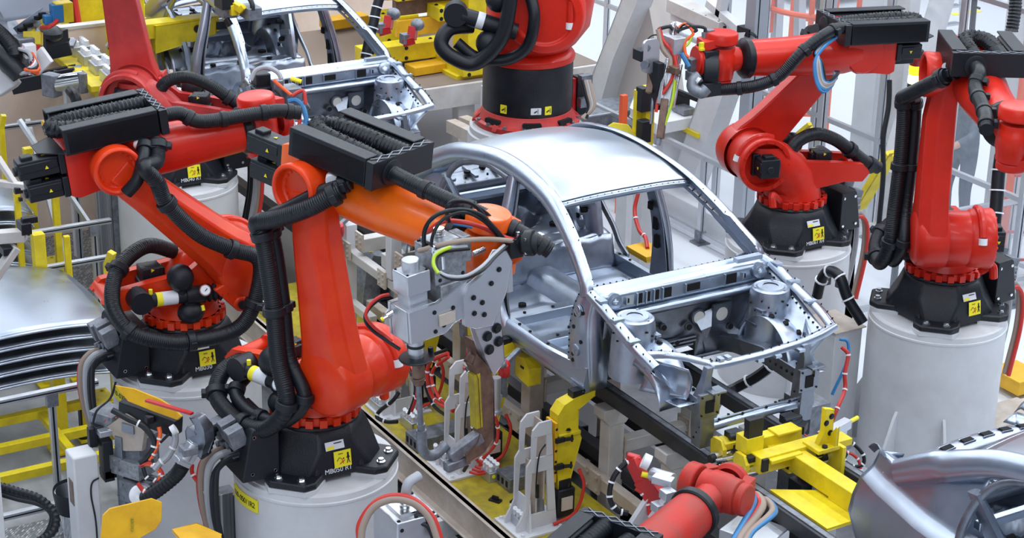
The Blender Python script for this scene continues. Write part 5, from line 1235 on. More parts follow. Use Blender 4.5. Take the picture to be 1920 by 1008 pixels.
# ------------------------------------------------------------------ yellow shuttle on the rails in front of the car body
def shuttle():
    t = thing('shuttle_carrier', 'yellow carrier frame on rollers riding the black rails at lower right', 'carrier', (-8.5, 7.48, 1.31))
    Zt = 1.42
    def Q(x, y, z=Zt): return PZ(x, y, z)
    b = MB()
    a0, a1 = Q(1440, 868), Q(1608, 990)
    b.beam((-8.80, 7.48, 1.40), (-7.2, 7.48, 1.40), .12, .13); lb = obj('long_beam', b, YEL, t, bevel=.006)
    b = MB(); b.box((-8.75, 7.48, 1.43), (.11, .62, .12)); b.box((-8.70, 7.36, 1.46), (.09, .26, .03)); obj('cross_beam', b, YEL, t, bevel=.006)
    b = MB(); b.box((-8.99, 7.47, 1.43), (.09, .50, .10)); b.box((-8.97, 7.58, 1.485), (.12, .20, .02)); obj('cross_beam', b, YEL, t, bevel=.006)
    b = MB(); b.beam((-9.0, 7.48, 1.36), (-8.7, 7.48, 1.36), .12, .10); obj('joint_beam', b, YEL, t, bevel=.006)
    for x, y in ((-8.82, 7.17), (-9.07, 7.17), (-8.74, 7.84)):
        b = MB(); b.prism([(-.07, -.06), (.07, -.06), (.07, .03), (.03, .08), (-.05, .08), (-.07, .05)], lambda u, v, w: V(x+u, y-.06+w, 1.40+v), -.012, .012); b.box((x, y+.02, 1.44), (.12, .14, .05)); bk = obj('roller_bracket', b, YEL, t, bevel=.004)
        b = MB(); b.cyl((x+.03, y-.12, 1.365), (x+.03, y+.03, 1.365), .045, n=22); obj('roller', b, CHR, bk)
        b = MB(); b.cyl((x+.03, y-.15, 1.365), (x+.03, y-.12, 1.365), .03, n=14); obj('roller_hub', b, BLK, bk)
    # tall black locating blocks and yellow bracket
    b = MB(); b.box((-8.83, 7.20, 1.60), (.05, .12, .24)); b.box((-8.85, 7.20, 1.68), (.07, .08, .06)); b.box((-8.8, 7.2, 1.46), (.10, .16, .04)); obj('black_locator', b, BLK, t, bevel=.004)
    b = MB(); b.box((-8.86, 7.20, 1.53), (.12, .14, .12)); obj('locator_base', b, YEL, t, bevel=.004)
    for (x, y) in ((-9.04, 7.24), (-9.06, 7.72)):
        b = MB()
        for k in range(4): b.box((x+.04*k-.05, y+.02*(k % 2), 1.475-.03*k*(1 if y < 7.5 else .2)), (.07, .10, .06), Matrix.Rotation(R(12*k), 3, 'Z'))
        b.cyl((x, y-.07, 1.49), (x, y+.07, 1.49), .02, n=12); obj('black_clamp', b, BPL, t, bevel=.004)
    b = MB(); b.prism([(-.06, 0), (.06, 0), (.05, .05), (.05, .24), (-.02, .26), (-.02, .10)], lambda u, v, w: V(-8.66+w, 7.66+u, 1.50+v), -.02, .02); b.prism([(-.09, 0), (.02, 0), (.02, .14)], lambda u, v, w: V(-8.60+u, 7.70+w, 1.50+v), -.012, .012); b.box((-8.66, 7.64, 1.49), (.17, .18, .03)); ub = obj('upright_bracket', b, YEL, t, bevel=.004)
    b = MB(); b.bolts([(-8.639, 7.69, 1.70), (-8.639, 7.65, 1.66), (-8.639, 7.69, 1.58)], (1, 0, 0), .014, .010); b.cyl((-8.60, 7.62, 1.505), (-8.60, 7.62, 1.52), .02, n=6); objsplit('hex_bolt', b, BPL, ub)
    b = MB(); b.box((-8.66, 7.76, 1.38), (.20, .03, .22)); obj('side_plate', b, YEL, t, bevel=.004)
    for x, y in ((-8.69, 7.20), (-8.69, 7.66)):
        b = MB(); b.box((x, y, 1.44), (.03, .05, .09)); obj('stop_block', b, BLK, t, bevel=.003)
    b = MB(); b.box((-8.05, 7.48, 1.33), (.5, .12, .02)); b.prism([(-.30, -.16), (.28, -.16), (.28, .12), (-.1, .18)], lambda u, v, w: V(-8.28+u, 7.33+v, 1.30+w), 0, .02); obj('cover_plate', b, YEL, t, bevel=.003)
    b = MB(); b.box((-7.95, 7.72, 1.36), (.24, .24, .12)); obj('end_box', b, YEL, t, bevel=.004)
    b = MB(); b.box((-7.90, 7.42, 1.40), (.10, .006, .12)); obj('identification_plate', b, LWHT, t)
    b = MB(); b.cyl((-8.95, 7.0, 1.40), (-8.9, 7.2, 1.40), .012, n=10); b.cyl((-8.90, 6.99, 1.39), (-8.85, 7.2, 1.39), .010, n=10); obj('guide_pin', b, CHR, t)
shuttle()
def fix_box(label, p, sz, m, parts, name='fixture_unit', cat='fixture', rz=0, group=None, bev=.005):
    """a small machine: body plus listed parts (name, material, offset, size)"""
    t = thing(name, label, cat, p, 0, group); M3 = Matrix.Rotation(rz, 3, 'Z')
    b = MB(); b.box(Vector(p)+V(0, 0, sz[2]/2), sz, M3); obj('body', b, m, t, bevel=bev)
    for nm, mm, off, s in parts:
        b = MB()
        if len(s) == 3: b.box(Vector(p)+M3 @ V(*off), s, M3)
        else: b.cyl(Vector(p)+M3 @ V(*off), Vector(p)+M3 @ V(*(off[i]+s[1][i] for i in range(3))), s[0], n=14)
        obj(nm, b, mm, t, bevel=.003 if len(s) == 3 else 0)
    return t
# equipment right of the shuttle: white column with red clamps, silver cylinder, black & red hose loops
p = PZ(1545, 905, .9); p.z = 0
fix_box('pale column between the far rail and the large pedestal', (p.x, p.y, 0), (.16, .16, 1.1), WHT, [('red_clamp', CREDP, (-.12, -.05, 1.0), (.12, .10, .16)), ('red_clamp', CREDP, (-.3, -.02, 1.14), (.26, .06, .06)), ('black_block', BLK, (-.1, -.12, .85), (.14, .12, .12)), ('brown_plate', TANP, (.02, -.09, 1.08), (.2, .02, .1))])
q = PD(1562, 800, 13.6); a = PD(1538, 820, 13.5); c = PD(1590, 792, 13.7)
t = thing('air_cylinder', 'silver air cylinder with a yellow tip right of the upright yellow bracket', 'cylinder', a)
b = MB(); b.beam(a, c, .07, .07); b.beam(a+V(0, 0, -.07), c+V(-.03, 0, -.07), .05, .05); obj('barrel', b, ALU, t, bevel=.005)
b = MB(); b.cyl(c, c+(c-a)*.35, .016, n=10); obj('yellow_tip', b, LYEL, t)
hose('hose_loop', 'black hose loop with red twin hanging beside the silver cylinder', 'hose', [PD(1575, 822, 13.5), PD(1600, 832, 13.5), PD(1618, 852, 13.5), PD(1618, 870, 13.5), PD(1600, 874, 13.5), PD(1583, 862, 13.5), PD(1588, 848, 13.5)], .014, RUB, ties=5)
hose('hose_loop', 'thin red hose loop inside the black one beside the silver cylinder', 'hose', [PD(1560, 838, 13.5), PD(1566, 852, 13.5), PD(1590, 848, 13.5), PD(1608, 860, 13.5), PD(1614, 880, 13.5), PD(1612, 895, 13.5)], .011, CRED, ties=4)
hose('hose_run', 'red hoses hanging behind the far side of the car nose', 'hose', [PD(1578, 650, 14.2), PD(1590, 665, 14.2), PD(1584, 700, 14.2), PD(1584, 730, 14.2), PD(1570, 765, 14.1), PD(1560, 790, 14.1)], .016, CRED, ties=4)
hose('hose_run', 'blue hose hanging behind the far side of the car nose', 'hose', [PD(1574, 635, 14.3), PD(1590, 642, 14.3), PD(1587, 680, 14.3), PD(1560, 740, 14.3)], .013, CBLU)
hose('hose_run', 'vertical blue hose behind the radiator support', 'hose', [PD(1503, 680, 14.6), PD(1502, 740, 14.6), PD(1494, 800, 14.6)], .022, CBLU)
hose('cable_bundle', 'black cable bundle sagging behind the open engine bay', 'cable', [PD(1476, 640, 15.2), PD(1450, 680, 15.2), PD(1420, 705, 15.3), PD(1385, 724, 15.4), PD(1350, 745, 15.5), PZ(1330, 790, .02)], .045, RUB, ties=3)
hose('cable_bundle', 'black cable bundle arching over a bracket on the pedestal behind the nose', 'cable', [PD(1532, 555, 15.6), PD(1540, 525, 15.5), PD(1555, 508, 15.4), PD(1575, 520, 15.3), PD(1590, 560, 15.3), PD(1618, 605, 15.3)], .045, RUB, n=12, ties=4)
b = MB(); p = PD(1552, 518, 15.6); b.box(p, (.04, .05, .14)); b.box(p+V(.05, .08, -.02), (.04, .05, .14)); tag(obj('cable_bracket', b, ALD, bevel=.004), 'grey bracket holding the arched black cable bundle', 'bracket')
qq = PD(1510, 790, 14.2); fix_box('unit with black switch gear behind the far side of the car nose', (qq.x, qq.y, 0), (.30, .2, qq.z+.2), ALD, [('switch', BPL, (.1, -.12, qq.z+.05), (.12, .06, .12)), ('switch', BPL, (-.1, -.12, qq.z+.1), (.1, .06, .1)), ('knob', WPL, (.12, -.12, qq.z+.16), (.04, .04, .04))])
# supports under the clamps and the beige tabletop right of the line
p = PZ(1590, 610, 1.1); fix_box('pale flat-topped box between the two right-hand pedestals', (p.x-.1, p.y-.05, 0), (.35, .28, 1.1), WHT, [('tan_top', TANP, (0, 0, 1.105), (.40, .32, .01))], 'pale_box', 'box')
b = MB(); q0, q1 = PZ(1795, 800, .35), PZ(1890, 775, .35); b.box(((q0.x+q1.x)/2, (q0.y+q1.y)/2+.1, .35), (.35, .9, .03)); bbx(b, q0.x-.15, q0.x+.0, q0.y, q0.y+.9, 0, .35); tag(obj('cable_cover', b, TANP, bevel=.006), 'tan flat cover at the foot of the right pedestal', 'cover')
# lower red unit in front of the scuffed arm
t = thing('gripper_fixture', 'red gripper arm with a grey cylinder left of the scuffed red wrist', 'fixture', PD(1215, 900, 12.2))
g = lambda x, y, d=12.2: PD(x, y, d)
b = MB(); b.beam(g(1185, 858), g(1205, 900), .07, .09); b.beam(g(1205, 895), g(1235, 935), .09, .12); b.beam(g(1175, 855), g(1200, 862), .05, .05); obj('red_arm', b, CREDP, t, bevel=.008)
b = MB(); b.cyl(g(1222, 888, 12.1), g(1262, 900, 12.0), .045, n=18); b.beam(g(1225, 895, 12.0), g(1262, 905, 11.95), .07, .05); obj('cylinder', b, ALU, t, bevel=.004)
b = MB(); b.cyl(g(1203, 888, 12.1), g(1222, 893, 12.1), .018, n=10); obj('yellow_tip', b, LYEL, t)
b = MB(); b.cyl(g(1205, 862, 12.1), g(1218, 868, 12.1), .05, n=16); obj('white_fitting', b, WPL, t)
b = MB(); b.beam(g(1222, 975, 11.9), g(1262, 920, 11.9), .05, .05); b.box(g(1236, 950, 11.9), (.08, .08, .06)); b.box(g(1252, 926, 11.9), (.08, .08, .06)); obj('silver_cylinder', b, ALU, t, bevel=.004)
b = MB(); b.beam(g(1258, 985, 12.2), g(1262, 930, 12.2), .10, .10); obj('yellow_post', b, AMB, t, bevel=.004)
b = MB(); b.prism([(-.1, -.3), (.12, -.3), (.12, .06), (.04, .06), (-.1, -.12)], lambda u, v, w: g(1205, 945)+V(w, u, v), -.02, .02); obj('pale_gusset', b, WHT, t)
hose('hose_run', 'black hose arching left of the red gripper arm', 'hose', [g(1190, 862), g(1172, 868), g(1150, 895), g(1143, 930), g(1155, 955), g(1178, 962)], .018, RUB, ties=5)
hose('hose_run', 'red hose curving below the red gripper arm', 'hose', [g(1192, 915), g(1205, 925), g(1215, 945), g(1218, 965)], .015, CRED, ties=2)
for k, (m, r_, o) in enumerate(((CBLU, .020, 0), (CTAN, .024, 16), (CRED, .016, 10), (CTAN, .020, 34), (CBLU, .016, 40))):
    hose('supply_hose', ['blue hose looping right of the scuffed red wrist', 'tan hose looping right of the scuffed red wrist', 'red hose between the blue and tan ones', 'outer tan hose at the bottom edge', 'outer blue hose at the bottom edge'][k], 'hose', [PD(1392+o, 922+o*.4, 12), PD(1404+o, 920+o*.5, 11.9), PD(1414+o, 935+o*.5, 11.8), PD(1408+o, 955+o*.3, 11.6), PD(1385+o*.7, 995, 11.4), PD(1370+o*.7, 1020, 11.3)], r_, m, n=12)
b = MB(); p = PD(1415, 990, 12.2); b.box(p-V(0, 0, .2), (.35, .3, .4), Matrix.Rotation(.4, 3, 'Z')); tag(obj('grey_housing', b, ALU, bevel=.01), 'grey housing at the bottom edge behind the hose loops', 'housing')
# junction box on a post, bottom centre
P0 = PD(760, 965, 11.0)
t = thing('junction_box', 'silver junction box with hoses arching over it at the bottom edge', 'junction box', (P0.x, P0.y, 0))
b = MB(); b.box(P0+V(0, 0, -.12), (.30, .26, .34)); obj('housing', b, ALU, t, bevel=.008)
b = MB(); b.box((P0.x, P0.y, (P0.z-.29)/2), (.12, .12, P0.z-.29)); obj('post', b, WHT, t)
b = MB(); b.bolts([P0+V(dx, dy, .05) for dx in (-.13, .13) for dy in (-.11, 0, .11)], (0, 0, 1), .008, .008); b.bolts([P0+V(.15, dy, dz) for dy in (-.1, .1) for dz in (-.0, -.2)], (1, 0, 0), .008, .008); objsplit('bolt', b, BPL, t)
b = MB(); b.box(P0+V(0, 0, .055), (.18, .16, .02)); 
for k in range(4): b.cyl(P0+V(0, 0, .06+.02*k), P0+V(0, 0, .073+.02*k), .036-.003*(k % 2), n=16)
obj('cable_gland', b, CHR, t)
b = MB(); b.tube([P0+V(0, 0, .12), P0+V(.0, .02, .20), P0+V(-.02, .10, .22)], .03, 12); obj('gland_hose', b, CGRY, t)
gg = lambda x, y, d=10.9: PD(x, y, d)
for m, r_, o in ((CTAN, .024, 0), (CRED, .017, -6)):
    b = MB(); b.tube([gg(676+o*.3, 1020), gg(680+o, 985+o*.4), gg(700, 950+o), gg(735, 935+o), gg(775, 942+o), gg(805-o, 970+o*.3), gg(822-o, 1015)], r_, 12, 8); obj('arched_hose', b, m, t)
for o in (0, 14): 
    b = MB(); b.tube([gg(755, 1020), gg(775, 985-o), gg(800, 985-o), gg(815, 1015)], .013, 8); obj('black_hose', b, RUB, t)
# ------------------------------------------------------------------ left side : panel stacks, racks, guard rails
def roof_stack(name_lab, x0, x1, y0, y1, ztop, n, gap, bow=.08, slope=0):
    for k in range(n):
        z = ztop-gap*k
        lab = ['topmost', 'second', 'third', 'fourth', 'fifth', 'sixth', 'seventh'][k]+' curved steel panel from the top of the stack '+name_lab
        t = thing('stacked_roof_panel', lab, 'steel panel', ((x0+x1)/2, (y0+y1)/2, z), 0, 'steel panels stacked '+name_lab)
        def fn(a, c):
            u = 2*a-1; v = 2*c-1
            rx = (x0+x1)/2+(x1-x0)/2*u*(1-.05*v*v)+.05*(1-v*v)*u; ry = (y0+y1)/2+(y1-y0)/2*v*(1-.02*u*u)
            return V(rx, ry, z-bow*(abs(v)**2.2)-.03*u*u)
        b = MB(); b.grid(fn, 18, 24); obj('skin', b, STL if k == 0 else STP, t, solid=.006, ang=60)
        b = MB(); b.grid(lambda a, c: fn(1, c)+V(.02*a, 0, -.018*a), 2, 24); b.grid(lambda a, c: fn(a, 1)+V(0, .02*c, -.018*c), 18, 2); obj('flange', b, STL, t, solid=.004)
roof_stack('in the yellow rack at the left edge', -14.95, -13.62, 3.05, 4.55, 1.22, 5, .105, .10)
roof_stack('in the rear yellow rack at the left edge', -16.9, -15.9, 3.75, 4.62, 1.42, 6, .13, .12)
def ypost(x, y, z0, z1, lab, w=.06, w2=None, tilt=0, m=YEL):
    b = MB(); b.beam((x, y, z0), (x, y, z1), w, w2 or w)
    if tilt: b.beam((x, y, z1-.01), (x+tilt*.05, y+tilt*.04, z1+.12), w, w2 or w)
    return b
def post_thing(lab, x, y, z0, z1, w=.06, tilt=0, pads=0):
    t = thing('rack_post', lab, 'post', (x, y, z0), 0, 'yellow rack posts'); obj('post', ypost(x, y, z0, z1, '', w, None, tilt), YEL, t, bevel=.004)
    b = MB(); b.box((x, y, z0+.01), (w*2, w*2, .02)); obj('foot', b, YEL, t)
    for k in range(pads):
        b = MB(); b.box((x+.04, y+.02, z1-.15-.13*k), (.04, .03, .03)); obj('black_rest', b, BPL, t)
def at_base(x, y, z): p = PZ(x, y, z); return p
for lab, px, py, z1, w, tl, pd, base in (
    ('yellow rack post with a blue band beside the front panel stack', 190, 505, 1.30, .06, .8, 0, (-14.35, 4.75)),
    ('thick square yellow post just behind the front panel stack', 0, 0, 1.42, .10, 0, 0, (-15.02, 4.38)),
    ('thin yellow post behind the front panel stack, right of the thick one', 0, 0, 1.36, .05, 0, 0, (-15.0, 4.62)),
    ('yellow post in front of the panel stack touching its right corner', 0, 0, 1.20, .08, 0, 1, (-13.52, 4.52)),
    ('tall bent-topped yellow post right of the rear panel stack', 0, 0, 1.70, .06, .6, 0, (-16.1, 4.88)),
    ('broad yellow post with black rests in front of the rear stack', 0, 0, 1.62, .10, 0, 4, (-15.62, 4.12)),
    ('slim yellow post in front of the rear stack, second from the left', 0, 0, 1.66, .05, 0, 1, (-15.70, 4.42)),
    ('yellow post with a bent tip at the top left of the rear stack', 0, 0, 1.72, .05, .6, 0, (-17.1, 4.72)),
    ('short yellow post with a capped head behind the rear stack', 0, 0, 1.60, .08, 0, 1, (-16.75, 4.85)),
    ('yellow post under the front panel stack, left one', 0, 0, .74, .10, 0, 0, (-13.75, 4.08)),
    ('yellow post under the front panel stack, right one', 0, 0, .74, .07, 0, 0, (-13.85, 4.32))):
    post_thing(lab, base[0], base[1], .02, z1, w, tl, pd)
for lab, x0, x1, y0, y1 in (('yellow carrier frame on the floor below the front panel stack', -13.85, -12.9, 3.0, 4.4), ('yellow carrier frame under the rear panel stack', -17.0, -15.6, 3.6, 5.0)):
    t = thing('panel_rack', lab, 'rack', ((x0+x1)/2, (y0+y1)/2, .02), 0, 'yellow rack frames')
    z = .34 if x0 > -15 else .3
    for x in ((x0, (x0+x1)/2, x1)):
        b = MB(); b.beam((x, y0, z), (x, y1, z), .07, .07); obj('cross_bar', b, YEL, t, bevel=.004)
    for y in (y0+.25, y1-.45, y1):
        b = MB(); b.beam((x0, y, z), (x1, y, z), .06, .06); obj('side_bar', b, YEL, t, bevel=.004)
    for x in (x0, x1):
        for y in (y0+.1, y1-.1):
            b = MB(); b.cyl((x, y, .02), (x, y, .12), .05, n=14); b.box((x, y, .22), (.06, .06, .2)); obj('caster', b, BPL, t)
    b = MB(); b.box((x0+.1, y1+.02, z+.07), (.30, .20, .02)); b.bolts([(x0+dx, y1+dy, z+.08) for dx in (.0, .2) for dy in (-.05, .08)], (0, 0, 1), .014, .014); obj('bolted_plate', b, YELD, t)
    b = MB(); b.box((x0+.45, y1, z-.08), (.16, .10, .05)); obj('bolted_plate', b, YELD, t)
b = MB(); bbx(b, -19.2, -15.2, 2.6, 6.2, .006, .03); tag(obj('diamond_floor_plate', b, DIA), 'diamond-pattern floor plate beneath the rear rack', 'floor plate')
b = MB(); bbx(b, -12.5, -10.2, 2.4, 3.75, .10, .14); tag(obj('diamond_floor_plate', b, DIA), 'diamond-pattern step plate in the bottom left corner', 'floor plate')
# aluminium guard rails
def grail(lab, a, c, posts, z0=0, n=1):
    t = thing('guard_rail', lab, 'guard rail', a, 0, 'aluminium guard rails'); a = Vector(a); c = Vector(c)
    b = MB(); b.beam(a, c, .05, .045); b.mi = 1; b.beam(a+V(.0, 0, .0)+V(.024, 0, .0), c+V(.024, 0, .0), .006, .012); obj('rail', b, [ALU, DRK], t, bevel=.006)
    for q in posts:
        p = a.lerp(c, q); b = MB(); b.beam((p.x, p.y, z0), (p.x, p.y, p.z-.02), .05, .05); b.mi = 1
        b.beam((p.x+.026, p.y, z0), (p.x+.026, p.y, p.z-.1), .004, .014, V(0, 1, 0)); obj('rail_post', b, [ALU, DRK], t, bevel=.004)
        b = MB(); b.box((p.x+.012, p.y, p.z-.06), (.05, .085, .10)); b.bolts([(p.x+.037, p.y+dy, p.z-.06+dz) for dy in (-.02, .02) for dz in (-.02, .02)], (1, 0, 0), .005, .004); obj('corner_plate', b, ALD, t)
grail('aluminium guard rail crossing below the front panel stack', (-12.63, 2.9, 1.10), (-12.63, 4.05, 1.10), (.69,))
grail('aluminium guard rail just behind the front panel stack', (-15.05, 3.5, 1.08), (-15.05, 5.05, 1.08), (.95,))
grail('aluminium guard rail crossing in front of the rear panel stack', (-15.55, 3.6, 1.22), (-15.55, 5.2, 1.22), (.9,))
grail('aluminium guard rail at the top behind the rear panel stack', (-17.6, 4.2, 1.55), (-17.6, 5.7, 1.55), (.9,))
grail('low aluminium rail near the bottom left corner', (-12.3, 2.9, .35), (-12.3, 3.7, .35), (.9,))
t = thing('corner_column', 'diamond-plate and grey sheet corner column between the two left robots', 'column', (-16.0, 5.35, 0))
b = MB(); bbx(b, -16.02, -15.98, 5.22, 5.36, 0, 1.62); obj('diamond_strip', b, DIA, t)
b = MB(); bbx(b, -16.14, -15.98, 5.37, 5.55, 0, 1.66); obj('grey_sheet', b, ALD, t, bevel=.005)
b = MB(); b.beam((-17.9, 5.2, 1.5), (-17.0, 5.25, .1), .05, .05); b.beam((-17.3, 4.95, 1.7), (-16.6, 5.4, .7), .04, .04); tag(obj('diagonal_strut', b, ALU), 'crossed aluminium struts in front of the beige partition', 'strut')
for k, (x, y, h) in enumerate(((-17.8, 5.6, 1.9), (-17.2, 5.95, 1.7))):
    b = MB(); bbx(b, x-.04, x+.04, y-.04, y+.04, 0, h); tag(obj('white_post', b, WHT, bevel=.005), ['slim pale post in front of the beige partition, left one', 'slim pale post in front of the beige partition, right one'][k], 'post')
# silver trestle arm at the left edge
t = thing('pale_bracket', 'pale steel bracket with black clamps poking in at the left edge', 'bracket', PD(20, 440, 14.6)); g = lambda x, y, d=14.6: PD(x, y, d)
b = MB(); b.beam(g(-20, 445), g(48, 440), .10, .09); b.beam(g(-10, 520), g(30, 462), .12, .05); b.beam(g(-5, 295, 15), g(28, 345, 15), .05, .04); b.beam(g(-10, 342, 15), g(52, 350, 15), .06, .05); obj('arm', b, GRY, t, bevel=.005)
b = MB(); b.box(g(45, 425), (.14, .08, .09)); b.box(g(55, 412), (.05, .12, .05)); b.box(g(12, 468), (.12, .08, .06)); b.box(g(36, 356, 15), (.05, .08, .05)); obj('black_clamp', b, BPL, t, bevel=.005)
# ------------------------------------------------------------------ lower left : white column, second welding gun, amber plates
P = PZ(152, 845, 1.30)
t = thing('white_column', 'white square column with a black sensor bracket on top, lower left', 'column', (P.x, P.y, .14))
b = MB(); b.box((P.x, P.y, .72), (.17, .17, 1.16)); obj('column', b, WHT, t, bevel=.012)
b = MB(); b.box((P.x+.01, P.y-.087, 1.02), (.08, .004, .18)); obj('dark_slot', b, COP, t)
b = MB(); b.box((P.x-.05, P.y+.10, 1.36), (.05, .06, .14)); b.box((P.x-.06, P.y+.16, 1.42), (.10, .10, .04)); b.box((P.x, P.y+.17, 1.20), (.10, .07, .30)); b.box((P.x, P.y+.20, 1.10), (.10, .14, .06)); obj('sensor_bracket', b, BPL, t, bevel=.004)
b = MB(); b.box((P.x-.02, P.y+.22, 1.41), (.15, .20, .04)); b.bolts([(P.x-.06, P.y+.18, 1.43), (P.x-.04, P.y+.25, 1.43), (P.x+.02, P.y+.2, 1.43)], (0, 0, 1), .018, .016); obj('machined_plate', b, ALU, t, bevel=.006)
b = MB(); b.tube([(P.x+.09, P.y+.08, 1.12), (P.x+.10, P.y+.03, 1.10), (P.x+.09, P.y+.02, 1.0), (P.x+.09, P.y+.04, .8), (P.x+.09, P.y+.04, .5)], .006, 6); obj('thin_cable', b, RUB, t)
b = MB(); b.tube([(P.x-.03, P.y+.10, 1.46), (P.x-.04, P.y+.14, 1.55), (P.x-.08, P.y+.25, 1.60), (P.x-.10, P.y+.3, 1.70)], .008, 6); obj('sensor_cable', b, RUB, t)
def pz(x, y, d=12.9): return PD(x, y, d)
t = thing('floor_welding_gun', 'grey welding gun with bundled cables between the white column and the pedestal', 'welding gun', pz(255, 860))
Rg = Matrix.Rotation(R(30), 3, 'Z')
for nm, px, py, sz, m in (('cast_block', 258, 838, (.20, .20, .20), ALD), ('cast_block', 252, 868, (.24, .2, .12), mat('cast_aluminium', (.4, .42, .45), .45)), ('cylinder_block', 262, 915, (.20, .18, .15), ALD), ('slide_plate', 232, 880, (.06, .08, .52), STD), ('guide_block', 220, 862, (.16, .10, .10), ALD), ('upper_block', 205, 780, (.20, .18, .10), ALD), ('brown_plate', 240, 800, (.26, .05, .18), COP)):
    b = MB(); b.box(pz(px, py), sz, Rg); b.bolts([pz(px, py)+Rg @ V(sz[0]*.35*a, -sz[1]*.5, sz[2]*.35*c) for a in (-1, 1) for c in (-1, 1)], Rg @ V(0, -1, 0), .008, .008); obj(nm, b, m, t, bevel=.006)
b = MB(); b.cyl(pz(268, 925, 12.8), pz(262, 928, 12.6), .07, n=24); obj('round_cap', b, ALU, t)
b = MB(); b.prism([(-.16, .0), (-.02, -.14), (.14, -.10), (.18, .08), (.02, .14)], lambda u, v, w: pz(237, 808, 12.75)+Rg @ V(u, w, v), -.015, .015); tb = obj('tan_plate', b, TANP, t, bevel=.004)
b = MB(); b.box(pz(240, 803, 12.7), (.10, .012, .06), Rg); obj('dark_name_plate', b, STD, tb)
# head with hooked upper jaw
t2 = thing('hooked_clamp', 'grey hooked clamp head with cylinder left of the foreground pedestal', 'clamp', pz(365, 820))
b = MB(); b.prism([(-.03, -.12), (.07, -.14), (.12, -.02), (.11, .07), (.06, .13), (.0, .12), (.04, .07), (.04, .02), (-.02, .05), (-.04, .02)], lambda u, v, w: pz(365, 810, 12.2)+Rg @ V(u, w, v), -.04, .04); obj('hooked_jaw', b, STD, t2, bevel=.006)
b = MB(); b.beam(pz(366, 828, 12.2), pz(345, 862, 12.2), .09, .09); b.beam(pz(343, 860, 12.2), pz(338, 868, 12.2), .10, .10); b.cyl(pz(362, 830, 12.15), pz(345, 860, 12.15), .04, n=16); obj('cylinder', b, ALU, t2, bevel=.005)
b = MB(); b.box(pz(353, 842, 12.15), (.10, .10, .05)); obj('collar', b, ALD, t2, bevel=.004)
b = MB(); b.tube([pz(345, 868, 12.3), pz(330, 890, 12.4), pz(300, 915, 12.5), pz(270, 935, 12.6)], .05, 14, 8, .22, .035); obj('corrugated_hose', b, RUB, t2)
b = MB(); b.tube([pz(372, 815, 12.3), pz(382, 850, 12.3), pz(400, 800, 12.4)], .04, 14, 8, .22, .03); obj('corrugated_hose', b, RUB, t2)
# amber deflector with red strip
t = thing('deflector_plate', 'amber deflector plate with a red strip above the black gun head', 'plate', pz(280, 755, 12.6))
b = MB(); pl = [(215, 722), (240, 752), (290, 772), (332, 787), (340, 780), (322, 762), (300, 748), (250, 728)]
cpt = [pz(x, y, 12.5+.002*(300-x)) for x, y in pl]; n_ = (cpt[2]-cpt[0]).cross(cpt[5]-cpt[0]).normalized()
if n_.z < 0: n_ = -n_
b.loft([cpt, [p-n_*.02 for p in cpt]]); obj('plate', b, AMB, t, bevel=.003)
b = MB(); b.beam(pz(275, 750, 12.45), pz(360, 775, 12.2), .03, .015); obj('red_strip', b, CREDP, t)
b = MB(); b.beam(pz(230, 762, 12.75), pz(335, 800, 12.6), .10, .12); b.box(pz(280, 785, 12.6), (.06, .05, .05)); obj('black_body', b, BPL, t, bevel=.006)
b = MB(); b.cyl(pz(322, 808, 12.4), pz(330, 803, 12.4), .035, n=14); obj('white_collar', b, WPL, t)
for P_, m, r_, lab in (([(328, 808), (328, 830), (315, 855), (300, 868), (290, 880)], CGRY, .022, 'grey hose from the white collar below the amber deflector'),
    ([(298, 800), (300, 815), (295, 835), (285, 855), (280, 862)], CORG, .015, 'orange cable below the amber deflector plate'),
    ([(318, 812), (305, 825), (290, 840), (285, 862), (298, 880)], RUB, .010, 'thin black cable left of the grey hose'),
    ([(210, 768), (240, 785), (270, 800), (290, 830), (278, 855), (262, 868)], RUB, .020, 'thick black cable draped over the grey welding gun'),
    ([(262, 872), (280, 868), (300, 880), (304, 895), (290, 905)], CRED, .014, 'red cable loop on the grey welding gun'),
    ([(258, 905), (270, 920), (285, 918), (292, 905)], CRED, .014, 'lower red cable loop on the grey welding gun'),
    ([(265, 870), (285, 872), (300, 888), (298, 900)], CORG, .012, 'orange cable loop on the grey welding gun'),
    ([(268, 876), (275, 895), (290, 900), (295, 910)], RUB, .014, 'black cable loop on the grey welding gun'),
    ([(360, 870), (362, 890), (385, 920), (402, 950)], CRED, .014, 'red and black hose hanging in front of the second pedestal')):
    hose('cable', lab, 'cable', [PD(x, y, 12.55) for x, y in P_], r_, m, ties=2)
# red & yellow thin wires tangle
for k in range(6):
    hose('wire', 'thin coloured wire tangled beside the upper grey gun block', 'wire', [PD(195+6*k, 775, 12.9), PD(200+6*k, 785+2*k, 12.8), PD(190+8*k, 793, 12.85), PD(205+6*k, 778+2*k, 12.8)], .006, (CRED, CGRN, CORG)[k % 3], group='thin coloured wires beside the grey gun')
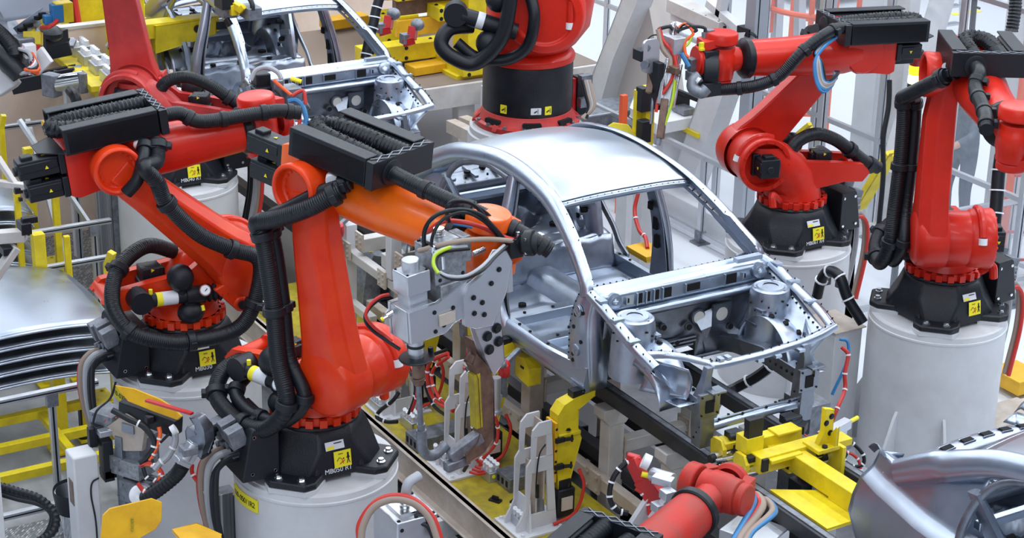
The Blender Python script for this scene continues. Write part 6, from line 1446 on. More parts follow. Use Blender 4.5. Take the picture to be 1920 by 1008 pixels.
# big amber plate at the bottom
t = thing('amber_plate', 'large amber shield plate with clipped corners at the bottom left', 'plate', PD(245, 975, 11.6))
cor = [(188, 1020), (193, 966), (206, 953), (285, 934), (304, 941), (303, 975), (292, 992), (250, 1015), (230, 1022)]
o = PD(245, 985, 11.6); ax = unit(PD(304, 960, 11.7)-PD(190, 985, 11.55)); ay = unit(V(-.25, .1, 1)); nn = ax.cross(ay).normalized()
def onpl(x, y): d_ = _ray(x, y); s_ = (o-CAMP).dot(nn)/d_.dot(nn); return CAMP+d_*s_
cc = [onpl(x, y) for x, y in cor]
if nn.dot(CAMP-o) < 0: nn = -nn
b = MB(); b.loft([cc, [p-nn*.018 for p in cc]]); ap = obj('plate', b, AMB, t, bevel=.003)
b = MB()
for k in range(6): b.box(onpl(247, 972+4*k)+nn*.002, (.02+.01*(k % 2), .012, .012))
obj('scratch_mark', b, YELD, ap)
b = MB(); bbx(b, o.x-.15, o.x-.09, o.y-.02, o.y+.04, .02, o.z-.12); b.beam(V(o.x-.12, o.y, o.z-.2), o-nn*.03, .05, .05); obj('plate_bracket', b, GRY, t)
b = MB(); b.prism([(-.14, -.1), (.14, -.1), (.14, .1), (.06, .14), (-.14, .06)], lambda u, v, w: PD(368, 1003, 11.8)+V(u, v, w), -.02, .0); tag(obj('amber_cover', b, AMB, bevel=.003), 'small amber cover at the bottom edge left of the pedestal', 'cover')
# diamond-plate cable cabinet at the pedestal
t = thing('cable_cabinet', 'diamond-plate and grey cable cabinet on the left side of the foreground pedestal', 'cabinet', (-10.55, 4.0, .14)); p = PZ(415, 925, 1.0)
b = MB(); b.box((p.x-.02, p.y+.02, .55), (.16, .16, .9)); obj('grey_duct', b, ALD, t, bevel=.004)
b = MB(); b.box((p.x-.02, p.y-.08, .56), (.22, .02, .95)); b.box((p.x+.07, p.y-.02, .56), (.02, .14, .95)); obj('diamond_cover', b, DIA, t)
# pedestal side labels (yellow with lettering)
def pedlabel(x, y, a, txt, z=1.16):
    c = V(x, y, z); d_ = V(math.cos(a), math.sin(a), 0); n2 = V(-d_.y, d_.x, 0)
    b = MB(); k = 8; secs = []
    for i in range(k+1):
        th = a+(-.28+.56*i/k); e_ = V(math.cos(th), math.sin(th), 0); secs.append([c+e_*.548+V(0, 0, -.045), c+e_*.556+V(0, 0, -.045), c+e_*.556+V(0, 0, .045), c+e_*.548+V(0, 0, .045)])
    b.loft(secs); o = tag(obj('pedestal_label', b, LYEL), 'yellow lettered label strip on the upper left of the '+('foreground' if x > -11 else 'second')+' pedestal', 'label')
    b2 = MB()
    for i, ch in enumerate(txt):
        th = a+(-.24+.48*(i+.5)/len(txt)); e_ = V(math.cos(th), math.sin(th), 0); n3 = V(-e_.y, e_.x, 0)
        M4 = Matrix((n3, V(0, 0, 1), e_)).transposed().to_4x4(); M4.translation = c+e_*.557
        text_mesh(ch, .055, M4, BLK, o, 'letter')
pedlabel(-10.41, 4.79, R(-84), '110-050/1R2'); pedlabel(-12.28, 4.62, R(-80), '110-030/R4')
# bucket, pipe and heavy cable in the corner
p = PZ(142, 918, .55)
t = thing('metal_bucket', 'open metal bucket with a black liner left of the white column', 'bucket', (p.x, p.y, .14))
b = MB(); b.lathe((p.x, p.y, .14), (0, 0, 1), [(0, .10), (.40, .15), (.41, .155), (.41, .145), (.08, .11), (.08, 0)], 28, cap=False); obj('bucket', b, CHR, t)
b = MB(); b.lathe((p.x, p.y, .40), (0, 0, 1), [(0, .145), (.15, .165), (.17, .16), (.15, .15), (-.1, .12), (-.1, 0)], 28, cap=False); obj('black_liner', b, BPL, t)
for k in range(3):
    hose('heavy_cable', 'heavy black cable curving through the bottom left corner', 'cable', [PD(-20, 905+7*k, 12.3), PD(30, 920+7*k, 12.3), PD(75, 935+5*k, 12.3), PD(103-3*k, 965, 12.3), PD(100-5*k, 995, 12.3), PD(70, 1015, 12.3)], (.030, .018, .018)[k], RUB, n=14, rib=.2 if k == 0 else 0, pitch=.03, group='heavy cables in the bottom left corner')
b = MB(); p = PD(4, 930, 12.2); bbx(b, p.x-.1, p.x+.08, p.y-.14, p.y-.02, 0.1, 1.55); tag(obj('pale_post', b, WHT, bevel=.01), 'pale post cut by the left edge near the bottom', 'post')
# ------------------------------------------------------------------ upper left : yellow tooling tower, beam with valve blocks, grippers
def F_(x, y, d=19.0): return PD(x, y, d)
t = thing('tooling_tower', 'tall yellow tooling tower partly behind the faded red arm', 'tooling tower', (0, 0, 0))
pz0 = PZ(300, 300, 0)
base = PY(305, 200, 7.0*0+6.2)
cx, cy = -18.12, 6.30
t.location = (cx, cy, 0); t.matrix_basis = Matrix.Translation((cx, cy, 0))
b = MB(); bbx(b, cx-.18, cx+.13, cy-.12, cy+.20, 0, 2.6); obj('column', b, YEL, t, bevel=.01)
b = MB(); bbx(b, cx-.10, cx+.10, cy+.1, cy+1.0, 2.12, 2.28); b.prism([(.3, .0), (.95, .12), (.95, .28), (.3, .28)], lambda u, v, w: V(cx+w, cy+u, 1.98+v), -.12, .12); ta = obj('cross_arm', b, YEL, t, bevel=.008)
b = MB(); b.cyl((cx+.12, cy+.75, 2.18), (cx+.15, cy+.75, 2.18), .04, n=16); obj('pivot', b, BPL, ta)
b = MB(); b.box((cx+.05, cy+1.02, 2.18), (.12, .22, .08)); obj('black_pad', b, BPL, t, bevel=.004)
b = MB(); bbx(b, cx-.05, cx+.12, cy+.25, cy+.62, 1.36, 1.46); b.box((cx+.1, cy+.66, 1.45), (.08, .10, .26)); b.box((cx+.05, cy+.4, 1.06), (.06, .25, .20)); obj('side_bracket', b, YEL, t, bevel=.006)
b = MB(); b.box((cx+.1, cy+.45, 1.52), (.10, .30, .16)); b.box((cx+.1, cy+.50, 1.24), (.10, .30, .14)); obj('brown_plate', b, COP, t, bevel=.004)
b = MB(); b.box((cx+.1, cy+.85, 1.40), (.09, .16, .10)); b.box((cx+.1, cy+.85, 1.12), (.09, .16, .06)); b.box((cx+.1, cy+.90, 1.25), (.05, .05, .3)); obj('red_clamp', b, CREDP, t, bevel=.005)
b = MB(); b.box((cx+.08, cy+.78, 1.5), (.12, .12, .14)); b.box((cx+.08, cy+.72, 1.3), (.16, .22, .12), Matrix.Rotation(.5, 3, 'X')); obj('clamp_body', b, BPL, t, bevel=.006)
b = MB(); b.box((cx+.1, cy+.9, 1.34), (.07, .05, .26)); obj('silver_jaw', b, ALU, t, bevel=.01)
t = thing('yellow_fixture', 'squat yellow fixture column left of the faded red arm', 'fixture', (-19.6, 6.35, 0))
b = MB(); bbx(b, -19.8, -19.35, 6.2, 6.85, 1.2, 2.6); b.prism([(-.5, 0), (.5, 0), (.34, .3), (-.34, .3)], lambda u, v, w: V(-19.3+w, 6.5+u, 1.05+v), -.3, .05); b.box((-19.2, 6.9, 1.6), (.16, .16, 1.0)); b.box((-19.25, 6.95, 2.1), (.25, .3, .1)); obj('column', b, YEL, t, bevel=.02)
b = MB(); b.tube([(-19.2, 6.15, 2.4), (-19.15, 6.2, 1.9), (-19.1, 6.35, 1.55), (-19.0, 6.6, 1.42), (-18.9, 6.9, 1.38)], .05, 10); obj('red_hose', b, CRED, t); b = MB(); b.tube([(-19.15, 6.1, 2.4), (-19.1, 6.12, 1.9), (-19.05, 6.28, 1.5), (-18.95, 6.55, 1.36), (-18.8, 6.9, 1.33)], .03, 10); obj('black_hose', b, RUB, t)
b = MB(); b.tube([(-19.1, 6.9, 2.05), (-19.05, 6.85, 1.8), (-19.05, 6.85, 1.4)], .045, 10); obj('red_hose', b, CRED, t)
t = thing('valve_beam', 'long yellow beam carrying valve blocks and wiring at upper left', 'beam', (-18.7, 6.2, 1.05))
a = F_(118, 96, 19.6); c = F_(200, 165, 18.3)
b = MB(); b.beam(a, c, .30, .06, V(0, 0, 1)); b.beam(a-V(0, 0, .10), c-V(0, 0, .10), .06, .16, V(0, 0, 1)); obj('yellow_beam', b, YEL, t, bevel=.006)
dirb = (c-a).normalized(); sid = unit(V(-dirb.y, dirb.x, 0)); 
for k in range(4):
    q = a.lerp(c, .18+.25*k)+V(0, 0, .08)+sid*.10
    m_ = MB(); m_.beam(q-dirb*.13, q+dirb*.13, .20, .10, V(0, 0, 1)); vb = obj('valve_block', m_, ALU, t, bevel=.005)
    for i in range(4):
        for j in (-1, 1):
            m_ = MB(); p_ = q+dirb*(-.09+.06*i)+sid*.05*j+V(0, 0, .05); m_.cyl(p_, p_+V(0, 0, .05), .025, n=10); obj('plug', m_, WPL, vb)
for k in range(9):
    q = a.lerp(c, .3+.06*k)+V(0, 0, .12)+sid*.32
    hose('wire', 'grey-blue wire in the tangle behind the valve blocks', 'wire', [q, q+V(.1*math.sin(k*2), .1, .10), q+sid*.15+dirb*.15*math.cos(k), q+sid*.05+dirb*.3+V(0, 0, -.03*(k % 3)), q+sid*.2+dirb*.4], .016, (CGRY, RUB, CBLU, CGRY)[k % 4], group='wires behind the valve blocks')
for k, (x0, y0, x1, y1, d_) in enumerate(((72, 88, 132, 76, 19.0), (22, 150, 142, 125, 18.8))):
    t = thing('black_ladder_frame', ['upper black ladder-like carrier arm at the far left', 'lower black ladder-like carrier arm at the far left'][k], 'frame', F_(x0, y0+8, d_))
    for off in (0, 1):
        b = MB(); o_ = V(0, 0, .10*off)+sid*0; b.beam(F_(x0, y0+14-14*off, d_+.15*off), F_(x1, y1+14-14*off, d_+.15*off), .05, .14 if off == 0 else .05); obj('side_beam', b, BPL, t, bevel=.005)
    for i in range(4):
        q = i/3.; b = MB(); b.beam(F_(x0+(x1-x0)*q, y0+12+(y1-y0)*q, d_), F_(x0+(x1-x0)*q+6, y0+(y1-y0)*q-1, d_+.15), .06, .03); obj('rung', b, ALD, t)
t = thing('air_cylinder', 'large silver pneumatic cylinder under the lower black carrier arm', 'cylinder', F_(130, 152, 18.4))
b = MB(); b.cyl(F_(100, 158, 18.4), F_(158, 148, 18.4), .085, n=22); obj('barrel', b, CHR, t); b = MB(); b.box(F_(97, 159, 18.4), (.16, .12, .22), Matrix.Rotation(.5, 3, 'Z')); b.box(F_(155, 155, 18.35), (.08, .08, .2)); obj('end_cap', b, ALD, t, bevel=.01)
# gripper holding a panel, top left
t = thing('gripper_robot_head', 'grey gripper head crowded with cables at the top left edge', 'gripper', F_(30, 110, 17.5))
b = MB(); b.beam(F_(-20, 40, 17.6), F_(35, 110, 17.5), .26, .3); b.ball(F_(28, 112, 17.3), .16); b.box(F_(45, 88, 17.3), (.2, .15, .2)); b.ball(F_(60, 68, 17.4), .09); obj('gripper_body', b, ALD, t, bevel=.01)
b = MB(); b.tube([F_(-15, 50, 17.3), F_(10, 72, 17.2), F_(28, 98, 17.1), F_(25, 120, 17.2)], .07, 12, 8, .12, .03); b.tube([F_(-10, 90, 17.2), F_(18, 120, 17.1), F_(38, 140, 17.1)], .09, 12); obj('black_hose', b, RUB, t)
for k, m in enumerate((CGRY, RUB, CRED, WPL, CGRY, RUB, CORG)):
    b = MB(); b.tube([F_(30+4*k, 90, 17.1), F_(55+3*k, 100+5*k, 17.0), F_(60-2*k, 130, 17.0), F_(38+6*k, 138, 17.05)], .018, 8); obj('cable', b, m, t)
b = MB(); b.beam(F_(66, 100, 17.2), F_(86, 128, 17.2), .04, .22); b.box(F_(55, 95, 17.1), (.1, .1, .12)); obj('white_plate', b, WPL, t, bevel=.004)
t = thing('white_gripper_plate', 'pale angular machine cover at the left edge below the gripper', 'cover', F_(5, 145, 17.4))
b = MB(); pc = [F_(x, y, 17.3) for x, y in ((-30, 85), (6, 115), (35, 152), (28, 160), (0, 178), (-30, 185))]; b.loft([pc, [p+FWD*.12 for p in pc]]); obj('cover', b, WHT, t, bevel=.01)
t = thing('held_body_panel', 'pale pressed panel held by yellow jaws in the top left corner', 'steel panel', F_(60, 20, 17.6))
b = MB(); b.grid(lambda a_, c_: F_(-40+145*a_-12*c_*(1-a_), -40+85*c_-24*a_*c_+20*a_*(1-a_)*c_, 17.7-.5*a_+.0*c_), 14, 10); obj('skin', b, mat('matt_pale_steel', (.60, .66, .74), .42, .35), t, solid=.01)
b = MB(); b.beam(F_(33, 62, 17.4), F_(90, 22, 17.3), .04, .12); b.mi = 1; 
for q in (.15, .35, .7, .85): b.box(F_(33+57*q, 61-40*q, 17.26), (.05, .08, .035), Matrix.Rotation(.4, 3, 'Z'))
obj('flange', b, [STP, DRK], t, bevel=.005)
t = thing('yellow_jaw', 'yellow and blue jaw gripping the edge of the held panel', 'gripper', F_(115, 25, 17.2))
b = MB(); b.box(F_(118, 22, 17.2), (.12, .16, .18)); b.beam(F_(85, 45, 17.3), F_(112, 30, 17.2), .10, .10); b.beam(F_(62, 60, 17.3), F_(62, 85, 17.3), .16, .12); b.beam(F_(50, 70, 17.3), F_(68, 62, 17.3), .08, .08); obj('yellow_block', b, YEL, t, bevel=.006)
b = MB(); b.box(F_(106, 24, 17.15), (.10, .10, .16)); b.box(F_(92, 36, 17.15), (.08, .10, .08)); obj('blue_block', b, BLUP, t, bevel=.006)
b = MB(); b.tube([F_(78, 52, 17.2), F_(92, 50, 17.1), F_(104, 42, 17.1), F_(108, 36, 17.1)], .02, 8); b.beam(F_(66, 105, 17.2), F_(72, 85, 17.2), .05, .05); obj('red_cable', b, CRED, t)
b = MB(); b.ball(F_(95, 62, 18.0), .11, (1.5, 1, .7)); b.box(F_(85, 68, 18.1), (.3, .3, .12), Matrix.Rotation(.5, 3, 'Z')); obj('dark_core', b, BPL, t)
# machine base and bits below the cylinder
t = thing('pale_machine_base', 'pale machine base with sloping sheets below the cylinder at upper left', 'machine base', (-17.6, 6.35, 0))
b = MB(); b.prism([(-.5, 0), (.75, 0), (.75, .55), (.35, .95), (-.3, 1.15), (-.5, 1.15)], lambda u, v, w: V(-17.6+u, 6.35+w, v), -.22, .22); obj('base', b, WHT, t, bevel=.01)
b = MB(); b.tube([F_(132, 170, 17.6), F_(140, 180, 17.5), F_(146, 200, 17.5), F_(147, 225, 17.5)], .05, 10); obj('cable_bundle', b, RUB, t)
b = MB(); b.prism([(-.22, -.1), (.24, -.06), (.24, .10), (-.16, .12)], lambda u, v, w: F_(130, 230, 16.8)+V(v, u, w), -.02, .02); tag(obj('amber_cover', b, AMB), 'amber cover plate in front of the beige partition behind the left cable box', 'cover')
# weld tooling over the rear car : small gripper with yellow pieces
t = thing('roof_gripper', 'small gripper with yellow fingers standing on the pillars of the rear car body', 'gripper', F_(430, 10, 18.0))
b = MB(); b.box(F_(424, 18, 17.9), (.22, .14, .12)); b.box(F_(470, 22, 17.8), (.22, .14, .12)); b.beam(F_(424, 18, 17.9), F_(470, 24, 17.8), .05, .05); obj('grey_links', b, ALD, t, bevel=.01)
b = MB(); b.beam(F_(436, 8, 17.8), F_(452, 16, 17.75), .07, .07); b.beam(F_(448, 22, 17.75), F_(458, 12, 17.7), .05, .05); b.box(F_(438, 18, 17.8), (.08, .08, .1)); obj('yellow_finger', b, YEL, t, bevel=.006)
b = MB(); b.box(F_(420, 0, 17.8), (.2, .12, .14)); b.beam(F_(424, 35, 17.8), F_(432, 48, 17.8), .04, .05); b.tube([F_(463, -10, 17.8), F_(472, 5, 17.7), F_(474, 20, 17.7)], .025, 8); obj('black_parts', b, BPL, t, bevel=.004)
# tangle between wrist of the left robot and the rear car
t = thing('small_welding_gun', 'small welding gun with blue and red hoses at the end of the left robot', 'welding gun', PD(500, 190, 14.6))
h_ = lambda x, y, d=14.6: PD(x, y, d)
b = MB(); b.box(h_(489, 150), (.12, .12, .12)); b.box(h_(487, 172), (.16, .14, .10)); obj('black_unit', b, BPL, t, bevel=.01)
b = MB(); b.box(h_(520, 185), (.08, .08, .30)); b.box(h_(545, 178), (.16, .12, .14)); b.beam(h_(470, 160), h_(478, 190), .06, .06); b.cyl(h_(560, 205), h_(578, 195), .04, n=14); b.beam(h_(505, 195), h_(545, 215), .04, .06); obj('grey_parts', b, ALD, t, bevel=.006)
for P_, m, r_ in (([(470, 150), (480, 132), (500, 126), (520, 135), (528, 148)], CGRY, .018), ([(513, 150), (530, 165), (546, 178)], CORG, .014), ([(540, 190), (555, 188), (568, 200), (574, 225), (568, 245)], CBLU, .020), ([(540, 200), (556, 202), (562, 220), (560, 240)], CRED, .015), ([(548, 180), (560, 172), (570, 172), (573, 195)], CRED, .015), ([(515, 168), (525, 178), (532, 195), (528, 215)], RUB, .012), ([(505, 245), (530, 262), (560, 258), (575, 250)], CBLU, .016), ([(510, 250), (540, 268), (566, 262)], CRED, .012), ([(445, 214), (455, 205), (470, 198), (480, 196)], CRED, .012), ([(540, 215), (548, 235), (556, 245)], CGRY, .03)):
    b = MB(); b.tube([h_(x, y, 14.45) for x, y in P_], r_, 8); obj('hose', b, m, t)
b = MB(); b.cyl(h_(545, 147), h_(565, 153), .018, n=8); obj('yellow_sensor', b, LYEL, t)
# ------------------------------------------------------------------ upper centre : bench with yellow tooling
t = thing('tooling_bench', 'long bench carrying the yellow tooling behind the rear car body', 'bench', (-19.2, 10.8, 0))
p0, p1 = PZ(820, 155, 1.0), PZ(1070, 118, 1.0)
b = MB(); bbx(b, -21.5, -18.6, 9.2, 12.4, .93, 1.0); obj('table_top', b, mat('brown_bench_top', (.22, .17, .14), .5), t, bevel=.005)
b = MB(); bbx(b, -18.62, -18.55, 9.2, 12.4, .74, 1.0); bbx(b, -21.5, -18.6, 9.15, 9.2, .8, 1.0); obj('apron', b, GRY, t, bevel=.005)
for x, y in ((-18.75, 9.5), (-18.75, 10.6), (-18.75, 12.0), (-21, 9.5)):
    b = MB(); b.box((x, y, .45), (.16, .22, .9)); obj('leg', b, GRY, t, bevel=.01)
def G(x, y, d): return PD(x, y, d)
def ytower(lab, x, y, z0, parts):
    t = thing('yellow_tooling', lab, 'tooling', (x, y, z0), 0, 'yellow tooling on the bench')
    for nm, m, c, s in parts:
        b = MB(); b.box((x+c[0], y+c[1], z0+c[2]), s); q = obj(nm, b, m, t, bevel=.008)
        if m is YEL and min(s[1], s[2]) > .1:
            b = MB(); b.bolts([(x+c[0]+s[0]/2, y+c[1]+s[1]*a_, z0+c[2]+s[2]*b_) for a_ in (-.4, 0, .4) for b_ in (-.3, .3)], (1, 0, 0), .016, .014); b.bolts([(x+c[0], y+c[1]+s[1]*a_, z0+c[2]+s[2]/2) for a_ in (-.35, .35)], (0, 0, 1), .016, .014); objsplit('hex_bolt', b, BPL, q)
    return t
ytower('tall yellow tooling column beside the black drum', -19.05, 10.95, 1.0, [('column', YEL, (0, 0, .62), (.36, .46, 1.1)), ('base', YEL, (0, .02, .10), (.75, .85, .12)), ('base', YEL, (0, .02, .02), (.62, .95, .06)), ('cap', YEL, (0, -.02, 1.2), (.5, .8, .08)), ('foot', YEL, (.2, .35, -.06), (.3, .2, .14)), ('bracket', YEL, (.0, -.45, .75), (.3, .3, .16)), ('black_pad', BPL, (.1, -.6, 1.1), (.25, .18, .06))])
ytower('low yellow beam leading left from the tall tooling column', -19.25, 10.25, 1.0, [('beam', YEL, (-.2, -.1, .22), (.25, 1.1, .20)), ('orange_cover', AMB, (.1, .0, .58), (.08, .65, .20)), ('brown_plate', COP, (.0, .1, .80), (.10, .8, .18)), ('upper_arm', YEL, (.05, .05, .98), (.25, .8, .14))])
ytower('yellow tooling block with a silver slide left of the bench column', -20.2, 10.0, 1.0, [('block', YEL, (0, .45, .30), (.4, .45, .35)), ('slide', COP, (.1, .5, .8), (.2, .7, .22)), ('black_slide', BPL, (.15, .7, .95), (.12, .4, .1)), ('column', YEL, (-.3, .9, .9), (.4, 1.0, .6)), ('silver_cap', ALU, (.1, .5, .97), (.12, .3, .06))])
ytower('rear yellow tooling behind the bench at the top edge', -21.0, 10.6, 1.0, [('block', YEL, (0, 0, .9), (.4, 2.0, .7)), ('black_unit', BPL, (.25, -.1, 1.2), (.2, .5, .2)), ('red_fitting', CREDP, (.25, .5, 1.0), (.1, .1, .2))])
for k, (px, py) in enumerate(((715, 45), (860, 75))):
    t = thing('red_tool_clamp', ['red clamp with a grey knuckle on the left end of the yellow tooling', 'red clamp with a grey knuckle below the yellow tooling'][k], 'clamp', G(px, py, 20), 0, 'red clamps on the bench tooling')
    px, py = ((730, 40), (775, 60))[k]
    b = MB(); b.beam(G(px, py-10, 19.7), G(px-3, py+14, 19.7), .08, .1); b.beam(G(px-20, py+20, 19.7), G(px+2, py+14, 19.7), .08, .08); obj('red_arm', b, CREDP, t, bevel=.006)
    b = MB(); b.ball(G(px+8, py-14, 19.7), .07, (1.2, 1, .9)); b.box(G(px-14, py+12, 19.7), (.1, .1, .1)); obj('grey_knuckle', b, ALD, t)
b = MB(); b.beam(PZ(768, 131, 1.06), PZ(850, 118, 1.06), .24, .10); tag(obj('amber_beam', b, AMB, bevel=.006), 'amber box beam lying in front of the yellow tooling foot', 'beam')
b = MB(); b.beam(PZ(608, 45, 1.1), PZ(684, 33, 1.1), .25, .12); tag(obj('amber_beam', b, AMB, bevel=.006), 'dirty amber beam seen through the rear car body windows', 'beam')
t = thing('silver_sensor_unit', 'silver unit with black base on the bench left of the amber beam', 'sensor', PZ(770, 105, 1.05)); p = PZ(772, 108, 1.05)
b = MB(); b.box(p+V(0, 0, .06), (.22, .42, .12)); obj('body', b, ALU, t, bevel=.01); b = MB(); b.box(p+V(.02, .3, .03), (.14, .2, .1)); b.tube([p+V(0, .2, .1), p+V(.1, .5, .3), p+V(.05, .9, .2), p+V(.1, 1.1, .05)], .03, 8); obj('black_cable', b, RUB, t); b = MB(); b.box(p+V(0, -.25, .06), (.12, .1, .2)); obj('yellow_bracket', b, YEL, t)
hose('hanging_cable', 'thick black cable hanging behind the windscreen of the rear car body', 'cable', [G(712, -5, 19), G(705, 20, 19), G(700, 45, 19), G(692, 75, 19), G(685, 110, 19)], .05, RUB, n=12, ties=4)
b = MB(); p = PZ(685, 95, .8); bbx(b, p.x-.35, p.x+.2, 8.6, 9.1, 0, 1.5); tag(obj('pale_column', b, TAN, bevel=.02), 'beige column behind the windscreen pillar of the rear car body', 'column')
# frames under the bench side
b = MB(); b.beam(PZ(845, 235, .9), PZ(900, 262, .9), .12, .14); b.beam(PZ(868, 225, .9), PZ(960, 262, .9), .12, .1); tag(obj('tan_rail', b, TANP, bevel=.005), 'tan steel rails ending behind the near front corner of the rear car', 'rail')
fix_box('pale socket box beside the wide pedestal base', (PZ(965, 262, .3).x, PZ(965, 262, .3).y-.35, 0), (.14, .16, 1.0), WHT, [('black_socket', BPL, (.075, 0, .9), (.02, .06, .06)), ('black_socket', BPL, (.075, 0, .78), (.02, .06, .06))], 'socket_box', 'box')
fix_box('black switch box and yellow cables right of the black drum', (-16.45, 10.72, 1.2), (.12, .14, .42), BPL, [('red_side', CREDP, (-.02, -.09, .2), (.10, .04, .4)), ('yellow_strip', YEL, (.0, .09, .2), (.05, .03, .35)), ('grey_plug', ALD, (.09, 0, .4), (.08, .14, .1)), ('grey_plug', ALD, (.09, 0, .15), (.08, .14, .1))], 'switch_box', 'switch box')
for k in range(4):
    hose('drum_cable', 'cable hanging down behind the black drum to the wide pedestal', 'cable', [PD(1092+4*k, 150, 18.3), PD(1098+4*k, 175, 18.3), PD(1104+3*k, 200, 18.3), PD(1098-2*k, 222, 18.3)], .022, (RUB, CTAN, CGRY, CTAN)[k], group='cables behind the black drum')
# ------------------------------------------------------------------ gantry with white braces
gy = 12.2
t = thing('gantry_frame', 'large pale gantry with splayed legs behind the roof of the middle car', 'gantry', (-19, gy, 0))
def GP(x, y, yy=gy): return PY(x, y, yy)
def slab(name, pts, yy, th, m):
    b = MB(); c = [GP(x, y, yy) for x, y in pts]; 
    b.prism([(p.x, p.z) for p in c], lambda u, v, w: V(u, yy+w, v), -th/2, th/2); return obj(name, b, m, t, bevel=.01)
slab('splayed_leg', [(1192, -30), (1222, -30), (1165, 110), (1130, 225), (1092, 225)], gy, .22, WHT)
slab('centre_column', [(1200, -30), (1228, -30), (1246, 50), (1262, 180), (1275, 250), (1150, 250), (1178, 110)], gy+.25, .3, mat('tan_grey_column', (.50, .46, .43), .5))
slab('splayed_leg', [(1368, 60), (1412, 60), (1345, 250), (1270, 460), (1228, 470)], gy-.3, .22, WHT)
b = MB(); b.beam(PY(1265, 8, 11.9), PY(1362, 52, 11.9), .22, .14); gb = obj('pierced_beam', b, GRY, t, bevel=.006)
b = MB(); b.dots([PY(1275+12*k, 10+5.3*k+(4 if k % 2 else 0), 11.82) for k in range(8)], (0, -1, 0), .018, .01); objsplit('hole', b, DRK, gb)
b = MB(); b.beam(PY(1330, 5, 11.9), PY(1396, 62, 11.9), .10, .08); b.beam(PY(1358, -10, 11.9), PY(1345, 60, 11.9), .10, .08); b.beam(PY(1262, 30, 11.9), PY(1400, 62, 11.9), .08, .08); b.beam(PY(1345, 30, 11.9), PY(1320, 120, 11.9), .07, .07); obj('brace', b, WHT, t, bevel=.005)
b = MB(); b.box(PY(1400, 58, 11.85), (.2, .1, .08)); b.tube([PY(1400, 60, 11.85), PY(1412, 64, 11.8), PY(1418, 70, 11.8)], .015, 6); obj('black_sensor', b, BPL, t)
# pale steel table with small clamps, in front of the gantry
p = PZ(1250, 205, 1.1); t = thing('fixture_table', 'pale fixture table with black clamps below the hanging welding gun', 'table', (p.x, p.y, 0))
tt = [PZ(x, y, 1.1) for x, y in ((1190, 178), (1300, 192), (1314, 222), (1232, 238), (1182, 205))]
b = MB(); b.prism([(q.x, q.y) for q in tt], lambda u, v, w: V(u, v, w), 1.02, 1.12); obj('table_top', b, WHT, t, bevel=.01)
b = MB(); bbx(b, p.x-.30, p.x+.25, p.y-.2, p.y+.25, 0, 1.02); obj('pillar', b, WHT, t, bevel=.01)
b = MB(); b.box(p+V(.05, .1, .12), (.2, .2, .14)); b.beam(p+V(.05, .0, .25), p+V(.35, .3, .12), .06, .05); b.box(p+V(-.2, .1, .1), (.12, .12, .12)); obj('black_clamp', b, BPL, t, bevel=.006)
b = MB(); b.box(p+V(.25, .05, .06), (.22, .16, .06)); obj('grey_block', b, ALD, t)
# yellow guards left of the table
t = thing('yellow_guard', 'yellow sheet guard rising behind the rear edge of the middle car roof', 'guard', PZ(1165, 245, .9))
b = MB(); pc = [PD(x, y, 17.2) for x, y in ((1130, 240), (1150, 228), (1178, 232), (1195, 255), (1200, 272), (1150, 262))]; b.loft([pc, [q+V(-.05, .05, -.25) for q in pc]]); obj('sheet', b, YEL, t, bevel=.01)
b = MB(); q1_ = PD(1197, 168, 17.1); q2_ = PD(1217, 160, 17.1); b.beam(q1_, q1_-V(0, 0, .5), .06, .06); b.beam(q2_, q2_-V(0, 0, .55), .10, .08); obj('post', b, YEL, t, bevel=.006)
b = MB(); b.beam(q2_-V(0, 0, .55), (q2_.x, q2_.y, 0), .14, .14); b.beam(q1_-V(0, 0, .5), q2_-V(0, 0, .7), .06, .06); obj('pale_stand', b, WHT, t, bevel=.005)
b = MB(); b.box(PD(1208, 185, 17.1), (.1, .12, .22)); b.box(PD(1207, 245, 17.1), (.1, .1, .2)); obj('black_clamp', b, BPL, t, bevel=.006)
fix_box('dark grey sheet cover behind the top edge of the middle car roof', (PZ(1140, 222, .8).x, PZ(1140, 222, .8).y, 0), (.5, .9, .95), ALD, [('lip', ALU, (.25, 0, .95), (.02, .9, .02))], 'sheet_cover', 'cover')
# amber tilted struts
for k, (x0, y0, x1, y1, yy) in enumerate(((1285, 262, 1355, 168, 12.0), (1610, 388, 1672, 287, 12.0), (1245, 330, 1265, 275, 12.2), (1478, 270, 1520, 235, 12.4))):
    b = MB(); b.beam(PY(x0, y0, yy), PY(x1, y1, yy), .13 if k < 2 else .05, .08); b.mi = 1
    b.beam(PY(x0, y0, yy-.045), PY(x1, y1, yy-.045), .05, .01); tag(obj('yellow_strut', b, [YEL, YELD], bevel=.005), ['slanted yellow strut below the fixture table, left of the right-hand robots', 'slanted yellow strut between the two right-hand robots', 'thin slanted yellow strut in front of the gantry leg', 'short yellow strut behind the shoulder of the far right-hand robot'][k], 'strut')
b = MB(); b.beam(PZ(1282, 240, 1.0), PZ(1312, 255, 1.0), .05, .05); tag(obj('yellow_bar', b, YEL), 'short yellow bar sticking out right of the fixture table', 'bar')
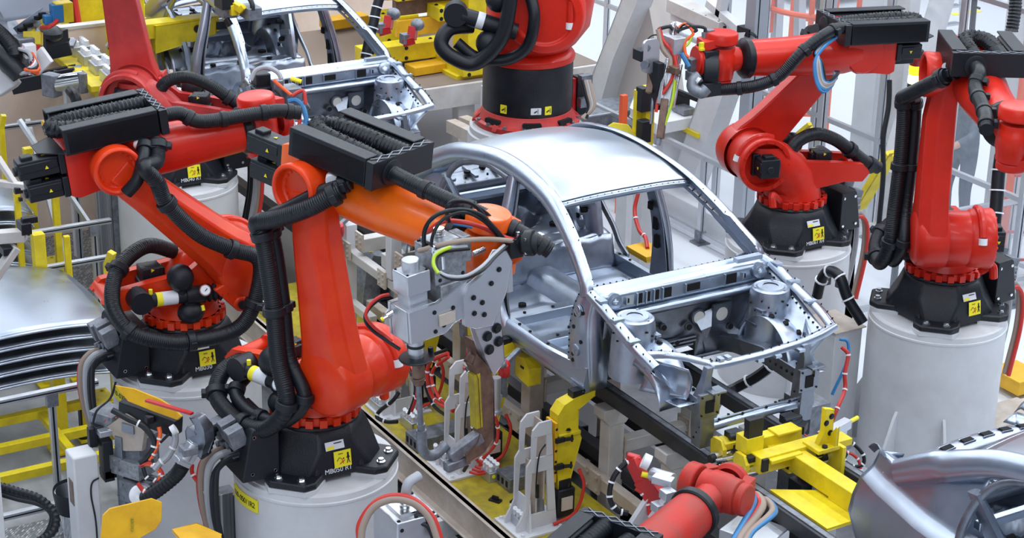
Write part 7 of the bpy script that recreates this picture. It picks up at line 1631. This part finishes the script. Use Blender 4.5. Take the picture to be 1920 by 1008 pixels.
# ------------------------------------------------------------------ safety fence : aluminium profiles with clear panels
def afence(lab, A, B, z1, n, rails=(.12,), panel=True):
    A = Vector(A); B = Vector(B); t = thing('safety_fence', lab, 'fence', A, 0, 'aluminium safety fences')
    for k in range(n+1):
        p = A.lerp(B, k/n); b = MB(); b.beam((p.x, p.y, 0), (p.x, p.y, z1), .06, .06); b.mi = 1; b.beam((p.x+.031, p.y-.0, .02), (p.x+.031, p.y, z1), .012, .004, V(0, 1, 0)); obj('fence_post', b, [ALU, DRK], t)
        b = MB(); b.box((p.x, p.y, .01), (.16, .16, .02)); b.box((p.x, p.y, .08), (.09, .09, .12)); obj('post_foot', b, ALD, t)
    for z in list(rails)+[z1]:
        b = MB(); b.beam((A.x, A.y, z), (B.x, B.y, z), .05, .05); obj('fence_rail', b, ALU, t)
    if panel:
        for k in range(n):
            p, q = A.lerp(B, (k+.03)/n), A.lerp(B, (k+.97)/n); b = MB(); b.beam((p.x, p.y, (rails[0]+z1)/2), (q.x, q.y, (rails[0]+z1)/2), .006, z1-rails[0]-.05, V(0, 0, 1)); obj('clear_panel', b, GLS, t)
    return t
afence('low clear-panel fence directly behind the middle car body', (-17.6, 11.5, 0), (-12.85, 11.5, 0), .95, 4, (.10,))
afence('clear-panel fence running away from the corner behind the right-hand pedestals', (-12.85, 11.5, 0), (-12.6, 15.5, 0), .95, 3, (.10,))
afence('tall clear fence far behind the fixture table at the top', (-22.5, 13.6, 0), (-17.0, 13.6, 0), 2.4, 5, (.10, 1.2))
afence('tall clear fence behind the right-hand robots', (-16.6, 13.2, 0), (-12.4, 13.2, 0), 2.9, 4, (.10, 1.1))
afence('clear fence at the right edge behind the upright robot', (-13.2, 13.9, 0), (-10.2, 14.2, 0), 1.05, 3, (.10,))
# tall posts
for k, (px, py, yy, w, z1, m, lab) in enumerate(((1404, 240, 11.9, .16, 4.2, mat('blue_grey_post', (.33, .36, .41), .45, .3), 'tall blue-grey post left of the far right-hand robot'), (1345, 300, 12.4, .07, 4.0, ALU, 'tall slim aluminium post left of the blue-grey one'), (1535, 300, 12.6, .08, 4.5, ALU, 'tall aluminium post behind the raised red link'))):
    p = PY(px, py, yy); b = MB(); b.box((p.x, p.y, z1/2), (w, w, z1)); b.mi = 1; b.box((p.x+w/2, p.y-w*.2, z1/2), (.004, .015, z1)); tag(obj('tall_post', b, [m, DRK], bevel=.006), lab, 'post')
def col(label, x, y, sx, sy, h=6.5):
    t = thing('white_building_column', label, 'column', (x, y, 0), 0, 'white hall columns'); b = MB(); b.box((x, y, h/2), (sx, sy, h)); obj('shaft', b, WHT, t, bevel=.015)
    b = MB(); b.box((x+sx/2+.01, y, h/2), (.02, sy*.35, h)); b.box((x, y, .02), (sx*1.4, sy*1.4, .04)); obj('web_strip', b, GRY, t)
p = PZ(1640, 430, 0); col('broad white hall column between the two right-hand robots', p.x-.3, p.y+.2, .34, .52)
p = PZ(1815, 440, 0); col('white hall column behind the forearm of the upright robot', p.x+.1, p.y+.4, .30, .36)
a = PD(1775, -30, 19.5); c = PD(1672, 320, 20.0)
b = MB(); b.cyl(a, c, .125, n=20); tag(obj('round_brace', b, WHT), 'slanted round white brace right of the broad hall column', 'brace')
p = PD(1600, 20, 24); 
for k, (x, y0_, x1_, y1_) in enumerate(((1460, -20, 1450, 190), (1500, -20, 1498, 160))):
    b = MB(); b.beam(PD(x, y0_, 22), PD(x1_, y1_, 22.6), .10, .10); tag(obj('pale_mullion', b, ALU), ['pale upright mullion left of the orange cage', 'pale upright mullion through the orange cage'][k], 'post')
# orange caged ladder
t = thing('caged_ladder', 'orange ladder with safety cage hoops at the top right', 'ladder', PD(1548, 120, 22.4)); cc_ = PD(1548, 0, 22.4)
base_ = V(cc_.x, cc_.y, 0)
for z_, in ((3.42,), (3.05,)):
    pass
zt = cc_.z
def hp_(ang, r=.78, z=0): return V(base_.x+r*math.cos(ang), base_.y+r*math.sin(ang), z)
for z_ in (zt-.02, zt+.42):
    b = MB(); b.tube([hp_(R(-31+d_), z=z_) for d_ in range(-120, 121, 15)], .035, 8, 2); obj('hoop', b, OLAD, t)
for d_ in (-100, -60, -20, 20, 60, 100):
    b = MB(); b.beam(hp_(R(-31+d_), z=zt-.30), hp_(R(-31+d_), z=zt+1.5), .06, .03); obj('cage_bar', b, OLAD, t)
for s_ in (-.25, .25):
    q = V(base_.x-.6, base_.y+.35, 0)+V(.51, .86, 0)*s_; b = MB(); b.beam((q.x, q.y, .0), (q.x, q.y, zt+1.5), .07, .05); obj('stringer', b, OLAD, t)
for k in range(14):
    q = V(base_.x-.6, base_.y+.35, .3+.3*k); b = MB(); b.beam(q-V(.51, .86, 0)*.25, q+V(.51, .86, 0)*.25, .03, .03); obj('rung', b, OLAD, t)
t = thing('orange_ladder', 'orange ladder at the right edge beside the upright robot', 'ladder', PZ(1880, 505, 0))
q0 = PZ(1872, 520, 0)
b = MB(); b.beam(q0, (q0.x, q0.y, 3.2), .06, .05); obj('stringer', b, OLAD, t)
q1 = q0+V(.27, .45, 0)*1.0; b = MB(); b.beam(q1, (q1.x, q1.y, 3.2), .06, .05); obj('stringer', b, OLAD, t)
for k in range(10): b = MB(); z_ = .2+.3*k; b.beam((q0.x, q0.y, z_), (q1.x, q1.y, z_), .025, .025); obj('rung', b, CREDP, t)
# orange posts left of the gantry
for k, (x, y0_, y1_) in enumerate(((1168, -10, 70), (1258, -10, 20))):
    b = MB(); b.beam(PD(x+3, y0_, 22), PD(x, y1_, 22.3), .06, .06); tag(obj('orange_post', b, OLAD), ['thin orange post left of the gantry leg', 'thin red post right of the gantry leg'][k], 'post')
q_ = PD(1170, 178, 20.6); b = MB(); b.beam(q_, (q_.x, q_.y, 0), .07, .06); tag(obj('orange_post', b, OLAD), 'short orange post left of the gantry foot', 'post')
# signal tower
p = PY(1713, 165, 12.5); t = thing('signal_tower', 'signal tower with red, yellow and white lamps left of the upright robot', 'signal lamp', (p.x, p.y, p.z-.4))
b = MB(); b.cyl((p.x, p.y, 0), (p.x, p.y, p.z), .035, n=16); obj('pole', b, BPL, t)
z_ = p.z
for nm, m, h in (('base', BPL, .05), ('white_lamp', mat('lit_white_lamp', (.95, .9, .55), .3, emis=1.6), .09), ('yellow_lamp', mat('lit_yellow_lamp', (.95, .62, .02), .3, emis=1.2), .09), ('red_lamp', mat('red_lens', (.22, .015, .015), .2), .09), ('cap', BPL, .06)):
    b = MB(); b.lathe((p.x, p.y, z_), (0, 0, 1), [(0, .062), (h*.5, .066), (h*.9, .062), (h, .055)], 20); obj(nm, b, m, t); z_ += h
# black pole with a clip, step ladder far away
b = MB(); a = PD(1829, -20, 19); c = PD(1822, 62, 19.2); b.cyl(a, c, .03, n=10); b.beam(PD(1826, 12, 19), PD(1838, 16, 19), .02, .02); tag(obj('black_pole', b, BPL), 'thin black pole at the top right above the cable box', 'pole')
t = thing('step_ladder', 'small aluminium step ladder standing far back on the bright floor', 'ladder', PZ(1775, 78, 0)); p = PZ(1775, 78, 0)
for dx in (-.25, .25):
    b = MB(); b.beam(p+V(.2*dx, dx, 0), p+V(.2*dx-.1, dx*.6, 1.25), .05, .05); obj('rail', b, ALU, t); b = MB(); b.beam(p+V(.2*dx-.7, dx, 0), p+V(.2*dx-.1, dx*.6, 1.25), .04, .04); obj('rear_rail', b, ALU, t)
for k in range(4): b = MB(); b.box(p+V(-.03, 0, .25+.27*k), (.12, .44-.05*k, .03)); obj('step', b, ALU, t)
b = MB(); b.box(p+V(0, -.3, .3), (.1, .06, .3)); obj('yellow_guard', b, YEL, t)
# vertical black corrugated conduits
hose('wall_conduit', 'black corrugated conduit hanging in the top right corner', 'conduit', [PD(1905, -20, 17), PD(1903, 20, 17), PD(1897, 58, 17)], .06, RUB, n=14, rib=.14, pitch=.03)
hose('floor_conduit', 'black conduit dropping behind the wrist of the upright robot', 'conduit', [PD(1877, 290, 16), PD(1872, 330, 16), PD(1868, 385, 16), PD(1862, 440, 16)], .055, RUB, n=14, ties=3)
hose('floor_conduit', 'slim black conduit along the clear panel left of the upright robot', 'conduit', [PD(1668, 150, 18), PD(1666, 200, 18), PD(1656, 260, 18), PD(1656, 330, 18), PD(1648, 420, 18)], .025, RUB)
b = MB(); bbx(b, -13.5, -13.2, 17.2, 21.0, 2.0, 5.5); tag(obj('blue_glazed_partition', b, mat('blue_grey_glass', (.12, .20, .33), .15)), 'blue-grey glazed partition in the top right corner', 'partition')
# dark trolley wheels near the top
t = thing('equipment_trolley', 'brown-topped trolley on wheels at the top behind the orange cage', 'trolley', PZ(1600, 8, 0)); p = PZ(1590, 12, 0)
b = MB(); b.box(p+V(-.6, .6, .5), (.9, 2.6, .5)); obj('body', b, mat('trolley_brown', (.16, .12, .11), .5), t, bevel=.02)
b = MB(); b.box(p+V(-.6, .6, .22), (1.0, 2.8, .08)); obj('frame', b, GRY, t, bevel=.01)
for dy in (-.5, 1.6): b = MB(); b.cyl(p+V(-.1, dy, .14), p+V(.0, dy, .14), .14, n=20); obj('wheel', b, BPL, t)
# yellow floor box and coil at the right edge
fix_box('yellow block on the floor at the right edge above the front car', tuple(PZ(1905, 722, .05)), (.35, .3, .12), AMB, [('lid', AMB, (0, 0, .13), (.38, .33, .02))], 'yellow_floor_block', 'block')
t = thing('orange_floor_block', 'amber bracket on the pillar of the middle car opening', 'block', PD(1213, 470, 15.6)); b = MB(); b.box(PD(1213, 470, 15.9), (.30, .22, .03)); b.box(PD(1213, 476, 15.9), (.28, .20, .03)); obj('block', b, AMB, t, bevel=.004)
hose('hanging_cable', 'brown and red cable seen through the far door opening of the middle car', 'cable', [PD(1197, 360, 16.2), PD(1190, 395, 16.2), PD(1198, 430, 16.1), PD(1210, 445, 16), PD(1214, 465, 15.9)], .018, CRED, ties=2)
p = PZ(1180, 520, 0); fix_box('pale post with bolts on top seen through the middle car', (PY(1178, 400, 9.9).x, 9.9, 0), (.18, .18, 1.5), WHT, [('top_plate', WHT, (0, 0, 1.52), (.3, .26, .03)), ('bolt', BPL, (-.08, -.05, 1.56), (.03, .03, .05)), ('bolt', BPL, (.08, .05, 1.56), (.03, .03, .05)), ('red_lamp', mat('small_red_lamp', (.9, .05, .02), .4, emis=2), (.2, .12, 1.62), (.03, .03, .03))])
b = MB(); bbx(b, -17.5, -13.2, 11.62, 11.9, 0.0, .30); tag(obj('cable_trough', b, WHT, bevel=.01), 'long pale floor trough behind the clear fence', 'trough')
# ------------------------------------------------------------------ welding gun of the far right-hand robot
def gun4():
    D = (r4[1](1.2, 0, 0)-CAMP).dot(FWD)-.05; g = lambda x, y, d=0: PD(x, y, D+d)
    t = thing('slim_welding_gun', 'slim upright welding gun with long electrodes on the far right-hand robot', 'welding gun', g(1265, 130))
    b = MB(); b.box(g(1327, 130), (.12, .14, .34)); b.box(g(1325, 95), (.10, .14, .12)); b.box(g(1330, 165), (.12, .16, .12)); b.cyl(g(1318, 130), g(1345, 130), .14, n=28); obj('tool_changer', b, BPL, t, bevel=.008)
    b = MB(); b.box(g(1330, 68), (.06, .07, .12)); b.cyl(g(1321, 60), g(1321, 76), .025, n=10); b.box(g(1296, 120), (.09, .07, .10)); b.box(g(1300, 142), (.10, .1, .08)); obj('grey_valve', b, ALD, t, bevel=.005)
    b = MB(); b.box(g(1317, 85, -.1), (.03, .05, .05)); b.box(g(1317, 92, -.1), (.03, .05, .02)); obj('yellow_plug', b, LYEL, t)
    b = MB(); b.tube([g(1312, 143, -.1), g(1300, 152, -.1), g(1300, 166, -.1), g(1315, 174, -.1), g(1325, 165, -.1)], .05, 12); obj('curved_pipe', b, ALD, t)
    b = MB(); b.cyl(g(1306, 148, -.12), g(1311, 152, -.12), .035, n=14); obj('white_cap', b, WPL, t)
    # gun body
    b = MB(); b.beam(g(1270, 70), g(1248, 200), .10, .12); b.box(g(1262, 82, -.02), (.20, .12, .14)); b.box(g(1262, 75, -.02), (.16, .10, .05)); obj('body', b, ALU, t, bevel=.006)
    b = MB(); b.beam(g(1252, 110, -.08), g(1236, 195, -.08), .03, .06); b.beam(g(1275, 120, -.05), g(1260, 200, -.05), .04, .04); obj('guide_rail', b, CHR, t, bevel=.004)
    b = MB(); b.beam(g(1262, 125, -.05), g(1240, 130, -.05), .08, .06); b.beam(g(1247, 185, -.06), g(1238, 260, -.06), .06, .06); b.beam(g(1225, 130, 0), g(1218, 175, 0), .06, .08); b.box(g(1262, 130, -.1), (.14, .05, .06)); obj('copper_arm', b, COP, t, bevel=.006)
    b = MB(); b.cyl(g(1240, 240, -.06), g(1233, 272, -.06), .025, n=12); b.cyl(g(1225, 180, 0), g(1221, 232, 0), .014, n=10); obj('electrode', b, ALD, t)
    b = MB(); b.prism(rrect(.18, .28, .05, 4), lambda u, v, w: g(1218, 104, -.12)+V(.25*w, u*.9+.0, v)+V(u*.35, 0, 0)*0+V(w, 0, 0), 0, .02); sp_ = obj('round_cornered_plate', b, ALU, t, bevel=.004)
    b = MB(); b.cyl(g(1214, 88, -.14), g(1211, 90, -.18), .035, n=16); b.cyl(g(1211, 120, -.14), g(1208, 122, -.18), .035, n=16); objsplit('round_stud', b, STD, sp_)
    b = MB(); b.box(g(1203, 102, -.12), (.12, .10, .09)); b.box(g(1232, 160, -.05), (.1, .06, .4)); b.box(g(1222, 150, 0), (.06, .06, .12)); obj('black_block', b, BPL, t, bevel=.005)
    b = MB(); b.cyl(g(1262, 46), g(1262, 68), .035, n=14); b.tube([g(1262, 66), g(1262, 50), g(1270, 48), g(1272, 60)], .03, 8); obj('silver_pipe', b, CHR, t)
    for P_, m, r_ in (([(1236, 52), (1243, 75), (1262, 100), (1268, 125)], CRED, .018), ([(1268, 100), (1262, 140), (1250, 165), (1235, 185), (1230, 210)], CRED, .014), ([(1234, 55), (1242, 90), (1256, 110), (1256, 128)], CTAN, .022), ([(1272, 52), (1285, 45), (1300, 62), (1285, 78), (1285, 100), (1292, 108)], CORG, .013), ([(1236, 54), (1255, 50), (1262, 56)], RUB, .016), ([(1268, 58), (1295, 50), (1320, 52), (1322, 60)], RUB, .014), ([(1300, 62), (1292, 80), (1284, 88)], CGRN, .010), ([(1265, 150), (1262, 180), (1256, 205), (1246, 235)], CGRN, .012), ([(1278, 100), (1288, 118), (1292, 125)], CBLU, .02), ([(1205, 88), (1220, 68), (1236, 65)], RUB, .006), ([(1270, 62), (1278, 48), (1290, 46), (1306, 56), (1300, 60)], RUB, .013)):
        b = MB(); b.tube([g(x, y, -.08) for x, y in P_], r_, 8); obj('hose', b, m, t)
gun4()
# cable loops under the box of the far right-hand robot, and its black side motors
t = thing('cable_loops', 'blue, grey and brown cable loops below the cable box of the far right-hand robot', 'cable', PD(1550, 130, 15.9))
for k, m in enumerate((CBLU, CBLU, CGRY, CTAN, CGRY, CBLU, RUB)):
    b = MB(); b.tube([PD(1568-3*k, 70+k, 15.95), PD(1545-3*k, 88+2*k, 15.85), PD(1528+2*k, 115, 15.8), PD(1530+3*k, 150, 15.8), PD(1542+3*k, 172-4*k, 15.8), PD(1560+2*k, 160-4*k, 15.85), PD(1566, 135, 15.95)], .014, m and 8, 8); obj('loop', b, m, t)
# ------------------------------------------------------------------ worker behind the fence
def person(label, p, ang):
    t = thing('person', label, 'person', p); Rz = Matrix.Rotation(ang, 4, 'Z'); T0 = Matrix.Translation(p) @ Rz
    J = {'pel': (0, 0, .95, .15, .12), 'sp': (0, .02, 1.18, .15, .12), 'ch': (0, .06, 1.38, .17, .13), 'nk': (0, .10, 1.50, .06, .06), 'hd': (0, .14, 1.62, .09, .10), 'ht': (0, .15, 1.74, .07, .08),
         'hl': (-.10, 0, .88, .10, .10), 'kl': (-.11, .04, .50, .07, .07), 'al': (-.11, -.02, .10, .05, .05), 'fl': (-.12, .14, .04, .045, .04),
         'hr': (.10, 0, .88, .10, .10), 'kr': (.12, .06, .50, .07, .07), 'ar': (.12, 0, .10, .05, .05), 'fr': (.13, .16, .04, .045, .04),
         'sl': (-.20, .08, 1.42, .075, .07), 'el': (-.27, .22, 1.18, .055, .055), 'wl': (-.20, .42, 1.10, .04, .035),
         'sr': (.20, .08, 1.42, .075, .07), 'er': (.30, .24, 1.26, .055, .055), 'wr': (.18, .46, 1.20, .04, .035)}
    E = [('pel', 'sp'), ('sp', 'ch'), ('ch', 'nk'), ('nk', 'hd'), ('hd', 'ht'), ('pel', 'hl'), ('hl', 'kl'), ('kl', 'al'), ('al', 'fl'), ('pel', 'hr'), ('hr', 'kr'), ('kr', 'ar'), ('ar', 'fr'), ('ch', 'sl'), ('sl', 'el'), ('el', 'wl'), ('ch', 'sr'), ('sr', 'er'), ('er', 'wr')]
    for w, s in (('wl', -1), ('wr', 1)):
        x, y, z = J[w][:3]; J[w+'p'] = (x+.0, y+.08, z-.01, .035, .018); E.append((w, w+'p'))
        for i in range(4):
            J[w+'f%d' % i] = (x-.03+.02*i, y+.16-.01*abs(i-1.5), z-.04, .010, .010); E.append((w+'p', w+'f%d' % i))
        J[w+'t'] = (x-s*.05, y+.10, z+.0, .011, .011); E.append((w+'p', w+'t'))
    K = list(J); me = bpy.data.meshes.new('body'); me.from_pydata([tuple(J[k][:3]) for k in K], [(K.index(a_), K.index(c_)) for a_, c_ in E], [])
    o = bpy.data.objects.new('body', me); COL.objects.link(o); md = o.modifiers.new('skin', 'SKIN')
    for i, k in enumerate(K): me.skin_vertices[0].data[i].radius = J[k][3:5]; me.skin_vertices[0].data[i].use_root = (k == 'pel')
    s_ = o.modifiers.new('sub', 'SUBSURF'); s_.levels = 2; s_.render_levels = 2
    dg = bpy.context.evaluated_depsgraph_get(); m2 = bpy.data.meshes.new_from_object(o.evaluated_get(dg)); bpy.data.objects.remove(o)
    b = MB(); b.put([T0 @ v.co for v in m2.vertices], [list(f.vertices) for f in m2.polygons])
    cl = mat('blue_grey_workwear', (.13, .17, .23), .8, noise=.4, nscale=8); sk = mat('skin', (.55, .33, .24), .5)
    for i, f in enumerate(b.f):
        c_ = sum((m2.vertices[j].co for j in f), V(0, 0, 0))/len(f); b.m[i] = 1 if (c_.z > 1.53 or (c_.y > .40 and c_.z > .9)) else (2 if c_.z < .09 else 0)
    obj('body', b, [cl, sk, BPL], t, ang=80)
    b = MB(); b.T = T0; b.ball((0, .125, 1.70), .115, (.95, 1.05, .85), 16); obj('hair', b, mat('dark_hair', (.03, .022, .018), .6), t)
    b = MB(); b.T = T0; b.ball((0, .245, 1.63), .018, (1, 1.3, 1.3), 8); b.mi = 1
    for s in (-1, 1): b.ball((s*.035, .228, 1.66), .011, n=8)
    b.mi = 2; b.box((0, .235, 1.585), (.05, .01, .010)); b.mi = 0
    for s in (-1, 1): b.ball((s*.10, .14, 1.64), .022, (.5, 1, 1.4), 8)
    obj('face', b, [sk, BPL, CREDP], t)
pp = PZ(1788, 432, 0); person('person in blue-grey workwear leaning forward behind the clear fence at the right', (pp.x, pp.y, 0), R(190))
